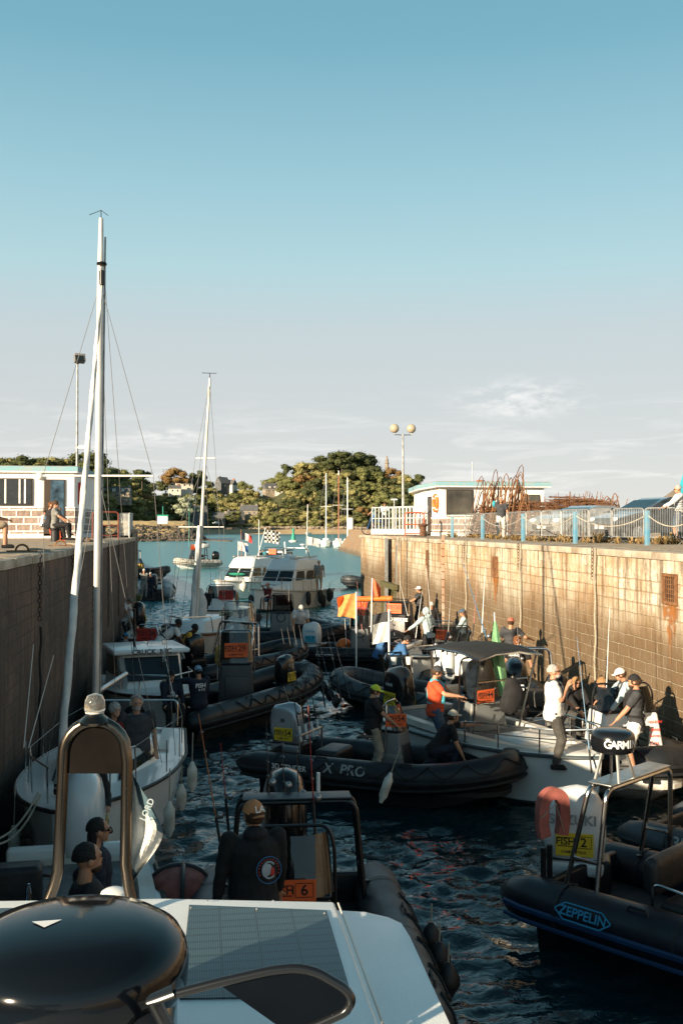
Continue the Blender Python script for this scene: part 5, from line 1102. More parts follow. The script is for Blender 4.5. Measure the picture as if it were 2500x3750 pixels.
def person(lab, px, pytop, ztop, face=0, H=1.75, hip=None, lean=0, side=0, twist=0, rh=None, lh=None, rf=None, lf=None, top=CBLK, bot=CDKG, sleeve='short', legs='long', head='cap', hc=CBLK, hy=0, hp=0, hair=HBRN, skin=None, shades=True, vest=None, beard=None, vox=.016, fat=1.0, loc=None, shoe=None, hood=None, foot_z=0, group=None, print_=None, brimdir=0, hat_mark=None, long_hair=False, eye=True, stripes=False):
    """pose by targets in the person's own frame: x right, y forward, z up from the floor under the feet"""
    skin = skin or SKIN; k = H/1.75; hz = (hip if hip is not None else .92*k)
    hipP = V((0, 0, hz)); Ml = Euler((-R(lean), R(side), 0)).to_matrix() @ Matrix.Rotation(R(twist), 3, 'Z')
    up = lambda x, y, z: hipP+Ml@V((x, y, z))*k
    chest = up(0, .0, .32); neck = up(0, -.01, .53); sR, sL = up(.185*fat**.5, 0, .49), up(-.185*fat**.5, 0, .49)
    Mh = Matrix.Rotation(R(hy), 3, 'Z') @ Euler((-R(lean*.55+hp), 0, 0)).to_matrix()
    hb = up(0, .005, .56); hc0 = hb+Mh@V((0, .025, .115))*k
    topz = hc0+V((0, 0, .125*k))
    # where the feet's floor goes so that the head top is at the pixel
    if loc is None:
        p = G(px, pytop, ztop); Rz = Matrix.Rotation(-R(face), 3, 'Z'); o = Rz@topz; base = V((p.x-o.x, p.y-o.y, ztop-topz.z))
    else: base = V(loc)
    t = thing('person', lab, 'person', base, -R(face), group)
    rh = V(rh or (.30, .06, hz-.13*k)); lh = V(lh or (-.30, .06, hz-.13*k)); rf = V(rf or (.11, .02, 0)); lf = V(lf or (-.11, .02, 0))
    ua, fa, th, sn = .285*k, .255*k, .43*k, .42*k
    eR, wR = ik(sR, rh, ua, fa, (.6, -.7, -.5)); eL, wL = ik(sL, lh, ua, fa, (-.6, -.7, -.5))
    hR, hL = hipP+V((.095*k, 0, -.02)), hipP+V((-.095*k, 0, -.02)); kR, aR = ik(hR, rf+V((0, 0, .085*k)), th, sn, (.12, 1, .05)); kL, aL = ik(hL, lf+V((0, 0, .085*k)), th, sn, (-.12, 1, .05))
    g = M()
    def torso(g, inf, z0=-.10, z1=.50, top_in=0):
        rr = []
        for z, wx, wy_, oy in ((-.12, .155, .115, -.01), (-.02, .168, .125, -.01), (.08, .155, .112, 0), (.18, .150, .108, .01), (.30, .172, .118, .012), (.40, .182, .115, .005), (.46, .165, .10, 0), (.505, .115, .078, -.005), (.535, .062, .058, -.01)):
            if z < z0 or z > z1: continue
            wx_ = (wx*fat**.7+inf)*k; wy2 = (wy_*fat+inf)*k; wy2 *= 1.0
            rr.append([hipP+Ml@(V((0, oy*k, z*k))+V((wx_*cos(2*pi*j/18), wy2*sin(2*pi*j/18), 0))) for j in range(18)])
        g.loft(rr)
    torso(g, 0)
    limb(g, neck-(hb-neck)*.6, hc0-Mh@V((0, .02, .03)), .056*k, .05*k)
    for s, e, w_ in ((sR, eR, wR), (sL, eL, wL)): limb(g, s, e, .056*k, .042*k, bulge=1.04); limb(g, e, w_, .043*k, .028*k, bulge=1.08)
    for h_, kn, an in ((hR, kR, aR), (hL, kL, aL)): limb(g, h_, kn, .092*k*fat**.5, .058*k); limb(g, kn, an, .058*k, .038*k, bulge=1.16)
    for an, f_ in ((aR, rf), (aL, lf)): limb(g, an+V((0, -.03, -.04)), an+V((0, .15, -.055))*1.0, .040*k, .035*k)
    # hands
    for e, w_, s in ((eR, wR, 1), (eL, wL, -1)):
        d = (w_-e).normalized(); sd_ = (V((0, 0, 1)).cross(d)); sd_ = sd_.normalized() if sd_.length > .1 else V((0, 1, 0)); nn = d.cross(sd_).normalized()
        pc = w_+d*.05*k; rr = []
        for q, a_, b_ in ((-.02, .026, .020), (.02, .036, .017), (.06, .042, .016), (.09, .041, .014), (.10, .036, .010)): rr.append([w_+d*q*k+(sd_*cos(2*pi*j/10)*a_+nn*sin(2*pi*j/10)*b_)*k for j in range(10)])
        g.loft(rr)
        for q, ln in ((-.03, .062), (-.010, .075), (.011, .078), (.031, .066)):
            a_ = w_+d*.092*k+sd_*q*k; cu = nn*(.018*k)*(-s); g.tube([a_, a_+d*ln*.5*k+cu*.5, a_+d*ln*.85*k+cu*1.7], [.0095*k, .009*k, .0075*k], 6)
        a_ = w_+d*.03*k-sd_*.032*k*1; g.tube([a_, a_-sd_*.028*k+d*.03*k, a_-sd_*.032*k+d*.062*k], [.012*k, .011*k, .008*k], 6)
    # head: skull, jaw, nose, ears, brow, lips
    mh = Mh; hcn = hc0
    def hp_(x, y, z): return hcn+mh@V((x, y, z))*k
    g.ell(hcn+mh@V((0, -.012, .02))*k, (.076*k, .094*k, .098*k), 16, 12, mh); g.ell(hp_(0, .022, -.042), (.056*k, .062*k, .066*k), 14, 10, mh)
    g.ell(hp_(0, .050, -.078), (.028*k, .028*k, .024*k), 10, 6, mh)
    g.loft([[hp_(-.006, .078, .022), hp_(.006, .078, .022), hp_(.005, .070, .022), hp_(-.005, .07, .022)], [hp_(-.015, .098, -.022), hp_(.015, .098, -.022), hp_(.015, .07, -.028), hp_(-.015, .07, -.028)]])
    for s in (-1, 1): g.ell(hp_(s*.077, -.008, -.008), (.012*k, .024*k, .032*k), 8, 6, mh)
    g.ell(hp_(0, .075, .028), (.045*k, .018*k, .012*k), 10, 5, mh); g.ell(hp_(0, .076, -.052), (.024*k, .012*k, .009*k), 8, 5, mh)
    o = g.build('body', skin, t); REM.append((o, vox*.62 if vox < .014 else .0115))
    if eye and not shades:
        g = M()
        for s in (-1, 1): g.ell(hp_(s*.03, .083, .008), (.012*k, .006*k, .006*k), 8, 5, mh)
        g.build('eyes', mat('eye_dark', (.02, .015, .012), .2), t)
    if beard:
        g = M(); g.ell(hp_(0, .030, -.072), (.056*k, .058*k, .042*k), 14, 8, mh); g.ell(hp_(0, .082, -.040), (.03*k, .012*k, .008*k), 8, 5, mh); g.build('beard', beard, t)
    if shades:
        g = M()
        for s in (-1, 1): g.ell(hp_(s*.034, .084, .010), (.028*k, .012*k, .018*k), 10, 6, mh)
        for s in (-1, 1): g.tube([hp_(s*.06, .075, .013), hp_(s*.08, .0, .012)], .004*k, 5)
        g.build('sunglasses', BLACKG, t)
    # shirt
    g = M(); torso(g, .022, z0=-.13, z1=.51)
    rr_ = .030
    for s, e, w_ in ((sR, eR, wR), (sL, eL, wL)):
        if sleeve == 'short': limb(g, s, s.lerp(e, .66), .082*k, .068*k)
        elif sleeve == 'long': limb(g, s, e, .082*k, .060*k); limb(g, e, e.lerp(w_, .93), .060*k, .043*k)
        else: limb(g, s, s.lerp(e, .1), .075*k, .07*k)
    if hood: g.ell(up(0, -.06, .54), (.11*k, .09*k, .07*k), 12, 8)
    o = g.build('shirt', top, t); REM.append((o, vox))
    if stripes:
        g = M()
        for z in [x*.048-.06 for x in range(11)]:
            wx = .182 if z > .25 else .175; tor = [hipP+Ml@(V(((wx+.026)*k*cos(2*pi*j/24), (.125+.022)*k*sin(2*pi*j/24), z*k))) for j in range(24)]; g.tube(tor, .007, 4, closed=True)
        g.build('stripes', CNVY, t)
    # trousers
    g = M(); rr = []
    for z, wx, wy_ in ((-.16, .15, .115), (-.08, .178, .138), (.02, .172, .132), (.05, .165, .125)): rr.append([hipP+Ml@V((0, 0, 0))+V((wx*fat**.6*k*cos(2*pi*j/16), wy_*fat*k*sin(2*pi*j/16)*1.0, z*k)) for j in range(16)])
    g.loft(rr)
    for h_, kn, an in ((hR, kR, aR), (hL, kL, aL)):
        limb(g, h_, kn if legs == 'long' else h_.lerp(kn, .93), .110*k*fat**.5, .082*k)
        if legs == 'long': limb(g, kn, kn.lerp(an, .93), .080*k, .066*k)
    o = g.build('trousers' if legs == 'long' else 'shorts', bot, t); REM.append((o, vox))
    for an, f_ in ((aR, rf), (aL, lf)):
        g = M(); g.rbox(an+V((0, .055*k, -.052*k)), (.105*k, .285*k, .085*k), .035, top=(.85, .8), shift=(0, -.02)); g.build('shoe', shoe or CBLK, t)
    def shell(inf, z0, z1, back=0, y_=.0, mt=None, name='hair', nz_=0):
        g = M(); rr = []
        for i in range(9):
            a = math.asin(z0)+(math.asin(z1)-math.asin(z0))*i/8; kk = max(cos(a), .02)
            rr.append([hp_(0, 0, .02)+mh@V(((.080+inf)*kk*cos(2*pi*j/20), -.012+(.098+inf)*kk*sin(2*pi*j/20)+y_, (.104+inf)*sin(a)))*k*(1+nz_*noise.noise(V((j*1.3, i*.9, px*.1)))) for j in range(20)])
        g.loft(rr); return g.build(name, mt, t, ang=70)
    if head in ('cap', 'capb'):
        sgn = 1 if head == 'cap' else -1
        c = shell(.010, .12, .999, mt=hc, name='cap'); g = M(); rows = []
        for i in range(5):
            u = i/4; rows.append([hp_(.062*q*(1-.15*u*u), sgn*((.078+(.075*u))*(1-.30*q*q*(1))+.006*1), .040+.004-.016*q*q-.012*u) for q in (-1, -.66, -.33, 0, .33, .66, 1)])
        g.sheet(rows, .005); g.build('cap_brim', hc, c)
        M().ell(hp_(0, -.012, .135), (.008*k, .008*k, .006*k), 6, 4).build('cap_button', hc, c)
        if hair: shell(.004, -.62, .30, mt=hair, y_=-.014)
    elif head == 'bucket':
        c = shell(.012, .1, .995, mt=hc, name='hat'); M().lathe([(.085*k, .03*k), (.135*k, .004*k), (.137*k, .0), (.085*k, .022*k)], hp_(0, -.01, .02), 20, mh).build('hat_brim', hc, c)
        if hood: pass
        shell(.005, -.8, .2, mt=hair or hc, y_=-.016)
    elif head == 'hood': shell(.028, -.85, .999, mt=hc, name='hood', y_=-.022)
    elif head == 'hair': 
        shell(.012, -.25, .999, mt=hair, y_=-.018, nz_=.10)
    elif head == 'curly':
        g = M(); rq = random.Random(int(px))
        for q in range(46):
            d = V((rq.gauss(0, 1), rq.gauss(0, 1)-.35, rq.gauss(0, 1)+.5)).normalized()
            if d.y > .45 and d.z < .55: continue
            g.ell(hp_(0, 0, .02)+mh@V((d.x*.084, d.y*.10-.012, d.z*.105))*k, (.028*k, .028*k, .026*k), 6, 4)
        g.build('hair', hair, t)
    elif head == 'short': shell(.005, -.12, .999, mt=hair, y_=-.018, nz_=.05)
    elif head == 'bald': pass
    if long_hair:
        g = M(); rr = []
        for z, wx, wy_, oy in ((.03, .07, .05, -.06), (-.05, .085, .05, -.065), (-.14, .095, .045, -.075), (-.24, .085, .035, -.085), (-.33, .03, .02, -.08)): rr.append([hp_(0, oy, z)+mh@V((wx*cos(2*pi*j/14), wy_*sin(2*pi*j/14), 0))*k*(1+.1*noise.noise(V((j, z*9, 0)))) for j in range(14)])
        g.loft(rr); g.build('long_hair', hair, t, ang=70)
    if vest:
        g = M()
        for s in (-1, 1):
            g.tube([up(s*.06, -.07, .52), up(s*.10, .02, .53), up(s*.11, .125, .44), up(s*.10, .15, .28), up(s*.10, .145, .12)], [.034, .038, .045, .045, .036], 8)
            g.tube([up(s*.06, -.07, .52), up(s*.03, -.14, .35), up(s*.04, -.145, .18)], [.03, .022, .02], 7)
        g.tube([up(.17*cos(2*pi*j/16), .14*sin(2*pi*j/16), .12) for j in range(16)], .022, 6, closed=True); g.build('life_vest', vest, t)
    if print_:
        for (st, sz, m_, x, z, bk) in print_:
            q = wordpart(t, 'shirt_print', st, sz, m_, (0, 0, 0)); q.location = up(x, (-.150 if bk else .150)*fat, z); q.rotation_euler = (-R(lean) if bk else R(lean)*-1, 0, 0 if bk else pi)
    HEADS[lab] = (hcn.copy(), mh.copy(), k)
    return t
def bake_people():
    for o, vs in REM:
        m_ = o.modifiers.new('r', 'REMESH'); m_.mode = 'VOXEL'; m_.voxel_size = vs; m_.use_smooth_shade = True
        s_ = o.modifiers.new('s', 'SMOOTH'); s_.factor = .5; s_.iterations = 3 if o.name.startswith('body') else 6
    dg = bpy.context.evaluated_depsgraph_get()
    for o, vs in REM:
        me = bpy.data.meshes.new_from_object(o.evaluated_get(dg)); mt = o.data.materials[0]; o.modifiers.clear(); o.data = me
        if not me.materials: me.materials.append(mt)
        if o.name.startswith(('shirt', 'trousers', 'shorts')):          # folds pressed into the cloth
            sd_ = sum(map(ord, o.name)) % 97
            co = [0.0]*(len(me.vertices)*3); me.vertices.foreach_get('co', co); no = [0.0]*(len(me.vertices)*3); me.vertices.foreach_get('normal', no)
            for i in range(len(me.vertices)):
                p = V(co[3*i:3*i+3]); f = noise.noise(V((p.x*7+sd_, p.y*7, p.z*13)))*.010+noise.noise(V((p.x*18, p.y*18+sd_, p.z*22)))*.004
                for a in range(3): co[3*i+a] += no[3*i+a]*f
            me.vertices.foreach_set('co', co)
        me.polygons.foreach_set('use_smooth', [True]*len(me.polygons)); me.update()
# ================================================================ THE FLEET
X3 = lambda x, y, z=0: V((x, y, z))
# ---------------------------------------------------------------- boat under the photographer: white wheelhouse roof
RZ = CAM_H-1.4
t = thing('motor_boat', 'white cabin roof of the nearest boat with solar panels', 'boat', (0, 0, 0))
def RG(px, py, dz=0): return G(px, py, RZ+dz)
in_ = [RG(1225, 3303), RG(1400, 3790), V((RG(1400, 3790).x+.02, -1.2, RZ)), V((-1.9, -1.2, RZ)), V((-1.9, RG(0, 3293).y+.1, RZ)), RG(600, 3290)]
def slab(g, pts, z1, z0, ins=.02):
    c = sum(pts, V())/len(pts); g.loft([[V((p.x, p.y, z0)) for p in pts], [V((p.x, p.y, z1-.02)) for p in pts], [V((p.x+(c.x-p.x)*.012, p.y+(c.y-p.y)*.012, z1-.005)) for p in pts], [V((p.x+(c.x-p.x)*.03, p.y+(c.y-p.y)*.03, z1)) for p in pts]])
g = M(); slab(g, in_, RZ+.012, RZ-.1)
ou = [RG(1215, 3312, -.02), RG(1330, 3318, -.02), RG(1420, 3338, -.02), RG(1468, 3370, -.03), RG(1500, 3420, -.03), RG(1670, 3790, -.03), V((RG(1670, 3790).x+.05, -1.2, RZ)), V((.2, -1.2, RZ)), V((.1, 2.5, RZ))]
slab(g, ou, RZ-.03, RZ-.16); roof = g.build('roof', mat('roof_gelcoat', (.82, .83, .82), .35, coat=.2, noise_amt=.03, nscale=2, tint=(.74, .76, .74), bump=.15, bscale=160), t, ang=25)
hb_ = thing('x', 'x', 'x'); bpy.data.objects.remove(hb_)
M().prism([(-1.6, -1.1), (.2, -1.1), (.3, 3.0), (.1, 3.25), (-1.5, 3.25)], .9, RZ-.1).build('wheelhouse', WHITE, t, False)
he = bpy.data.objects.new('hull_frame', None); COL.objects.link(he); he.parent = t; he.location = (-.75, 1.6, 0); hull(he, 8.0, 2.3, 1.0, 1.3, name='hull')
# solar panels
m, n, l, b = nodes_of('solar_cells'); tt = nd(n, l, 'ShaderNodeTexCoord'); mp_ = nd(n, l, 'ShaderNodeMapping', {0: tt.outputs['Generated'], 'Scale': (1, 1, 1)})
q1 = nd(n, l, 'ShaderNodeTexBrick', {0: mp_.outputs[0], 'Scale': 1, 'Mortar Size': .008, 'Brick Width': .25, 'Row Height': .0714, 'Bias': 0}); q1.offset = 0; q1.inputs['Color1'].default_value = (.02, .042, .052, 1); q1.inputs['Color2'].default_value = (.03, .056, .066, 1); q1.inputs['Mortar'].default_value = (.006, .010, .014, 1)
wv = nd(n, l, 'ShaderNodeTexWave', {0: tt.outputs['Generated'], 'Scale': 22.0, 'Distortion': 0}); wr = nd(n, l, 'ShaderNodeMapRange', {0: wv.outputs['Fac'], 1: .55, 2: 1, 3: 0, 4: .4}); cc = mixc(n, l, wr.outputs[0], q1.outputs[0], (.16, .21, .22)); l.new(cc, b.inputs[0]); b.inputs['Roughness'].default_value = .3
SOL = m
def panelq(q, z, name):
    P = [RG(a, c, z) for a, c in q]; g = M(); g.loft([[V((p.x, p.y, RZ+.0125)) for p in P], [V((p.x, p.y, RZ+z)) for p in P]]); return g.build(name, SOL, t, False)
panelq([(693, 3313), (1195, 3333), (1287, 3645), (658, 3655)], .018, 'solar_panel'); panelq([(-150, 3328), (190, 3322), (95, 3440), (-330, 3440)], .018, 'solar_panel')
g = M()
for px, py in ((700, 3325), (1188, 3345), (1268, 3628), (680, 3640), (940, 3330), (1000, 3300), (760, 3300)): p = RG(px, py, .019); g.lathe([(.004, 0), (.004, .003), (.001, .004)], p, 8)
g.build('screws', GALV, t)
M().tube([RG(693, 3500, .016), RG(670, 3480, .016), RG(640, 3500, .016), RG(560, 3470, .016), RG(430, 3420, .016)], .0035, 6).build('panel_cable', BLACKP, t)
M().tube([RG(1238, 3308, .012), RG(1412, 3780, .012)], .004, 5).build('deck_seam', WSTAIN, t)
# stainless lamp arch
D_ = 3.55
t = thing('light_arch', 'steel arch with a dark plate and white lamp on the nearest roof', 'light arch', GD(330, 3300, D_))
o0 = V(t.location); P_ = lambda px, py, d=0: GD(px, py, D_+d)-o0
pts_ = [P_(160, 3345), P_(200, 3240), P_(213, 3190), P_(220, 3060), P_(233, 2790)]
ac = [P_(350+(-115)*cos(R(a)), 2760-118*sin(R(a))) for a in range(8, 173, 15)]
pts_ += ac+[P_(466, 2790), P_(463, 3000), P_(460, 3160), P_(472, 3250), P_(492, 3345)]
BRZ = mat('arch_tube', (.13, .11, .09), .24, metal=1, noise_amt=.15, nscale=6)
M().tube(pts_, .0205, 14).build('tube', BRZ, t)
g = M(); pl = [P_(350+(-108)*cos(R(a)), 2760-112*sin(R(a))) for a in range(0, 181, 12)]+[P_(458, 2832), P_(240, 2832)]; g.loft([[p+V((0, -.004, 0)) for p in pl], [p+V((0, .004, 0)) for p in pl]]); g.build('plate', mat('arch_plate', (.010, .009, .0085), .9, spec=0, noise_amt=.2), t, False)
g = M(); c = P_(348, 2632); g.lathe([(.052, -.018), (.056, -.008), (.044, .004), (.034, .012), (.030, .022)], c, 20); g.build('lamp_base', BRZ, t)
g = M(); g.lathe([(.032, .021), (.037, .034), (.036, .062), (.027, .082), (.006, .09)], c, 20); g.build('lamp_lens', mat('lamp_lens', (.80, .78, .72), .03, trans=.92), t)
g = M(); g.lathe([(.033, .022), (.034, .028), (.031, .030)], c, 20); g.build('lamp_ring', PWHITE, t)
# pennant
t = thing('pennant', 'teal and white pennant with lettering hanging from the lamp arch', 'flag', GD(485, 2850, D_)); o0 = V(t.location); g = M(); rows = []
for j in range(25):
    v_ = j/24; y = 2815+(3245-2815)*v_; xr = lerpt([(0, 482), (.2, 522), (.52, 600), (.6, 590), (1, 484)], v_); xl = lerpt([(0, 476), (.5, 480), (1, 472)], v_); rows.append([P_(xl+(xr-xl)*i/10, y+10*sin(i*.8+j*.4), .03+.02*sin(i*.9+j*.35)*i/10) for i in range(11)])
for j in range(24):
    for i in range(10):
        u = i/10; v_ = j/24; g.mat(0 if u > .22+v_*1.1-.0 or (v_ > .85) else 1)
        if v_ < .4 and u < .35: g.mat(1)
        if v_ > .5 and u > .86: g.mat(1)
        g.add([rows[j][i], rows[j][i+1], rows[j+1][i+1], rows[j+1][i]], [(0, 1, 2, 3)])
g.build('cloth', [mat('pennant_teal', (.06, .11, .135), .8, noise_amt=.1), mat('pennant_white', (.55, .54, .50), .85, noise_amt=.2, nscale=14, bump=.4)], t)
for st, px, py, a in (('LORD', 540, 2965, -1.15), ('SP', 556, 3010, -1.15)):
    q = wordpart(t, 'lettering', st, .023, mat('pennant_letter', (.30, .36, .38), .8), GD(px, py, D_-.05)-o0, 0, 0); q.rotation_euler = Euler((0, a, -YAW)); q.location = GD(px, py, D_-.03)-V(t.location)
t.location = V(t.location)
for ch in t.children:
    if ch.name.startswith('cloth'): ch.location = GD(330, 3300, D_)*0+V((0, 0, 0))
# radar dome
c = GD(262, 3500, 2.42); t = thing('radar_dome', 'large glossy black radar dome in the bottom left foreground', 'radar', c)
DG = mat('dome_gloss', (.004, .006, .009), .09, spec=.35, noise_amt=0)
M().lathe([(.20, -.11), (.262, -.10), (.279, -.07), (.283, -.02), (.279, .012), (.262, .042), (.225, .066), (.16, .084), (.08, .093), (.01, .095)], (0, 0, 0), 64).build('dome', DG, t, ang=70)
g = M(); g.lathe([(.15, -.11), (.15, -.17)], (0, 0, 0), 32); g.rbox((0, 0, -.3), (.34, .34, .3), .04); g.rbox((0, .0, -.3), (.5, .5, .5), .06); g.build('pedestal', BLACKG, t)
g = M(); zz = .0935; a = V((-.075, -.03, 0)); g.add([(a.x-.035, a.y+.03, .0925), (a.x+.035, a.y+.03, .0935), (a.x, a.y-.01, .0925)], [(0, 1, 2)]); g.build('triangle_mark', WINK, t, False).location = (.02, -.02, .003)
g = M(); g.box((-.245, .06, .062), (.07, .014, .004), ry=-.3, rz=.1); g.mat(1).box((-.25, .042, .060), (.06, .014, .004), ry=-.3); g.build('flag_sticker', [mat('sticker_amber', (.7, .35, .05), .5), RINK], t, False)
# dark framed hatch at the bottom
t = thing('deck_hatch', 'black framed dark hatch tilted over the solar panel', 'hatch', GD(1000, 3650, 2.15)); o0 = V(t.location); H_ = lambda px, py, d=0: GD(px, py, 2.15+d)-o0
fp = [H_(640, 3640), H_(800, 3598), H_(1000, 3553), H_(1090, 3545), H_(1160, 3560), H_(1265, 3622), H_(1290, 3662), H_(1268, 3705), H_(1180, 3745), H_(1040, 3800), H_(900, 3900)]
M().tube(rnd_path(fp, .03), .0105, 10).build('frame', BLACKG, t)
g = M(); pl = [H_(800, 3597), H_(1000, 3556), H_(1090, 3549), H_(1155, 3565), H_(1255, 3625), H_(1272, 3665), H_(1250, 3700), H_(1060, 3780)]; g.loft([[p-V((0, 0, .004)) for p in pl], [p for p in pl]]); g.build('panel', mat('smoked_acrylic', (.004, .006, .009), .9, spec=0, noise_amt=.1), t, False)
g = M(); g.tube([H_(640, 3630, .0), H_(560, 3660, 0), V((-.13, .2, -.35))], .016, 8); g.build('stay_tube', BLACKG, t)
t = thing('gps_antenna', 'small white dome antenna at the far edge of the nearest roof', 'antenna', G(418, 3312, RZ)); M().lathe([(.044, 0), (.05, .01), (.052, .035), (.046, .05), (.03, .058), (.005, .061)], (0, 0, 0), 24).build('dome', WHITE, t)
wordpart(t, 'lettering', 'GARMIN', .013, mat('text_grey', (.12, .13, .14), .5), (.0, -.0535, .024))
# unseen blocker added to shade the roof: flybridge behind the photographer
t = thing('flybridge', 'unseen shade screen added behind the camera to shadow the nearest roof', 'canopy', (-1.6, -1.9, RZ))
g = M(); g.box((0, 0, 1.15), (2.4, 1.6, .06)); g.box((-.2, .2, .45), (.8, .1, .9)); g.build('canopy', CANV, t, False)
g = M()
for x in (-1, 1.0): g.tube([(x, .7, 0), (x, .7, 1.15)], .03, 6)
g.tube([(-1, .7, .6), (1, .7, .6)], .03, 6); g.build('frame', STEEL, t)
# ---------------------------------------------------------------- small white boat left, two people
t = boat_thing('motor_boat', 'small white open boat with a big white outboard on the left', 'boat', X3(-1.45, 12.6), X3(-1.15, 7.7)); hw, sh = hull(t, 4.9, 1.95, .75, .95); cockpit(t, hw, sh, -2.2, 1.4, inset=.1)
outboard(t, (0, -2.65, .55), 1.35, OUTW, 'SUZUKI', tm=INK, plate='12', plate_m=YES); M().rbox((0, -2.35, .78), (1.75, .16, .5), .05).build('transom', WHITE, t)
g = M(); g.rbox((.7, -.9, 1.05), (.75, .3, .5), .06); g.build('seat', SEAT, t); rail(t, [(.95, -1.3, .8), (.95, -1.2, 1.15), (.2, -.9, 1.15)], [], .02)
g = M(); g.lathe([(.0, 0), (.035, .0), (.035, .13), (.014, .17), (.014, .2)], (.55, -.5, 1.0), 10); tag(g.build('bottle', glass('clear_plastic', (.7, .8, .85), a=.5)), 'clear plastic water bottle in the small white boat', 'bottle').location = (-2.05+.0, 9.6, .55)
person('woman with long dark hair and sunglasses beside the white outboard', 366, 2993, 2.12, face=80, head='short', hair=HBLK, long_hair=True, top=CNVY, sleeve='long', shades=True, vox=.013)
person('man with swept hair in a black shirt in front of the long haired woman', 330, 3082, 2.42, face=75, H=1.85, head='short', hair=HBLK, top=CBLK, shades=False, beard=HBRN, hp=-4, vox=.013, lh=(-.5, .35, .9), rh=(.3, .1, .8))
# ---------------------------------------------------------------- RIB 6 in front of the roof
t = rib('rib', 'dark inflatable number six moored just ahead of the white roof', X3(1.12, 12.1), X3(.85, 6.9), B=2.55, r=.29, tm=HYPG, hm=HYP, z0=.5)
console(t, (.1, -.30, .3), .85, .7, 1.0, DGREYC, GLT, BLACKP, .55); sticker(t, '6', ORS, (.12, .13, 1.44), .42, rz=pi); outboard(t, (.12, -2.75, .62), 1.35, BLACKG, 'SUZUKI', tm=WINK, tsz=.06)
arch(t, -2.2, 1.55, 1.25, .5, .1, BLACKP, .03, plate=True).children[0].data.materials[0] = DGREYC
for k in range(3):
    a = 1.3+.0; fender(['topmost black ball fender beside the number six boat', 'middle black ball fender beside the number six boat', 'lowest black ball fender beside the number six boat'][k], (2.46+.0*k, 10.6-.38*k, .42-.05*k), .26, .12, RUB, rope_up=.25)
tubetext(t, 'CLUB DIVE', .16, -1.5, 25, HYPL, 2.55, .29, .5, side=-1)
person('man in a black hoodie and tan orange cap with his back to the camera', 925, 2930, 2.40, face=-8, H=1.88, head='capb', hc=CTAN, hair=HBRN, top=CBLK, sleeve='long', shades=False, hood=True, vox=.012, fat=1.25, hy=18, hp=-4, rh=(.28, .2, .85), lh=(-.34, .1, .85))
cp = [o for o in COL.objects if o.get('label', '').startswith('man in a black hoodie')][0]
pm = [o for o in COL.objects if o.get('label', '').startswith('man in a black hoodie')][0]
g = M(); g.tube([(.115*cos(R(a)), 0, .115*sin(R(a))) for a in range(0, 360, 12)], .004, 5, closed=True); g.mat(1).tube([(.06*cos(R(a)), 0, .07*sin(R(a))) for a in range(40, 330, 14)], .009, 5); g.mat(1).ell((-.02, 0, .0), (.045, .006, .06), 10, 6, Matrix.Rotation(.5, 3, 'Y')); g.mat(2).ell((.03, -.003, -.02), (.02, .006, .045), 8, 5); g.mat(3)
for k in range(14):
    a = R(200-k*17); g.box((.093*cos(a), 0, .093*sin(a)), (.012, .004, .014), ry=-a)
q = wordpart(cp, 'cap_lettering', 'LA', .062, WINK, (0, 0, 0)); hh = HEADS[cp['label']]; q.location = hh[0]+hh[1]@V((0, -.122, .085))*hh[2]; q.rotation_euler = (hh[1]@Matrix.Rotation(-.35, 3, 'X')).to_euler()
q = g.build('back_emblem', [mat('emblem_blue', (.04, .20, .42), .6), mat('emblem_pale', (.40, .45, .48), .6), RINK, mat('emblem_red', (.4, .05, .04), .6)], pm, False); q.location = (.10, -.205, 1.28); q.rotation_euler = (-.12, 0, .12)
person('man in a navy cap sitting behind the windscreen of boat number six', 1010, 3035, 1.62, face=178, H=1.75, hip=.5, head='cap', hc=CNVY, top=CBLK, sleeve='short', shades=False, skin=SKIN, vox=.013, rf=(.15, .45, 0), lf=(-.15, .45, 0), rh=(.2, .45, .72), lh=(-.25, .4, .75))
t = thing('mooring_buoy', 'faded red ball buoy with grey straps left of the hooded man', 'buoy', G(655, 3262, .62)); M().ell((0, 0, 0), (.36, .5, .27), 24, 14).build('buoy_body', REDB, t)
g = M(); g.tube([(.365*cos(R(a))*1.0, .08, .28*sin(R(a))) for a in range(0, 360, 15)], .03, 6, closed=True); g.tube([(.05, .51*cos(R(a)), .28*sin(R(a))) for a in range(0, 360, 15)], .03, 6, closed=True); g.build('strap', DGREYC, t)
# ---------------------------------------------------------------- Zeppelin RIB 2
t = rib('rib', 'navy inflatable with blue framed lettering at the lower right', X3(4.62, 12.0), X3(7.65, 7.9), B=2.4, r=.30, tm=HYPN, hm=HYPN, z0=.46, rope=False, strake_m=mat('strake_blue', (.008, .04, .11), .45))
zr = t
BI = mat('lettering_blue', (.03, .26, .46), .5, noise_amt=.03)
lz = tubetext(t, 'ZEPPELIN', .105, -1.7, 22, BI, 2.4, .30, .46)
g = M(); w_ = .31; hh_ = .09
for s in (-1, 1):
    g.box((0, 0, s*hh_), (w_*1.5, .006, .015)); 
    for e in (-1, 1): g.box((e*(w_*.75+.062), 0, s*hh_*.5), (.14, .006, .015), ry=(s*e)*.62)
q = g.build('lettering_frame', BI, t, False); q.location = lz.location; q.rotation_euler = lz.rotation_euler
outboard(t, (-.12, -2.62, .5), 1.15, OUTW, 'SUZUKI', tm=mat('text_grey2', (.28, .30, .32), .4), plate='2', plate_m=YES, tsz=.11, rz=.55)
ar = arch(t, -2.15, 1.75, 1.35, .55, .28, STEEL, .030, plate=True)
rz_ = -1.80; 
g = M()
for x in (-.13, .13):
    for y in (-.10, .14): g.tube([(.35+x*1.35, rz_+y*1.3, 1.93), (.35+x*.75, rz_+y*.8, 2.25)], .02, 6)
g.build('radar_bracket', ALU, t)
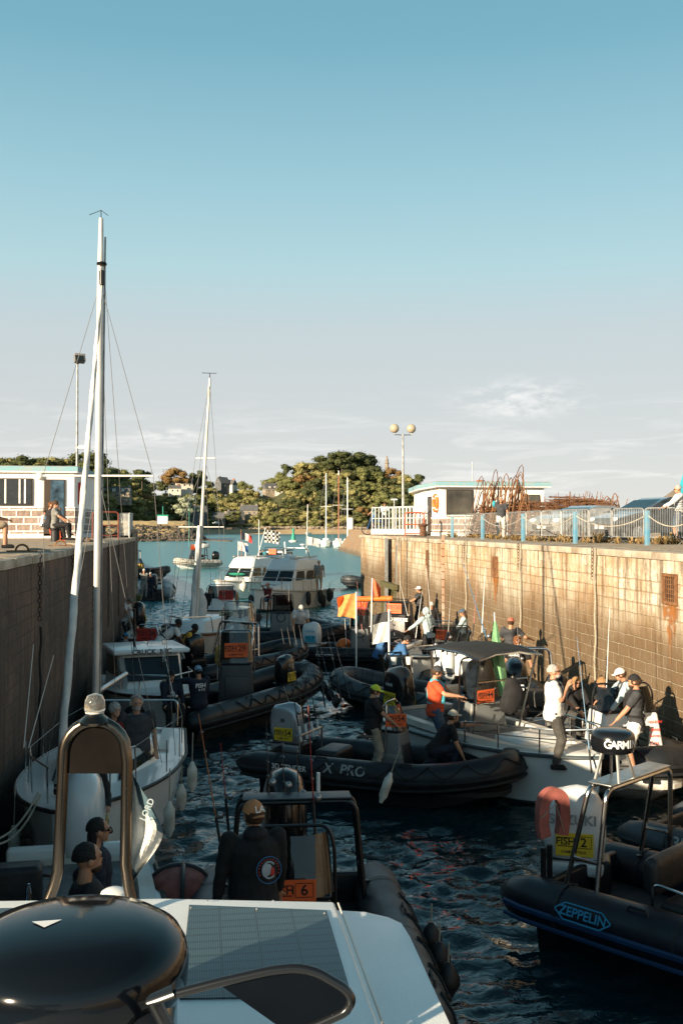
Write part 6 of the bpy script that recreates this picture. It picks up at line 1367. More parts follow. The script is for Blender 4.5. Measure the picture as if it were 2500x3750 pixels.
rd = M().lathe([(.17, 2.24), (.235, 2.26), (.252, 2.31), (.255, 2.40), (.245, 2.46), (.21, 2.495), (.12, 2.51), (.01, 2.515)], (.35, rz_, 0), 40).build('radar_dome', BLACKG, t, ang=60)
# curved lettering round the dome
hd = t.rotation_euler.z
for i, ch in enumerate('GARMIN'):
    a = R(-36+i*15.5)-hd*1.0; q = wordpart(t, 'lettering', ch, .095, WINK, (.35+.2575*sin(a), rz_-.2575*cos(a), 2.37), rz=a)
for x in (-.46, .46): pass
g = M(); g.rbox((0, -1.2, .98), (1.25, .2, .42), .09); g.build('backrest', SEAT, t); g = M(); g.rbox((0, -.75, .6), (1.2, .7, .3), .07); g.build('seat', SEAT, t)
rail(t, [(.64, -1.15, .45), (.64, -1.15, .95), (.64, -.55, .88)], [], .018); rail(t, [(-.64, -1.15, .45), (-.64, -1.15, .95), (-.64, -.55, .88)], [], .018)
console(t, (0, 1.2, .35), .9, .8, .9, BLACKP, GLT, BLACKP, .4, seat=False)
for x in (.75, .62): M().tube([(x, -2.5, .55), (x, -2.5, 1.05)], .035, 8).build('rod_holder', BLACKP, t)
hsc = GD(2022, 2985, 11.75); t = thing('horseshoe_buoy', 'faded red horseshoe buoy hanging from the arch of the navy inflatable', 'lifebuoy', hsc, .25)
g = M(); pth = [V((.14*sin(R(a)), 0, .12+.14*cos(R(a)))) for a in range(-90, 91, 15)]; pth = [V((-.12, 0, -.24)), V((-.15, 0, -.08))]+pth+[V((.15, 0, -.08)), V((.12, 0, -.24))]
rr = []
for i, p in enumerate(pth):
    d = (pth[min(i+1, len(pth)-1)]-pth[max(i-1, 0)]).normalized(); nn = V((d.z, 0, -d.x)); rr.append([p+nn*a+V((0, b_, 0)) for a, b_ in ((-.068, -.05), (-.068, .05), (.068, .05), (.068, -.05))])
g.loft(rr); g.build('foam', REDB, t, ang=30); M().tube([(-.2, -.06, .0), (0, -.07, .15), (.12, -.065, -.2)], .006, 5).build('lanyard', ROPE, t)
# grey RIB at the right edge
t = rib('rib', 'grey inflatable with pale lettering half out of frame on the right', X3(6.9, 14.1), X3(9.6, 10.2), B=2.1, r=.27, tm=HYPG, hm=HYP, L=4.6)
tubetext(t, '3D TENDER', .17, -1.15, 25, HYPL, 2.1, .27, .42)
outboard(t, (-.45, -1.5, .45), .9, BLACKG, None)
# ---------------------------------------------------------------- RIB 54
t = rib('rib', 'black inflatable number fifty four lying across the middle of the lock', X3(1.72, 19.3), X3(5.35, 16.95), B=2.15, r=.27, tm=HYP, hm=HYP, L=4.9)
r54 = t
outboard(t, (-.05, -2.25, .5), 1.0, OUTS, '50', tm=INK, plate='54', plate_m=YES); console(t, (-.05, -.05, .3), .62, .62, .82, GREYC, GLT, STEEL, .45, seat=False, hatch=DGREYC)
st_ = sticker(t, '54', ORS, (.26, .12, 1.36), .38, rz=R(35)+pi/2*.9)
tubetext(t, 'X  PRO', .19, -.55, 30, HYPL, 2.15, .27, .42); q = M().rbox((0, 0, 0), (.62, .01, .16), .003, seg=1).build('name_plate', BLACKP, t, False); q.location = (1.07, -1.65, .50); q.rotation_euler = (0, 0, pi/2); wordpart(t, 'lettering', '3D TENDER', .10, WINK, (1.079, -1.65, .50), rz=pi/2)
wordpart(t, 'lettering', '3D TENDER', .065, HYPL, (.325, .05, .72), rz=pi/2)
g = M(); g.rbox((0, -1.25, .55), (.8, .5, .3), .08); g.build('seat', SEAT, t)
g = M(); g.tube(rnd_path([(-.5, -1.75, .45), (-.5, -1.75, .95), (.45, -1.75, .95), (.45, -1.75, .45)], .08), .02, 7); g.build('rod_rack', ALU, t)
for k in range(4): M().tube([(-.42+.25*k, -1.78, .82), (-.42+.25*k, -1.82, 1.10)], .028, 8).build('rod_holder', WHITE, t)
mw = Matrix.Translation(t.location) @ Matrix.Rotation(t.rotation_euler.z, 4, 'Z')
for k, (px, py) in enumerate([(1152, 2290), (1190, 2290), (1222, 2250), (1262, 2300)]):
    b0 = mw @ V((-.42+.25*k, -1.8, .95)); tip = GD(1180+k*24-40+10*k*0, 2310+k*3, b0.y*1.0+.4)
    rod(['leftmost of the four upright rods on boat fifty four', 'second of the four upright rods on boat fifty four', 'third of the four upright rods on boat fifty four', 'rightmost of the four upright rods on boat fifty four'][k], b0, b0+V((-.32, .5, 1.95)), grp='four rods in the rack of boat fifty four')
person('man in a neon yellow cap and black shirt at the grey console', 1375, 2508, 1.97, face=95, H=1.70, head='cap', hc=CNEO, top=CBLK, bot=CCAM, beard=HGRY, vest=CBLK, rh=(.28, .42, .95), lh=(-.1, .48, .98), fat=1.2, vox=.013, hp=12)
person('man in a cream cap and black shirt crouching in the bow of boat fifty four', 1660, 2600, 1.52, face=95, H=1.75, hip=.42, lean=35, head='cap', hc=CCRM, top=CBLK, bot=CNVY, rh=(.25, .55, .15), lh=(-.2, .95, .80), rf=(.15, .3, 0), lf=(-.2, -.15, 0), shades=False, hp=-18, hy=10, vox=.013)
fender('long white fender hanging from the side of boat fifty four', GD(1412, 2885, 16.75), .42, .075, tilt=0, tiltd=.35)
# ---------------------------------------------------------------- boat 44
t = boat_thing('motor_boat', 'white open boat number forty four with a black fabric canopy', 'boat', X3(4.45, 21.5), X3(6.62, 16.1)); b44 = t; L_ = 5.96; hw, sh = hull(t, L_, 2.15, .82, 1.02, rail=mat('stripe_grey', (.05, .07, .08), .4)); cockpit(t, hw, sh, -2.6, 2.1, inset=.13)
outboard(t, (0, -3.2, .62), 1.2, BLACKG, 'SUZUKI', plate='44', plate_m=YES, tsz=.05)
console(t, (0, -.35, .5), .95, .85, 1.0, GREYC, GLT, STEEL, .72, seatm=SEATG); sticker(t, '44', ORS, (.15, .07, 1.60), .44, rz=pi+.1)
# canopy
cz = 2.40; g = M(); rows = []
for i in range(9):
    u = i/8; rows.append([V((.80*q*(1-.06*(2*u-1)**2), -1.15+1.8*u, cz+.10*(1-q*q)+.10*(1-(2*u-1)**2)+.012*sin(q*9+i*2))) for q in (-1, -.75, -.5, -.25, 0, .25, .5, .75, 1)])
g.sheet(rows, .012); cn = g.build('canopy', cloth('canopy_black', (.018, .019, .021)), t, ang=80)
fr_ = [rows[0][0], rows[0][8], rows[8][8], rows[8][0]]; g = M(); loop = [p for p in rows[0]]+[r[8] for r in rows[1:]]+[p for p in reversed(rows[8])][1:]+[r[0] for r in reversed(rows[:-1])][:-1]; g.tube(loop, .022, 8, closed=True); g.build('canopy_frame', STEEL, t)
g = M()
for i, p in enumerate(loop):
    for e in range(3): q = p.lerp(loop[(i+1) % len(loop)], e/3); g.tube([q+V((0, 0, .03)), q-V((0, 0, .03))], .010, 5)
g.build('lashing', ROPED, cn)
for x in (-.55, .55):
    for y0, y1 in ((-.9, -1.0), (.15, .55)): M().tube([(x, y0, .8), (x*1.25, y1, cz)], .024, 8).build('canopy_post', STEEL, t)
g = M(); g.tube([(-.55, .2, 1.5), (.55, .2, 1.5)], .018, 6); g.tube([(-.6, .38, 1.95), (.6, .38, 1.95)], .018, 6); g.tube([(-.62, -.95, 1.75), (-.6, .38, 1.75)], .018, 6); g.build('cross_bar', STEEL, t)
for x in (-.45, -.2, .1): M().tube([(x, -1.42, 2.30), (x, -1.22, 2.72)], .03, 8).build('rod_holder', STEEL, t)
def rl(s): 
    P = [(s*(hw(y)-.06), y, sh(y)+.42*min(1, (y+.3)/.8)) for y in (-.2, .4, 1.0, 1.6, 2.1, 2.5)]+[(s*.05, 2.85, sh(2.85)+.44)]
    return P
for s in (-1, 1): rail(t, [(s*(hw(-.3)-.06), -.35, sh(0))]+rl(s)+([]), [((s*(hw(y)-.06), y, sh(y)), (s*(hw(y)-.06), y, sh(y)+.41)) for y in (.5, 1.3, 2.1)], .016, mid=[(p[0], p[1], (p[2]+sh(p[1]))/2+.04) for p in rl(s)])
g = M(); g.rbox((0, 1.2, .86), (1.1, .8, .42), .06); g.build('bow_seat', WHITE, t); wordpart(t, 'lettering', 'CRAS', .085, INK, (-hw(.9)+.02, .9, .84), rz=-pi/2-.12)
g = M(); g.rbox((0, 0, 0), (.6, .02, .17), .008); q = g.build('side_port', BLACKG, t, False); q.location = (-hw(1.9)*.82-.02, 1.75, .32); q.rotation_euler = (0, 0, -pi/2-.25)
person('grey haired man in a white t-shirt standing on the bow of boat forty four', 2030, 2432, 2.52, face=110, H=1.8, head='short', hair=HGRY, top=CWHT, bot=CDKG, shades=True, beard=HGRY, vest=CCHR, rh=(.06, .22, 1.40), lh=(-.25, .28, 1.05), fat=1.25, vox=.012, hp=-8)
person('bearded man in an orange red shirt and black cap holding the canopy post', 1602, 2438, 2.22, face=105, H=1.8, head='cap', hc=CCHR, top=CRED, bot=CJEA, beard=HBRN, vest=CTEA, rh=(.35, .45, 1.25), lh=(-.1, .5, 1.1), fat=1.2, vox=.013, hp=8)
gf = b44; t = thing('flag', 'pale green furled flag standing under the black canopy', 'flag', GD(1822, 2540, 19.9)); GRN = cloth('flag_green', (.20, .42, .22)); g = M(); rr = []
for i in range(15):
    u = i/14; z = 1.75*u-.3; w_ = .22*(1-u)**.8+.02; rr.append([V((w_*(1+.28*sin(k*pi/3.2+u*2))*cos(2*pi*k/20)-.06*u, w_*.6*(1+.28*sin(k*pi/2+u*2))*sin(2*pi*k/20), z)) for k in range(20)])
g.loft(rr); g.build('cloth', GRN, t, ang=80); M().tube([(0, 0, -.5), (-.07, 0, 1.62)], .014, 6).build('pole', WHITE, t)
t = thing('jacket', 'black jacket hung on the canopy post of boat forty four', 'jacket', GD(1872, 2500, 18.2)); g = M(); rr = []
for i in range(9):
    u = i/8; w_ = .08+.10*sin(u*2.6); rr.append([V((w_*(1+.22*sin(k*1.7+u*3))*cos(2*pi*k/16)+.03*sin(u*5), w_*.55*sin(2*pi*k/16), -.62*u+.08)) for k in range(16)])
g.loft(rr); g.build('cloth', CBLK, t, ang=80)
fender('grey teardrop fender hanging between boats fifty four and forty four', G(1722, 2755, .62), .26, .11, FEND, rope_up=.7)
# ---------------------------------------------------------------- white console RIB by the wall (right)
t = rib('rib', 'black tubed inflatable with a white console beside the right wall', X3(7.75, 21.0), X3(7.95, 16.2), B=2.5, r=.29, tm=HYP, hm=WHITE, L=4.9, z0=.5); nv = t
console(t, (-.10, .45, .38), 1.3, 1.0, 1.0, WHITE, GLT, BLACKP, .42, seat=False); q = M().rbox((0, 0, 0), (.55, .03, .5), .03).build('hatch', GLD, t); q.location = (-.12, .90, .92); q.rotation_euler = (.14, 0, pi)
for i, (st, z, mm, sz) in enumerate((('BENETEAU', 1.22, RINK, .045), ('navico', 1.08, RINK, .065), ('Sunway', .96, RINK, .05), ('Cras', .82, RINK, .07))): wordpart(t, 'lettering', st, sz, mm, (-.52, .885, z), rz=pi, rx=-.14)
wordpart(t, 'lettering', 'SUZUKI', .06, RINK, (.32, .90, 1.06), rz=pi)
for x in (-.5, .5): M().rbox((x, -1.25, .75), (.55, .16, .42), .06).build('seat', SEATG, t)
outboard(t, (0, -2.5, .6), 1.1, BLACKG, None)
person('bearded man in a black cap and black t-shirt by the white console', 2318, 2469, 2.38, face=-70, H=1.78, head='capb', hc=CBLK, top=CCHR, bot=CWHT, legs='short', shades=False, beard=HBRN, vest=CBLK, rh=(.28, .02, .78), lh=(-.15, .35, .95), vox=.013)
person('man in a white cap and pale long sleeved shirt leaning left', 2268, 2447, 2.22, face=-80, H=1.75, lean=25, head='cap', hc=CWHT, top=CLBL, sleeve='long', vest=CCHR, rh=(.25, .85, .85), lh=(-.2, .5, .9), vox=.014)
person('person in a black hoodie sitting by the right wall', 2108, 2478, 1.78, face=165, H=1.7, hip=.5, lean=12, head='hair', hair=HBLD, top=CBLK, sleeve='long', hood=True, shades=True, rf=(.15, .45, 0), lf=(-.15, .45, 0), rh=(.15, .5, .6), lh=(-.15, .5, .6))
person('person with a blond bun in a black jacket sitting by the right wall', 2198, 2480, 1.72, face=-60, H=1.66, hip=.5, lean=10, head='hair', hair=HBLD, top=CBLK, sleeve='long', shades=False, rf=(.15, .45, 0), lf=(-.15, .45, 0), rh=(.2, .45, .6), lh=(-.15, .5, .6), hp=8)
# RIB 175
t = rib('rib', 'black inflatable with the engine numbered 175 along the right wall', X3(7.15, 22.0), X3(8.1, 26.3), B=2.3, r=.27)
outboard(t, (-.1, -2.55, .62), 1.35, BLACKG, '175', tsz=.11); arch(t, -1.6, 1.9, 1.5, .5, .2, STEEL, .03); M().rbox((.1, -.9, .75), (1.3, .5, .4), .06).build('seat', SEATG, t)
person('auburn haired man in a black t-shirt with white print on his back', 1893, 2331, 2.28, face=25, H=1.8, head='curly', hair=HAUB, top=CBLK, bot=CBLK, shades=False, rh=(.42, .1, .8), lh=(-.3, .3, .9), fat=1.15, vox=.014, print_=[('TEAM', .06, WINK, -.06, .44, 1), ('FISHING', .05, WINK, -.05, .38, 1)], hp=20)
# RIB W2
t = rib('rib', 'black inflatable with a dark windscreen frame behind the black canopy', X3(7.2, 27.4), X3(8.1, 31.6), B=2.3, r=.27)
console(t, (-.2, -.5, .4), 1.3, .9, .95, WHITE, GLT, BLACKP, .5, seat=False); outboard(t, (-.35, -2.4, .6), 1.0, OUTW, None); outboard(t, (.35, -2.4, .6), 1.0, OUTW, None)
person('man in a coral cap and charcoal t-shirt pulling a rope on the wall', 1870, 2262, 2.42, face=35, H=1.8, head='cap', hc=CCOR, hair=HBRN, top=CCHR, bot=CJEA, rh=(.48, .25, 1.2), lh=(-.4, .1, .85), shades=False, vox=.014)
# ---------------------------------------------------------------- boat 38
t = boat_thing('motor_boat', 'white hulled open boat number thirty eight by the right wall', 'boat', X3(8.15, 32.9), X3(5.95, 28.3)); hw, sh = hull(t, 5.1, 2.1, .85, 1.1); cockpit(t, hw, sh, -2.2, 1.5, inset=.14); console(t, (-.2, -.9, .45), 1.0, .8, .85, WSTAIN, GLS, STEEL, .45, seat=False); sticker(t, '38', ORS, (-.35, -.45, 1.45), .5, rz=pi-.3)
rail(t, [(hw(-.5)-.05, -.5, .95), (hw(-.5)-.05, -.4, 1.25), (hw(1)-.05, 1, 1.35), (.1, 2.6, 1.4)], [], .02); rail(t, [(-hw(-.5)+.05, -.5, .95), (-hw(-.5)+.05, -.4, 1.25), (-hw(1)+.05, 1, 1.35), (-.1, 2.6, 1.4)], [((-hw(1)+.05, 1, .95), (-hw(1)+.05, 1, 1.33))], .02)
person('person in a pale blue hooded top reaching left on the white boat', 1557, 2226, 2.42, face=-35, H=1.75, head='hood', hc=CLBL, hair=None, top=CLBL, sleeve='long', bot=CBLK, shades=False, hood=True, lh=(-.55, .45, 1.0), rh=(.25, .3, 1.0), lean=12)
person('woman with long brown hair and a blue cap by the right wall', 1692, 2230, 2.30, face=-75, H=1.7, head='cap', hc=CJEA, hair=HBRN, long_hair=True, top=CLBL, sleeve='long', bot=CBLK, shades=False, hp=12, lh=(-.15, .35, 1.0))
# ---------------------------------------------------------------- Cras RIB
t = rib('rib', 'dark inflatable whose black console carries two white cups', X3(6.45, 24.7), X3(4.1, 27.3), B=2.1, r=.27, L=4.6, tm=HYPG)
e = console(t, (-.05, .1, .25), .80, .7, .72, DGREYC, GLT, STEEL, .48, seat=False, face=pi*.78); wordpart(e, 'lettering', 'Cras', .10, WINK, (0, .335, .86), rz=pi)
for x in (-.2, .2): M().lathe([(.06, 0), (.085, .2)], (x, .31, 1.0), 12).build('cup', WHITE, e)
M().rbox((0, .36, .58), (.42, .05, .12), .02).build('blue_cloth', mat('blue_cloth', (.03, .25, .5), .7), e)
outboard(t, (0, -2.35, .6), 1.0, BLACKG, None)
person('man in a bright blue shirt and black hat bending over', 1492, 2327, 1.95, face=100, H=1.75, lean=38, head='cap', hc=CBLK, hair=CBLK, top=CBLU, sleeve='long', bot=CBLK, rh=(.3, .5, .6), lh=(-.2, .6, .7), hp=10)
t = thing('pole_flag', 'white and black flag on a pole beside the black console', 'flag', GD(1424, 2500, 27.9)); M().tube([(0, 0, -.3), (.0, 0, 2.05)], .026, 8).build('pole', WHITE, t)
g = M(); flagcloth(t, 'cloth', V((0, 0, 1.62)), .8, .85, None, wav=.16, seed=2, droop=.25, mats=[CANV, CCHR], pattern=lambda u, v_: 1 if v_ > .6 else 0, du=V((-.6, .2, .05)), dv=V((.1, 0, 1))).location = (.02, 0, -.05)
# ---------------------------------------------------------------- Thunder RIB 8
t = rib('rib', 'black inflatable number eight with a clear bubble windscreen', X3(4.45, 35.2), X3(7.2, 33.9), B=2.1, r=.26, L=3.9)
outboard(t, (.05, -2.1, .5), 1.0, OUTW, 'HONDA', tm=BLS, plate='8', plate_m=BLS); e = console(t, (.0, -.35, .35), .72, .7, .95, GREYC, GLT, STEEL, .62, seat=False, face=pi*.60, hatch=GREYC); wordpart(e, 'lettering', 'THUNDER', .10, INK, (0, .30, .92), rz=pi); sticker(e, '8', BLS, (0, .33, 1.18), .5, rz=pi)
M().ell((-.2, -1.0, .65), (.32, .25, .25), 14, 8).build('orange_bag', ORNG, t); wordpart(t, 'lettering', 'BOMBARD', .13, WINK, (1.062, .9, .42), rz=pi/2); wordpart(t, 'lettering', 'PRO RIDER', .10, WINK, (1.062, -1.3, .42), rz=pi/2)
for k in range(4):
    b0 = G(1205+k*22, 2640-k*4, .9) if False else GD(1215+k*24, 2470, 31.5)
t = thing('pole_flag', 'large pale orange flag on a white pole left of the bubble windscreen', 'flag', GD(1304, 2420, 33.2)); M().tube([(0, 0, -.3), (.0, 0, 2.3)], .026, 8).build('pole', WHITE, t)
flagcloth(t, 'cloth', V((0, 0, 1.82)), .78, .85, cloth('flag_orange', (.80, .30, .09)), wav=.30, seed=1, droop=.38, du=V((-.88, .3, .25)), dv=V((.06, .0, 1)), n=18, taper=.25)
t = thing('pole_flag', 'small orange red flag on a pole near the gate recess', 'flag', GD(1358, 2290, 38)); M().tube([(0, 0, -.6), (.05, 0, 1.8)], .025, 8).build('pole', WHITE, t)
flagcloth(t, 'cloth', V((.05, 0, 1.45)), .5, .62, cloth('flag_orange_red', (.80, .15, .06)), wav=.2, seed=4, droop=.6, du=V((.85, .1, -.1)), dv=V((.1, 0, 1)), taper=.4)
person('man in a blue shirt mostly hidden behind the white and black flag', 1412, 2300, 1.95, face=80, H=1.75, lean=20, skin=SKIND, head='cap', hc=CNVY, hair=None, top=CBLU, bot=CBLK, rh=(.4, .55, 1.0), lh=(-.1, .55, 1.0))
# rescue RIB and foodhouse RIB
t = rib('rib', 'black inflatable with the man in an orange life jacket', X3(6.1, 40.4), X3(3.9, 43.6), B=2.2, r=.28, L=4.8)
person('man in a black cap and orange life jacket by the gate recess', 1328, 2183, 2.0, face=195, H=1.75, head='cap', hc=CBLK, top=CRED, sleeve='long', bot=CBLK, vest=mat('vest_orange', (.75, .14, .04), .7), rh=(.2, .35, 1.0), lh=(-.2, .35, 1.0))
person('man in black bending down beside the orange life jacket', 1283, 2238, 1.45, face=-80, H=1.75, lean=55, hip=.6, skin=SKIND, head='hair', hair=HBLK, top=CBLK, sleeve='long', bot=CBLK, shades=False, rh=(.2, .7, .2), lh=(-.2, .75, .2), rf=(.15, .2, 0), lf=(-.15, -.1, 0))
t = rib('rib', 'black inflatable number thirty with a tall black console', X3(6.75, 36.4), X3(8.1, 40.6), B=2.1, r=.26)
e = console(t, (.3, -.9, .35), 1.05, .8, 1.1, BLACKP, GLT, BLACKP, .55, seat=False, face=pi*.9); wordpart(e, 'lettering', 'FOOD HOUSE', .13, WINK, (0, .34, .98), rz=pi); sticker(e, '30', ORS, (0, .34, 1.40), .6, rz=pi); arch(t, -1.3, 1.9, 1.5, .5, .15, BLACKP, .03); M().tube([(-1.3, -1.1, 2.08), (.1, -1.1, 2.12)], .10, 10).build('orange_roll', ORNG, t)
g = M(); g.ell((.0, -1.9, .75), (.7, .45, .3), 14, 8); g.build('tarpaulin', mat('tarp_grey', (.10, .11, .12), .6, bump=1, bscale=6), t)
person('man in a white cap and charcoal t-shirt standing by the tall console', 1532, 2147, 2.5, face=-80, H=1.8, head='cap', hc=CWHT, hair=HBRN, top=CCHR, bot=CBLK, vest=CBLK, shades=False, rh=(.2, .4, 1.15), lh=(-.25, .45, 1.15))
person('person in a pale grey cap and black jacket by the right wall', 1580, 2204, 2.15, face=190, H=1.7, head='cap', hc=CLGR, hair=HBRN, top=CBLK, sleeve='long', bot=CBLK, hp=10)
# ---------------------------------------------------------------- RIB K and the polo man
t = rib('rib', 'black inflatable below the larger white cruiser', X3(1.5, 40.4), X3(4.9, 39.6), B=2.3, r=.30, L=5.2); e = console(t, (.0, .0, .4), .95, .8, 1.0, GREYC, GLT, BLACKP, .7, seat=False, face=pi*.5); sticker(e, '16', ORS, (0, .33, 1.45), .62, rz=pi)
for y in (-1.2, -1.9): M().rbox((.1, y, 1.05), (.5, .45, .12), .05).rbox((.1, y-.25, 1.3), (.5, .1, .45), .05).tube([(.1, y, .4), (.1, y, 1.0)], .05, 8).build('seat', SEAT, t)
g = M(); g.tube(rnd_path([(-.9, -.8, .6), (-.9, -.7, 2.05), (.9, -.7, 2.05), (.9, -.8, .6)], .15), .03, 7); g.build('arch', BLACKP, t)
person('man in a white polo shirt and grey cap leaning over the tube', 1103, 2215, 2.05, face=180, H=1.88, lean=36, head='cap', hc=CLGR, top=CWHT, bot=CBLK, rh=(.3, .45, .38), lh=(-.3, .45, .38), fat=1.2, hp=25)
# ---------------------------------------------------------------- RIB 29
t = rib('rib', 'black inflatable number twenty nine left of the open water', X3(-.75, 23.4), X3(3.0, 28.2), B=2.4, r=.30, tm=HYP, z0=.48, bands=(10, 12, 14, 16, 18, 20, 22)); e = console(t, (-.05, -.35, .35), .95, .8, 1.05, DGREYC, GLT, STEEL, .75, face=pi*1.2, seat=False, hatch=DGREYC); sticker(e, '29', ORS, (0, .36, 1.42), .58, rz=pi+.05)
outboard(t, (.62, .9, .6), .95, BLACKG, None, plate='29', plate_m=YES); q = M().rbox((0, 0, 0), (.75, .3, .6), .14).build('yellow_seat', mat('seat_yellow', (.45, .27, .05), .6), t); q.location = toloc(t, GD(838, 2400, 27.4)); q.rotation_euler = (0, 0, -t.rotation_euler.z)
for k in range(4): fender(['black cone fender on the bow of boat twenty nine, top one', 'black cone fender on the bow of boat twenty nine, second one', 'black cone fender on the bow of boat twenty nine, third one', 'black cone fender on the bow of boat twenty nine, lowest one'][k], (3.25+.12*k-.1, 27.2-.35*k, .62-.12*k), .26, .12, RUB, rope_up=.2)
fender('long white fender at the bow of boat twenty nine', G(1078, 2625, .18), .62, .10, tiltd=-.35, rope_up=.5)
person('man in a blue and white cap and dark sweater sitting on the tube', 725, 2437, 1.70, face=-25, H=1.8, hip=.55, head='capb', hc=cloth('cap_blue', (.20, .33, .45)), hair=HBLK, top=CNVY, sleeve='long', bot=CBLK, shades=False, rf=(.15, .4, 0), lf=(-.15, .4, 0), rh=(.3, .3, .4), lh=(-.65, .55, 1.0), fat=1.2, vox=.013, print_=[('FISH', .10, WINK, -.03, .38, 1), ('& CO', .05, WINK, .0, .29, 1)])
person('man in a dark hooded sweater with a white mountain print facing the camera', 628, 2455, 1.62, face=165, H=1.75, hip=.5, head='cap', hc=CBLK, top=CNVY, sleeve='long', bot=CBLK, shades=False, hood=True, rf=(.15, .4, 0), lf=(-.15, .4, 0), rh=(.2, .4, .5), lh=(-.2, .4, .5), print_=[('/\\/\\', .07, WINK, 0, .30, 0), ('OUTDOOR', .035, WINK, 0, .24, 0)])
# TAXI RIB
t = rib('rib', 'black inflatable with a taxi sign on its steel arch', X3(.1, 31.5), X3(3.0, 34.4), B=2.2, r=.29, L=5.2); e = console(t, (0, -.5, .35), 1.15, .8, 1.05, DGREYC, GLS, STEEL, .95, seat=False, face=pi*1.3)
arch(t, -.9, 1.7, 1.3, .45, .3, STEEL, .035, plate=True); q = M().rbox((0, 0, 0), (.45, .2, .14), .03).build('roof_sign', mat('sign_cream', (.62, .56, .40), .5), t); q.location = (-.35, -.5, 2.4); q.rotation_euler = (0, 0, R(45)); wordpart(t, 'lettering', 'TAXI', .12, INK, (-.35-.073, -.5-.073, 2.4), rz=R(-45)+R(0)*0)
q.rotation_euler = (0, 0, -t.rotation_euler.z); q.location = toloc(t, GD(828, 2247, 32.4))
for c_ in t.children:
    if c_.name.startswith('lettering'): c_.rotation_euler = (0, 0, -t.rotation_euler.z); c_.location = toloc(t, GD(828, 2247, 32.4))+Matrix.Rotation(-t.rotation_euler.z, 3, 'Z')@V((0, -.104, 0))
g = M(); g.ell((.5, 1.2, .72), (.35, .45, .25), 14, 8); g.build('net_pile', mat('net_dark', (.03, .028, .025), .9, bump=1.5, bscale=22), t); outboard(t, (0, -2.5, .6), 1.0, BLACKG, None)
person('person in a white shirt behind the clear screen of the taxi boat', 880, 2232, 2.05, face=180, H=1.75, skin=SKIND, head='hair', hair=HBLK, top=CWHT, bot=CJED, shades=False, rh=(.45, .2, 1.5), lh=(-.25, .3, 1.0), fat=1.15)
t = thing('spotlight', 'round black work lamp right of the taxi sign', 'work lamp', GD(945, 2262, 33)); M().lathe([(.13, 0), (.13, .03), (.06, .12)], (0, 0, 0), 16, Matrix.Rotation(-pi/2, 3, 'X')).build('lamp_head', BLACKP, t); M().tube([(0, .05, -.1), (0, .05, -.5)], .02, 6).build('stalk', BLACKP, t)
# ---------------------------------------------------------------- left row: cabin boat
t = boat_thing('cabin_boat', 'white cabin cruiser with lettering over its dark window on the left', 'boat', X3(-1.95, 28.4), X3(-.62, 23.1)); hw, sh = hull(t, 5.46, 2.3, .78, 1.02, rail=mat('rail_maroon', (.06, .02, .02), .5)); 
cabin(t, [(.55, -1.5, .78, .92, .8), (.45, -1.5, .74, .90, 1.02), (-.05, -1.55, .78, .86, 1.62), (-.1, -1.6, .80, .86, 1.66)], WHITE)
for s in (-1, 1): pane(t, [(s*.80, -.05, 1.10), (s*.89, -1.4, 1.10), (s*.87, -1.4, 1.56), (s*.79, -.15, 1.56)][::s], GLD)
pane(t, [(.66, .52, 1.06), (-.66, .52, 1.06), (-.68, .10, 1.58), (.68, .10, 1.58)][::1], GLD)
g = M(); g.rbox((0, -.75, 1.72), (1.95, 1.9, .12), .05); g.build('roof', WHITE, t); wordpart(t, 'lettering', 'CRUCK  NIC', .13, INK, (0, .205, 1.72), rz=pi)
rail(t, [(-.9, .2, 1.3), (-.75, 1.4, 1.35), (0, 2.6, 1.45), (.75, 1.4, 1.35), (.9, .2, 1.3)], [((s*.85, .6, .85), (s*.85, .6, 1.3)) for s in (-1, 1)]+[((s*.6, 1.7, .95), (s*.6, 1.7, 1.38)) for s in (-1, 1)], .016); M().tube([(.3, -.6, 1.75), (.3, -.6, 2.75)], .035, 8).build('stub_mast', BLACKP, t); rail(t, [(-.5, -.9, 1.76), (-.5, -.9, 1.86), (-.1, -.9, 1.86), (-.1, -.9, 1.76)], [], .015)
# ---------------------------------------------------------------- near sailing boat
s0, s1 = X3(-1.25, 20.2), X3(-1.95, 13.7); t = boat_thing('sailing_boat', 'white sailing boat with a tall mast moored along the left wall', 'sailing boat', s0, s1); sb = t; L_ = (s0-s1).length; hw, sh = hull(t, L_, 2.45, .88, 1.12, rail=RUB, rail_r=.03, draft=.6, stern_w=.75); 
cabin(t, [(2.0, -.5, .45, .85, .90), (1.8, -.55, .42, .83, 1.0), (1.2, -.6, .40, .74, 1.22), (1.0, -.65, .34, .64, 1.27)], WHITE); cockpit(t, hw, sh, -2.9, -1.1, inset=.3)
for s in (-1, 1): pane(t, [(s*.50, 1.35, 1.02), (s*.80, -.3, 1.02), (s*.76, -.3, 1.17), (s*.50, 1.1, 1.17)][::s], GLD)
M().rbox((0, .75, 1.28), (.5, .5, .06), .02).build('hatch', mat('hatch_grey', (.12, .13, .135), .3), t); M().rbox((0, -.3, 1.27), (.9, .7, .06), .03).build('sliding_hatch', WSTAIN, t)
inv = (Matrix.Translation(t.location) @ Matrix.Rotation(t.rotation_euler.z, 4, 'Z')).inverted(); LOC = lambda p: inv @ V(p)
mb = LOC(GD(350, 2560, 16.9)); mb = V((mb.x, mb.y, 1.5)); mtp = LOC(GD(371, 800, 17.0)); DM = 16.9
mst = M().tube([mb, mb.lerp(mtp, .9), mtp], [.058, .056, .038], 14, flat=1.0).build('mast', mat('mast_silver', (.62, .61, .58), .35, metal=.35, noise_amt=.15, nscale=1.5), t)
M().tube([mb.lerp(mtp, .004)+V((.0, .0, 0)), mtp-V((0, 0, .3))], .016, 6).build('sail_track', GALV, mst).location = (-.06, -.06, 0)
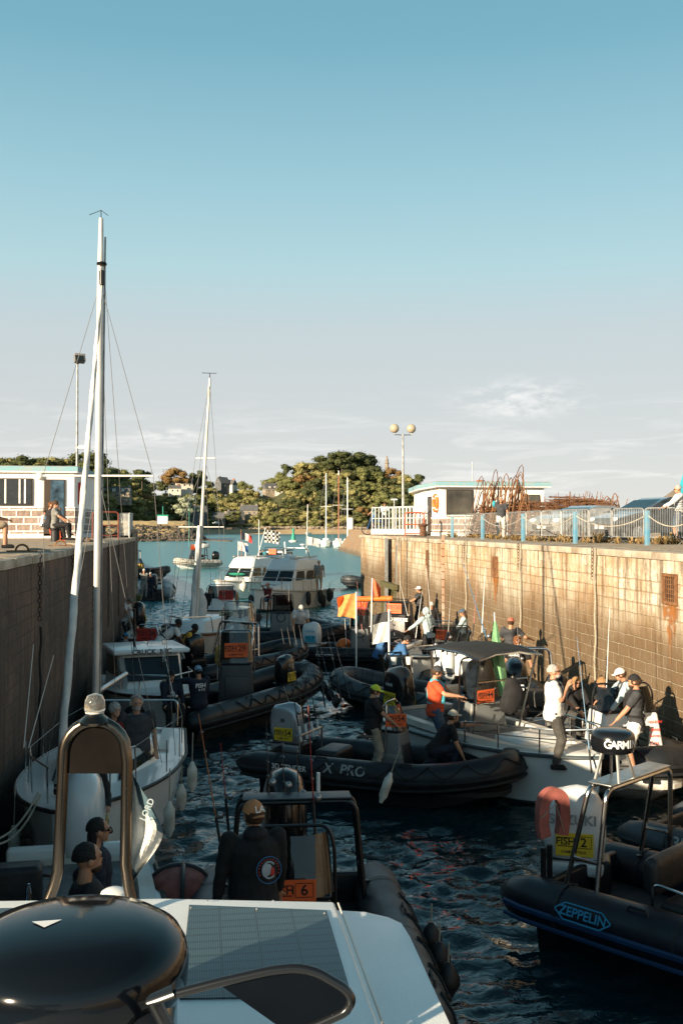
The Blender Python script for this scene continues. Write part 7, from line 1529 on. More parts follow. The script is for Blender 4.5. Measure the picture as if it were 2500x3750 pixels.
mz = lambda py: mb.lerp(mtp, (CAM_H+(1925-py)/3646*DM-mb.z)/(mtp.z-mb.z))
mh = M(); mh.tube([mtp, mtp+V((0, 0, .14))], .008, 5); mh.tube([mtp+V((-.12, 0, .05)), mtp+V((0, 0, .14)), mtp+V((.2, 0, .06))], .006, 5); mh.build('wind_vane', BLACKP, t)
st0 = V((0, L_/2-.25, 1.15)); st1 = mz(960)+V((0, .10, 0)); stt = mz(1020)
g = M(); n_ = 34; pts_ = []; rr_ = []
a0 = st0+V((0, -.02, .25)); a1 = mz(1045)+V((-.05, .12, 0))
g = M(); rings = []
for i in range(n_+1):
    u = i/n_; c = a0.lerp(a1, u); rad = lerpt([(0, .035), (.04, .056), (.25, .058), (.5, .05), (.8, .036), (.97, .026), (1, .01)], u); rings.append([c+V(((rad+.012*sin(3*(2*pi*k/18)+u*60))*.92*cos(2*pi*k/18), (rad+.012*sin(3*(2*pi*k/18)+u*60))*sin(2*pi*k/18), 0)) for k in range(18)])
g.loft(rings); g.build('furled_sail', CANV, t, ang=80)
g = M(); g.lathe([(.06, -.04), (.07, 0), (.06, .04)], a0-V((0, 0, .1)), 14); g.lathe([(.05, -.12), (.055, .12)], a1+V((0, 0, .12)), 12); g.lathe([(.075, -.02), (.09, 0), (.075, .03)], mz(965)+V((-.03, .05, 0)), 14); g.build('furling_drum', BLACKP, t); wire(t, a1, mz(940), .008)
sp = mz(1742); spL, spR = sp+V((.93, 0, .0)), sp+V((-.93, 0, .0)); M().tube([spL, spR], .018, 8).build('spreader', WHITE, t)
for s, q in ((1, spL), (-1, spR)):
    wire(t, mz(1035), q, .0055); wire(t, q, V((s*1.1, mb.y-.2, .95)), .0055); wire(t, sp, V((s*.95, mb.y+.35, .95)), .0055); wire(t, mz(1040), V((s*.12, mb.y-.05, 1.6)), .005, name='halyard')
wire(t, mz(830), V((0, -L_/2+.1, 1.0)), .005, name='backstay')
bm0 = mb+V((0, -.1, .55)); M().tube([bm0, LOC(GD(462, 2468, 19.2))], .045, 10).build('boom', ALU, t)
for s in (-1, 1):
    rail(t, [(s*.1, L_/2-.1, 1.65), (s*.55, L_/2-.9, 1.62), (s*.78, L_/2-1.7, 1.58)], [((s*.15, L_/2-.3, 1.12), (s*.12, L_/2-.15, 1.64)), ((s*.55, L_/2-1.0, 1.08), (s*.56, L_/2-.95, 1.62)), ((s*.80, L_/2-1.7, 1.05), (s*.78, L_/2-1.7, 1.58))], .014, name='pulpit')
    for y in (.6, -.6, -1.8): M().tube([(s*(hw(y)-.06), y, sh(y)), (s*(hw(y)-.06), y, sh(y)+.5)], .011, 6).build('stanchion', STEEL, t)
    wire(t, (s*.78, L_/2-1.7, 1.58), (s*(hw(-1.8)-.06), -1.8, sh(-1.8)+.5), .005, name='lifeline'); wire(t, (s*(hw(-1.8)-.06), -1.8, sh(-1.8)+.5), (s*.8, -L_/2+.1, 1.45), .005, name='lifeline')
rail(t, [(.8, -L_/2+.15, .95), (.8, -L_/2+.1, 1.45), (-.8, -L_/2+.1, 1.45), (-.8, -L_/2+.15, .95)], [], .016, name='pushpit'); g = M(); 
for k in range(5): g.tube([V((.1+.12*cos(a*.7+k), 2.35+.1*sin(a*.7+k), 1.14+.01*a)) for a in range(14)], .01, 5)
g.build('coiled_rope', ROPED, t)
for k, (px, py, z, L) in enumerate([(704, 2845, .55, .42), (665, 2920, .30, .34), (620, 3000, .42, .44)]): fender(['white fender nearest the stern of the near sailing boat', 'small white fender in the middle of the near sailing boat', 'long white fender nearest the bow of the near sailing boat'][k], G(px, py, z), L, .085, rope_up=.55)
fender('white fender on the dark wall side of the near sailing boat', G(52, 3090, .35), .42, .085, rope_up=.6)
person('curly grey haired bearded man in a dark t-shirt in the cockpit', 502, 2545, 2.08, face=165, H=1.92, head='curly', hair=HGRY, beard=HGRY, top=CCHR, bot=CGRY, shades=False, eye=True, rh=(.34, .06, .78), lh=(-.34, .06, .78), fat=1.35, vox=.013, skin=SKINP)
person('grey haired man in a dark red sweater beside the curly haired man', 424, 2572, 1.98, face=150, H=1.84, head='hair', hair=HGRY, top=CDRE, sleeve='long', bot=CGRY, shades=False, fat=1.25, vox=.013, skin=SKINP)
person('person in khaki trousers crouching on the foredeck behind the arch plate', 335, 2775, 1.92, face=150, H=1.7, hip=.28, lean=30, head='cap', hc=CCHR, top=CBLK, sleeve='long', bot=CKHA, rf=(.2, .3, 0), lf=(-.2, .3, 0), rh=(.15, .5, .35), lh=(-.15, .5, .35), vox=.014)
mr = M(); mr.tube(cat_line(G(140, 2905, 1.15), GD(-40, 3080, 11), .15, 14), .014, 6); tag(mr.build('mooring_rope', ROPE), 'pale mooring line from the sailing boat bow off the left edge', 'rope'); mr = M(); mr.tube(cat_line(G(150, 2910, 1.15), GD(-40, 3092, 11), .2, 14), .014, 6); tag(mr.build('mooring_rope', ROPE), 'second pale mooring line just below the first', 'rope')
for k, (pb_, pt_, lab) in enumerate([((88, 2740), (124, 2360), 'thin white aerial left of the furled sail, left one'), ((105, 2740), (198, 2400), 'thin white aerial left of the furled sail, right one')]):
    tag(M().tube([GD(*pb_, 15), GD(*pt_, 15.4)], [.009, .006], 6).build('whip_aerial', WHITE), lab, 'aerial')
# ---------------------------------------------------------------- second sailing boat
s0, s1 = X3(.45, 40.6), X3(-.75, 34.4); t = boat_thing('sailing_boat', 'cream sailing boat with a wooden strake and slim mast in mid lock', 'sailing boat', s0, s1); L_ = (s0-s1).length; hw, sh = hull(t, L_, 2.3, .95, 1.2, mt=CREAM, rail=TEAK, rail_r=.05, draft=.6)
cabin(t, [(1.6, -1.2, .5, .8, 1.0), (1.2, -1.3, .48, .78, 1.4), (1.0, -1.35, .42, .7, 1.48)], WHITE)
inv = (Matrix.Translation(t.location) @ Matrix.Rotation(t.rotation_euler.z, 4, 'Z')).inverted()
mb = LOC(GD(718, 2280, 37)); mtp = LOC(GD(769, 1385, 37.2)); DM = 37; mb = V((mb.x, mb.y, 1.4)); M().tube([mb, mtp], [.075, .045], 12).build('mast', WSTAIN, t)
mz = lambda py: mb.lerp(mtp, (CAM_H+(1925-py)/3646*DM-mb.z)/(mtp.z-mb.z))
g = M(); g.tube([mtp, mtp+V((0, 0, .2))], .015, 5); g.tube([mtp+V((-.25, 0, .18)), mtp+V((.3, 0, .2))], .012, 5); g.build('wind_vane', BLACKP, t)
for py, w_ in ((1677, .37), (1930, .85)):
    q = mz(py); M().tube([q+V((-w_, 0, 0)), q+V((w_, 0, 0))], .02, 6).build('spreader', WHITE, t)
    for s in (-1, 1): wire(t, mz(1400 if py < 1700 else 1690), q+V((s*w_, 0, 0)), .008); wire(t, q+V((s*w_, 0, 0)), V((s*1.05, mb.y-.1*s, 1.0)), .008)
wire(t, mz(1400), V((0, L_/2-.1, 1.2)), .008); wire(t, mz(1690), V((0, -L_/2+.1, 1.1)), .008); wire(t, mz(1380), V((.15, mb.y-.3, 1.4)), .012)
g = M(); rings = []
a0, a1 = mz(2310)+V((.12, .25, 0)), mz(1925)+V((.05, .12, 0))
for i in range(21):
    u = i/20; c = a0.lerp(a1, u); rad = .10*(1-u*.5); rings.append([c+V(((rad+.03*sin(2*pi*k*3/14+u*15))*cos(2*pi*k/14), (rad+.03*sin(2*pi*k*3/14+u*15))*sin(2*pi*k/14), 0)) for k in range(14)])
g.loft(rings); g.build('furled_sail', CANV, t, ang=80)
g = M(); c = LOC(GD(735, 2218, 37.3)); rr = []
for i in range(9):
    u = i/8; rad = .22*sin(pi*min(.95, u*.9+.08))**.7; rr.append([c+V((rad*(1+.2*sin(k*2.2+u*8))*cos(2*pi*k/14), rad*.8*sin(2*pi*k/14), -.7+1.35*u)) for k in range(14)])
g.loft(rr); g.build('sail_bundle', CANV, t, ang=80)
rail(t, [(-.8, 1.2, 1.05), (-.75, 1.4, 1.65), (0, 3.0, 1.75), (.75, 1.4, 1.65), (.8, 1.2, 1.05)], [], .02, name='pulpit')
for (px, py, lab, c1, c2) in ((970, 0, '', 0, 0),): pass
# ---------------------------------------------------------------- boats on the left by the wall
t = rib('rib', 'grey console inflatable with lettering by the left wall', X3(-1.85, 29.6), X3(-1.35, 34.0), B=1.9, r=.24, L=4.2); e = console(t, (.1, -.9, .4), .75, .7, 1.0, GREYC, GLS, STEEL, .4, seat=False, face=pi); wordpart(e, 'lettering', 'PSEALO', .12, INK, (0, .33, .85), rz=pi); sticker(e, '26', mat('sticker_red', (.45, .03, .02), .5), (0, .335, 1.22), .6, rz=pi)
t = boat_thing('motor_boat', 'white open boat by the left wall with two men bending over it', 'boat', X3(-1.95, 39.6), X3(-2.0, 35.0)); hw, sh = hull(t, 4.6, 1.9, .75, 1.0); cockpit(t, hw, sh, -2.0, 1.2); outboard(t, (.45, -2.0, .8), 1.2, BLACKG, None, plate='26', plate_m=YES); rail(t, [(.8, -1.8, .8), (.8, -1.6, 1.3), (.8, .4, 1.3), (.2, 2.1, 1.4)], [((.8, -.6, .8), (.8, -.6, 1.3))], .02)
person('man in a white t-shirt and grey cap bending by the left wall, farther one', 478, 2190, 1.95, face=110, H=1.78, lean=48, head='cap', hc=CGRY, top=CWHT, bot=CDKG, rh=(.3, .6, .8), lh=(-.1, .6, .8), shades=False)
person('man in a pink cap and white top bending by the left wall, nearer one', 498, 2215, 1.85, face=110, H=1.75, lean=40, head='cap', hc=cloth('pink', (.42, .28, .26)), top=CWHT, bot=CJED, rh=(.3, .6, .7), lh=(-.3, .7, 1.0), shades=False)
person('child in a bright blue cap low by the left wall', 462, 2318, 1.45, face=100, H=1.4, head='cap', hc=cloth('cap_bright_blue', (.03, .25, .50)), top=CGRY, bot=CGRY, shades=False)
person('man in a white t-shirt and dark braces leaning across between boats', 655, 2268, 2.05, face=75, H=1.9, lean=50, skin=SKIND, head='hair', hair=HBLK, top=CWHT, bot=CJED, vest=CBLK, rh=(.3, .75, .7), lh=(-.3, .75, .75), rf=(.15, .1, 0), lf=(-.15, -.35, 0), shades=False)
person('man in a black and yellow shirt reaching down beside the cream boat', 716, 2286, 1.85, face=110, H=1.85, lean=38, hip=.62, skin=SKIND, head='hair', hair=HBLK, top=CYEL, bot=CJED, vest=CBLK, rh=(.35, .5, .15), lh=(-.2, .5, .5), rf=(.15, .35, 0), lf=(-.15, -.2, 0), shades=False)
t = boat_thing('motor_boat', 'small motor boat with a raked windscreen and red plate behind the mast', 'boat', X3(1.6, 50.6), X3(.2, 45.2)); hw, sh = hull(t, 5.4, 2.2, .85, 1.1); console(t, (0, .0, .7), 1.5, .7, .75, WHITE, GLT, STEEL, .55, seat=False); sticker(t, '7', mat('sticker_red', (.45, .03, .02), .5), (-.35, .42, 1.62), .7, rz=pi); outboard(t, (0, -2.8, .6), 1.1, BLACKG, None)
t = rib('rib', 'grey flat inflatable bow poking out behind the sailing boat mast', X3(.1, 43.4), X3(-1.3, 41.0), B=1.7, r=.22, L=2.8, tm=HYPG)
person('woman with short hair and sunglasses behind the raked windscreen', 768, 2152, 1.95, face=185, H=1.7, head='hair', hair=HBRN, top=CBLK, bot=CBLK)
# ---------------------------------------------------------------- cruisers
def cruiser(lab, stern, bow, L, B, Rz, fly=0, dn=True):
    t = boat_thing('cabin_cruiser', lab, 'boat', stern, bow); hw, sh = hull(t, L, B, .95, 1.35, rail=mat('rail_cream', (.5, .46, .38), .5), rail_r=.05); zc = 1.15
    w_ = B*.37; zw, zt = Rz-1.33, Rz-.70
    cabin(t, [(2.55, .9, .35, .75, zc-.1), (2.3, .9, .34, .72, zc+.18), (1.9, .9, .30, .66, zc+.30)], WHITE, name='fore_trunk')
    cabin(t, [(1.30, -2.2, w_*.93, w_, zc-.15), (1.22, -2.2, w_*.92, w_, zw), (.72, -2.25, w_*.86, w_*.95, zt), (.80, -2.35, w_*.90, w_*.98, zt+.04), (.35, -2.4, w_*.78, w_*.92, Rz-.12), (.1, -2.4, w_*.6, w_*.8, Rz), (-.3, -2.3, w_*.3, w_*.5, Rz+.04)], WHITE, ang=30)
    for s in (-1, 1):
        x0, x1 = .04*s, s*w_*.84; q_ = [(x0, 1.295, zw+.03), (x1, 1.215, zw+.03), (s*w_*.78, .755, zt-.04), (x0, .84, zt-.04)]; pane(t, q_ if s < 0 else q_[::-1], GLD)
        for a, b_ in ((.85, -.3), (-.42, -2.0)):
            f0 = lambda y, k: (w_*(.92 if k == 0 else .86)+(w_*(.08 if k == 0 else .09))*((1.2-y)/3.4)); pane(t, [(s*f0(a, 0), a, zw+.05), (s*f0(b_, 0), b_, zw+.05), (s*(f0(b_, 1)+.0), b_, zt-.05), (s*(f0(a, 1)), a-.3, zt-.05)][::s], GLD)
    M().rbox((0, 1.75, 1.44), (.5, .45, .05), .02).build('hatch', GLD, t)
    g = M(); g.tube(rnd_path([(-w_*.8, .2, Rz+.03), (-w_*.85, -2.2, Rz+.06)], .1), .04, 6); g.tube([(w_*.8, .2, Rz+.03), (w_*.85, -2.2, Rz+.06)], .04, 6); g.build('roof_rail', mat('rail_cream', (.5, .46, .38), .5), t)
    hr = lambda y: hw(y)-.08
    rail(t, [(-hr(-1.5), -1.5, 1.0), (-hr(-1.4), -1.4, 1.6), (-hr(.6), .6, 1.75), (-hr(2.2), 2.2, 1.9), (0, L/2-.05, 2.0), (hr(2.2), 2.2, 1.9), (hr(.6), .6, 1.75), (hr(-1.4), -1.4, 1.6), (hr(-1.5), -1.5, 1.0)], [((s*hr(y), y, sh(y)), (s*hr(y), y, 1.72+.05*y)) for s in (-1, 1) for y in (-.4, .6, 1.6, 2.5)], .02)
    return t, hw, sh
t, hw, sh = cruiser('larger white cabin cruiser with black fenders along its side', X3(7.1, 63.0), X3(2.9, 56.2), 8.0, 3.1, 2.95)
g = M(); g.rbox((.15, -.5, 3.08), (.42, .42, .26), .1); g.build('radar_dome', WHITE, t)
for s in (-1, 1): M().rbox((s*.55, .1, 3.02), (.5, .45, .22), .1).build('roof_box', WHITE, t)
g = M(); g.tube(rnd_path([(-.9, -1.6, 2.5), (-.8, -1.2, 3.55), (.8, -1.2, 3.55), (.9, -1.6, 2.5)], .3), .03, 7); g.build('arch', STEEL, t); M().lathe([(.02, 3.55), (.02, 3.7), (.16, 3.72), (.16, 3.78), (.02, 3.8)], (-.5, -1.2, 0), 14).build('aerial_dish', WHITE, t)
M().tube([(-.7, -1.3, 3.0), (-.75, -1.4, 6.2)], .022, 6).build('aerial', WHITE, t); M().tube([(.85, -1.6, 3.0), (.95, -1.65, 3.9)], .04, 6).build('rod_holder', WHITE, t)
mw = Matrix.Translation(t.location) @ Matrix.Rotation(t.rotation_euler.z, 4, 'Z')
for k, y in enumerate((.4, -1.2, -1.7, -2.7)):
    p = mw @ V((-hw(y)-.14, y, .62 if k != 2 else .3)); fender(['black fender nearest the bow of the larger cruiser', 'black fender amidships on the larger cruiser', 'low black fender amidships on the larger cruiser', 'black fender near the stern of the larger cruiser'][k], p, .75, .15, RUB, rope_up=.35)
p = mw @ V((.25, 3.9, .6)); fender('black fender hanging at the bow tip of the larger cruiser', p, .75, .15, RUB, rope_up=.6); p = mw @ V((-1.2, -3.75, .55)); fender('grey round fender at the stern of the larger cruiser', p, .6, .2, HYPG, rope_up=.5)
person('man in a grey t-shirt and shorts standing on the cruiser side deck', 1168, 2052, 2.88, face=190, H=1.8, head='hair', hair=HGRY, top=CGRY, bot=CKHA, legs='short', rh=(.33, .05, .78), lh=(-.33, .05, .78), fat=1.25)
person('man in a maroon vest sitting on the cruiser bow shading his eyes', 980, 2134, 2.05, face=190, H=1.75, hip=.45, head='hair', hair=HBRN, top=CMAR, sleeve='none', bot=CJEA, legs='short', shades=False, rh=(.02, .22, 1.10), lh=(-.02, .22, 1.08), rf=(.15, .3, -.1), lf=(-.15, .3, -.1))
t, hw, sh = cruiser('white cabin cruiser with green netting behind its windscreen', X3(5.0, 72.0), X3(1.0, 65.6), 7.5, 2.95, 2.75)
M().tube([(-.9, -.2, 2.5), (-.9, -.2, 5.3)], .025, 6).build('aerial', WHITE, t); M().tube([(.3, -.5, 2.5), (.3, -.5, 3.2)], .05, 8).build('stub_mast', WHITE, t); g = M(); g.ell((0, 1.25, 1.62), (.7, .25, .1), 12, 6); g.build('green_net', mat('net_green', (.02, .25, .17), .8, bump=1, bscale=15), t)
M().lathe([(.0, -.4), (.22, -.2), (.26, .05), (.15, .28), (.03, .4)], (-1.05, 2.2, .9), 16).build('round_fender', FEND, t)
person('person in an orange top behind the windscreen of the farther cruiser', 905, 2075, 2.05, face=190, H=1.65, head='hair', hair=HBLD, top=cloth('ochre', (.45, .2, .06)), bot=CBLK, shades=False)
mw = Matrix.Translation(t.location) @ Matrix.Rotation(t.rotation_euler.z, 4, 'Z')
t = thing('flag', 'small white and blue flag on the farther cruiser roof', 'flag', GD(872, 2045, 68)); M().tube([(0, 0, 0), (0, 0, 1.2)], .02, 6).build('pole', WHITE, t); flagcloth(t, 'cloth', V((0, 0, .85)), .75, .6, None, seed=3, mats=[CANV, CBLU], pattern=lambda u, v_: 1 if u > .6 and v_ < .7 else 0)
t = thing('flag', 'small tricolour pennant above the farther cruiser roof', 'flag', GD(885, 2040, 68)); M().tube([(0, 0, 0), (-.05, 0, 1.9)], .02, 6).build('pole', HRED, t); flagcloth(t, 'cloth', V((0, 0, 1.45)), .8, .5, None, seed=1, droop=.5, mats=[CNVY, CANV, RINK], pattern=lambda u, v_: 0 if u < .33 else 1 if u < .66 else 2)
t = thing('flag', 'black and white chequered flag between the two cruisers', 'flag', GD(940, 2050, 80)); M().tube([(0, 0, 0), (.7, 0, 2.55)], .02, 6).build('pole', WHITE, t); flagcloth(t, 'cloth', V((.62, 0, 1.9)), 1.3, 1.0, None, wav=.15, seed=2, droop=.2, n=12, mats=[CANV, CBLK], pattern=lambda u, v_: int(u*8+.01)+int(v_*6+.01) & 1)
t = thing('flag', 'plain white flag right of the cruiser radar', 'flag', GD(1130, 2035, 61)); M().tube([(0, 0, 0), (-.05, 0, 1.2)], .02, 6).build('pole', WHITE, t); flagcloth(t, 'cloth', V((0, 0, .9)), .75, .5, CANV, seed=5, droop=.3)
t = boat_thing('cabin_boat', 'white fishing boat with a dark wheelhouse behind the cruisers', 'boat', X3(8.6, 97), X3(5.4, 92)); hw, sh = hull(t, 5.9, 2.4, 1.2, 1.5); cabin(t, [(.6, -1.4, .9, 1.0, 1.2), (.4, -1.4, .9, 1.0, 2.5)], WHITE); 
for s in (-1, 1): pane(t, [(s*.99, .25, 1.75), (s*1.04, -1.3, 1.75), (s*1.02, -1.3, 2.35), (s*.97, .25, 2.35)][::s], GLD)
pane(t, [(-.8, .62, 1.7), (.8, .62, 1.7), (.8, .5, 2.35), (-.8, .5, 2.35)][::-1], GLD); g = M(); g.rbox((0, -.5, 2.58), (2.1, 2.2, .1), .04); g.build('roof', BLACKP, t); rail(t, [(-1, .4, 2.6), (-1, .4, 2.85), (1, .4, 2.85), (1, .4, 2.6)], [], .025, mt=BLACKP); sticker(t, '5', ORS, (.1, .66, 2.45), .8, rz=pi)
person('person in a dark top with a blue cup on the far fishing boat bow', 962, 2012, 2.55, face=190, H=1.7, head='hair', hair=HBRN, top=cloth('turquoise', (.05, .3, .4)), bot=CBLK, vox=.02)
person('person in black beside the one with the blue cup', 953, 2013, 2.55, face=170, H=1.7, head='hair', hair=HBLK, top=CBLK, bot=CBLK, vox=.02)
# far RIBs left
t = rib('rib', 'grey tubed inflatable seen from astern at the end of the left wall', X3(-3.25, 66.2), X3(-3.3, 71.0), B=3.0, r=.42, tm=HYPL, hm=HYP, z0=.5); outboard(t, (.15, -2.55, .6), 1.2, BLACKG, None); console(t, (.2, .4, .4), .9, .8, 1.0, WHITE, GLT, BLACKP, .5); lifebuoy('lifebuoy', 'orange lifebuoy on the stern of the grey tubed inflatable', (-3.7, 66.4, 1.05), 0, r=.22)
person('man in grey overalls and a cap standing in the grey tubed inflatable', 528, 2083, 2.20, face=170, H=1.85, head='cap', hc=CLGR, top=CGRY, bot=CGRY, sleeve='short', rh=(-.1, .3, 1.2), lh=(.1, .3, 1.25))
person('man in navy next to the man in grey overalls', 552, 2096, 1.95, face=200, H=1.75, head='cap', hc=CLGR, top=CNVY, sleeve='long', bot=CNVY)
t = rib('rib', 'black inflatable with a grey arch beyond the left wall', X3(-7.6, 94.5), X3(-2.95, 93.5), B=2.5, r=.38, L=4.9, z0=.55); arch(t, -.9, 1.6, 2.1, .5, .1, GALV, .05); console(t, (0, -.4, .4), .9, .8, 1.0, mat('seat_yellow', (.45, .27, .05), .6), GLT, BLACKP, .4)
person('hooded person standing at the left of the black inflatable', 498, 2053, 2.15, face=90, H=1.75, head='hood', hc=CBLK, hair=None, top=CBLK, sleeve='long', bot=CBLK, shades=False, vox=.02)
t = rib('rib', 'cream tubed inflatable with a frame, out in the bay', X3(1.6, 116.5), X3(-3.2, 113.4), B=2.7, r=.42, tm=HYPW, hm=WHITE, z0=.6, L=5.4); arch(t, -1.2, 1.8, 2.4, .6, .2, BLACKP, .06); console(t, (0, .2, .5), 1.1, .9, 1.0, BLACKP, GLT, BLACKP, .6); sticker(t, '3', ORS, (.9, -.5, 2.4), 1.0, rz=pi/2); M().tube([(.3, .6, 2.5), (.25, .6, 7)], .03, 5).build('aerial', mat('aerial_green', (.05, .3, .25), .5), t); M().tube([(.3, -1, 2.5), (.3, -1, 6)], .03, 5).build('aerial', WHITE, t); M().rbox((0, -1.0, 2.6), (1.8, 1.0, .5), .15).build('canvas_roll', CANV, t); outboard(t, (0, -2.8, .7), 1.3, BLACKG, None)
t = rib('rib', 'grey inflatable with black cone fenders beyond the right wall end', X3(13.8, 80), X3(11.05, 76.6), B=2.2, r=.36, tm=HYPG, L=4.2)
# far sailing boats
for k, (px, dpx, lab, y_) in enumerate([(1194, 1765, 'leftmost distant sailing boat with an orange buoy', 226), (1240, 1755, 'middle distant sailing boat with a red furled sail', 222), (1272, 1780, 'rightmost distant sailing boat beside the jetty', 218)]):
    c = GY(px, y_, 0); t = boat_thing('sailing_boat', lab, 'sailing boat', c+V((.6, 4, 0)), c+V((-.6, -4, 0)), group='sailing boats moored by the jetty'); hw, sh = hull(t, 8.1, 2.9, 1.3, 1.7, rail=WSTAIN, draft=.5); cabin(t, [(2, -1.5, .6, .9, 1.3), (1.2, -1.5, .6, .85, 2.0)], WHITE)
    zt = CAM_H+(1925-dpx)/3646*y_+2; M().tube([(0, .8, 1.5), (0, .8, zt)], [.16, .10], 8).build('mast', WHITE, t); M().tube([(-1.3, .8, zt*.55), (1.3, .8, zt*.55)], .05, 5).build('spreader', WHITE, t); M().tube([(0, 4, 1.6), (0, 1.0, zt*.94)], .13 if k else .05, 6).build('furled_sail', [WHITE, HRED, WHITE][k], t)
    for s in (-1, 1): wire(t, (0, .8, zt), (s*1.3, .8, zt*.55), .03); wire(t, (s*1.3, .8, zt*.55), (s*1.3, .6, 1.4), .03)
    wire(t, (0, .8, zt), (0, -4, 1.4), .03); M().tube([(0, .6, 2.6), (0, -2.4, 2.6)], .14, 6).build('boom', CANV if k else ORNG, t)
t = boat_thing('dinghy', 'tiny white dinghy on the far beach', 'boat', GY(1133, 560), GY(1123, 558)); hull(t, 4.5, 2, .9, 1.2)
# ---------------------------------------------------------------- people on the quays
QP_ = QZ
person('young man in a blue grey t-shirt holding a bicycle on the right pier', 1366, 1850, QZ+.35+1.75, face=-75, H=1.78, head='short', hair=HBLK, top=cloth('blue_grey', (.16, .22, .25)), bot=CBLU, legs='short', shades=False, rh=(.15, .45, 1.0), lh=(-.2, .5, .95), hp=25)
person('person with tied hair and a white cardigan on the footbridge', 1408, 1840, QZ+.35+1.68, face=170, H=1.7, head='hair', hair=HBRN, top=CLBL, sleeve='long', bot=CJED, shades=False, hp=25, rh=(.1, .3, 1.1), lh=(-.1, .3, 1.1))
bp_ = GY(1345, 56.8, QZ+.04); t = thing('bicycle', 'black mountain bicycle held at the edge of the right pier', 'bicycle', (bp_.x, bp_.y-.3, bp_.z), 0)
for x in (-.05, 1.0): w_ = M().tube([(x+.34*cos(R(a)), 0, .34+.34*sin(R(a))) for a in range(0, 360, 12)], .028, 6, closed=True).build('wheel', RUB, t); g = M(); [g.tube([(x, 0, .34), (x+.33*cos(R(a)), 0, .34+.33*sin(R(a)))], .003, 3) for a in range(0, 360, 24)]; g.build('spokes', STEEL, w_)
g = M(); g.tube([(.18, 0, .82), (.35, 0, .45), (.52, 0, .30), (1.0, 0, .34), (.72, 0, .78), (.18, 0, .75)], .02, 6); g.tube([(.52, 0, .30), (.70, 0, .95)], .018, 6); g.tube([(.16, 0, .95), (-.05, .0, .34)], .022, 6); g.build('frame', cloth('bike_blue', (.03, .12, .35)), t)
M().tube([(.13, -.28, 1.0), (.16, 0, .97), (.13, .28, 1.0)], .014, 6).build('handlebar', BLACKP, t); M().rbox((.72, 0, .97), (.26, .13, .06), .03).build('saddle', BLACKP, t)
person('white haired man in a dark t-shirt raising his arm by the rusty racks', 1833, 1820, QZ+1.72, face=200, H=1.75, head='short', hair=HGRY, top=CCHR, bot=CLGR, rh=(-.05, .25, 1.62), lh=(-.3, .1, .8), shades=False)
person('man in a striped top and denim shorts leaning on the last barrier', 2478, 1776, QZ+1.77, face=-75, H=1.8, head='short', hair=HGRY, top=CSTR, sleeve='long', bot=CJEA, legs='short', rh=(.2, .42, 1.12), lh=(-.35, .42, 1.12), hp=10, stripes=True, beard=None)
person('woman in sunglasses with curly auburn hair on the bench', 190, 1838, QZ+1.36, face=78, H=1.68, hip=.52, head='curly', hair=HAUB, top=CBLK, bot=CBLK, rf=(.15, .5, 0), lf=(-.1, .45, 0), rh=(.2, .35, .75), lh=(-.1, .3, .75), lean=4)
person('man with brown hair behind the woman on the bench', 207, 1833, QZ+1.38, face=95, H=1.75, hip=.5, head='hair', hair=HBRN, top=CGRY, bot=CBLK, rf=(.15, .5, 0), lf=(-.1, .45, 0), rh=(.2, .4, .65), lh=(-.1, .4, .65), shades=False)
person('small child in a white t-shirt leaning on the woman on the bench', 166, 1868, QZ+1.12, face=85, H=1.15, hip=.42, head='hair', hair=HBRN, top=CWHT, bot=CJED, rf=(.1, .35, .1), lf=(-.1, .35, .1), rh=(.15, .2, .5), lh=(-.1, .2, .5), shades=False, lean=10)
person('curly haired child in white sitting to the right on the bench', 219, 1860, QZ+1.18, face=85, H=1.25, hip=.45, head='curly', hair=HAUB, top=CWHT, bot=CBLK, rf=(.1, .4, .05), lf=(-.1, .4, .05), rh=(.15, .25, .5), lh=(-.1, .25, .5), shades=False)
person('seated person cut off by the left edge, in khaki shorts and trainers', -12, 1800, QZ+1.30, face=75, H=1.75, hip=.48, lean=20, head='hair', hair=HBRN, top=CBLK, bot=CKHA, legs='short', rf=(.1, .42, 0), lf=(-.14, .46, 0), rh=(.1, .45, .62), lh=(-.1, .42, .62), shades=False)
t = thing('bench', 'low stone bench at the left edge of the quay', 'bench', GY(-52, 20.6, QZ)); M().rbox((-.2, 0, .2), (.7, 1.4, .42), .03).build('seat', COPE, t)
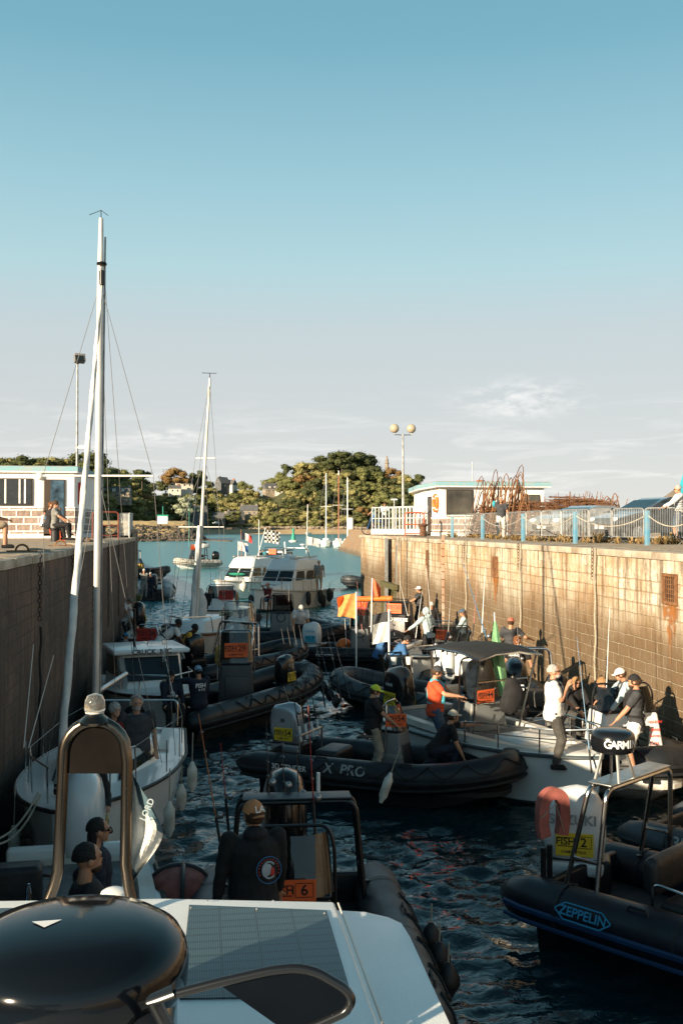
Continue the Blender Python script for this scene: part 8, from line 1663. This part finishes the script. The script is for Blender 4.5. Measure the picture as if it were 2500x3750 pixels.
# ---------------------------------------------------------------- rods in the foreground
RO = mat('rod_orange', (.55, .16, .04), .35); RR_ = mat('rod_red', (.35, .02, .02), .35); RB = mat('rod_blue', (.06, .18, .32), .35)
for (b_, D1, tp, D2, mm, lab) in [((812, 3120), 11.4, (727, 2612), 11.9, RO, 'orange fishing rod leaning left of the black hoodie'), ((838, 3050), 11.6, (808, 2720), 11.9, RR_, 'thin dark red rod just left of the tan cap'), ((1154, 3060), 11.2, (1128, 2585), 11.5, RR_, 'red fishing rod rising right of the navy cap'), ((1100, 3040), 11.6, (1080, 2640), 11.9, None, 'black rod behind the navy cap, right one'), ((1046, 3010), 11.6, (1030, 2680), 11.9, None, 'black rod behind the navy cap, middle one'), ((985, 3000), 11.6, (975, 2640), 11.9, None, 'black rod left of the black arch'),
    ((1380, 2560), 31, (1296, 2270), 31.5, None, 'x'), ((2165, 2830), 16.6, (2110, 2330), 17.4, RB, 'blue and white rod standing beside the white t-shirt man'), ((1800, 2400), 20, (1680, 2020), 21, RB, 'dark blue rod rising above the black canopy'), ((1760, 2380), 22, (1775, 2080), 22.4, WHITE, 'upright pale rod above the black canopy'), ((1600, 2420), 22, (1545, 2190), 23, None, 'short dark rod at the left corner of the black canopy'),
    ((590, 2480), 25, (640, 2050), 25.6, WHITE, 'pale rod standing behind the cabin boat roof'), ((650, 2620), 21, (598, 2370), 21.6, WHITE, 'pale shroud like rod right of the cabin boat'), ((1588, 2380), 30, (1560, 2070), 31, WHITE, 'white aerial pole left of the hooded person'), ((1500, 2290), 36, (1463, 2130), 37, WHITE, 'white pole behind the black and white flag')]:
    if lab == 'x': continue
    rod(lab, GD(*b_, D1), GD(*tp, D2), mm, grp='fishing rods standing in the boats')
for k in range(4): rod(['leftmost of the four pale rods over the open water', 'second of the four pale rods over the open water', 'third of the four pale rods over the open water', 'rightmost of the four pale rods over the open water'][k], GD(1190+k*30, 2590-k*10, 19.0), GD([1152, 1163, 1196, 1210][k], [2312, 2318, 2300, 2284][k], 20.0), None, reel=False, grp='four pale rods over the open water')
rq = random.Random(9)
NAMES = ['behind the cabin boat roof', 'beside the dark braces man', 'left of the cream hull', 'right of the cream hull', 'behind the taxi sign', 'on the bubble windscreen boat', 'by the white polo man', 'behind the orange flag', 'by the tall black console', 'beside the hooded figure', 'behind the black canopy corner', 'near the blue capped woman', 'above the 175 engine', 'by the white console']
for k, (px, py, D1) in enumerate([(560, 2440, 27), (600, 2400, 31), (655, 2420, 31), (835, 2350, 33), (905, 2330, 34), (1270, 2400, 33), (1060, 2330, 38), (1330, 2350, 34), (1445, 2330, 36), (1515, 2380, 31), (1635, 2400, 23), (1730, 2330, 29), (1905, 2480, 22.5), (2215, 2610, 19)]):
    h_ = rq.uniform(150, 290)*30/D1; rod('thin upright rod '+NAMES[k], GD(px, py, D1), GD(px+rq.uniform(-35, 35), py-h_, D1+.4), [None, WHITE, None, RR_][k % 4], reel=k % 2 == 0, grp='thin upright rods scattered over the boats')
g = M(); g.tube([(0, 0, 0), (0, 0, .35)], .022, 8); o_ = g.build('stern_light', WHITE); o_.location = GD(1165, 2940, 11.6); tag(o_, 'short white stern light pole on the black arch', 'stern light')
bake_people()
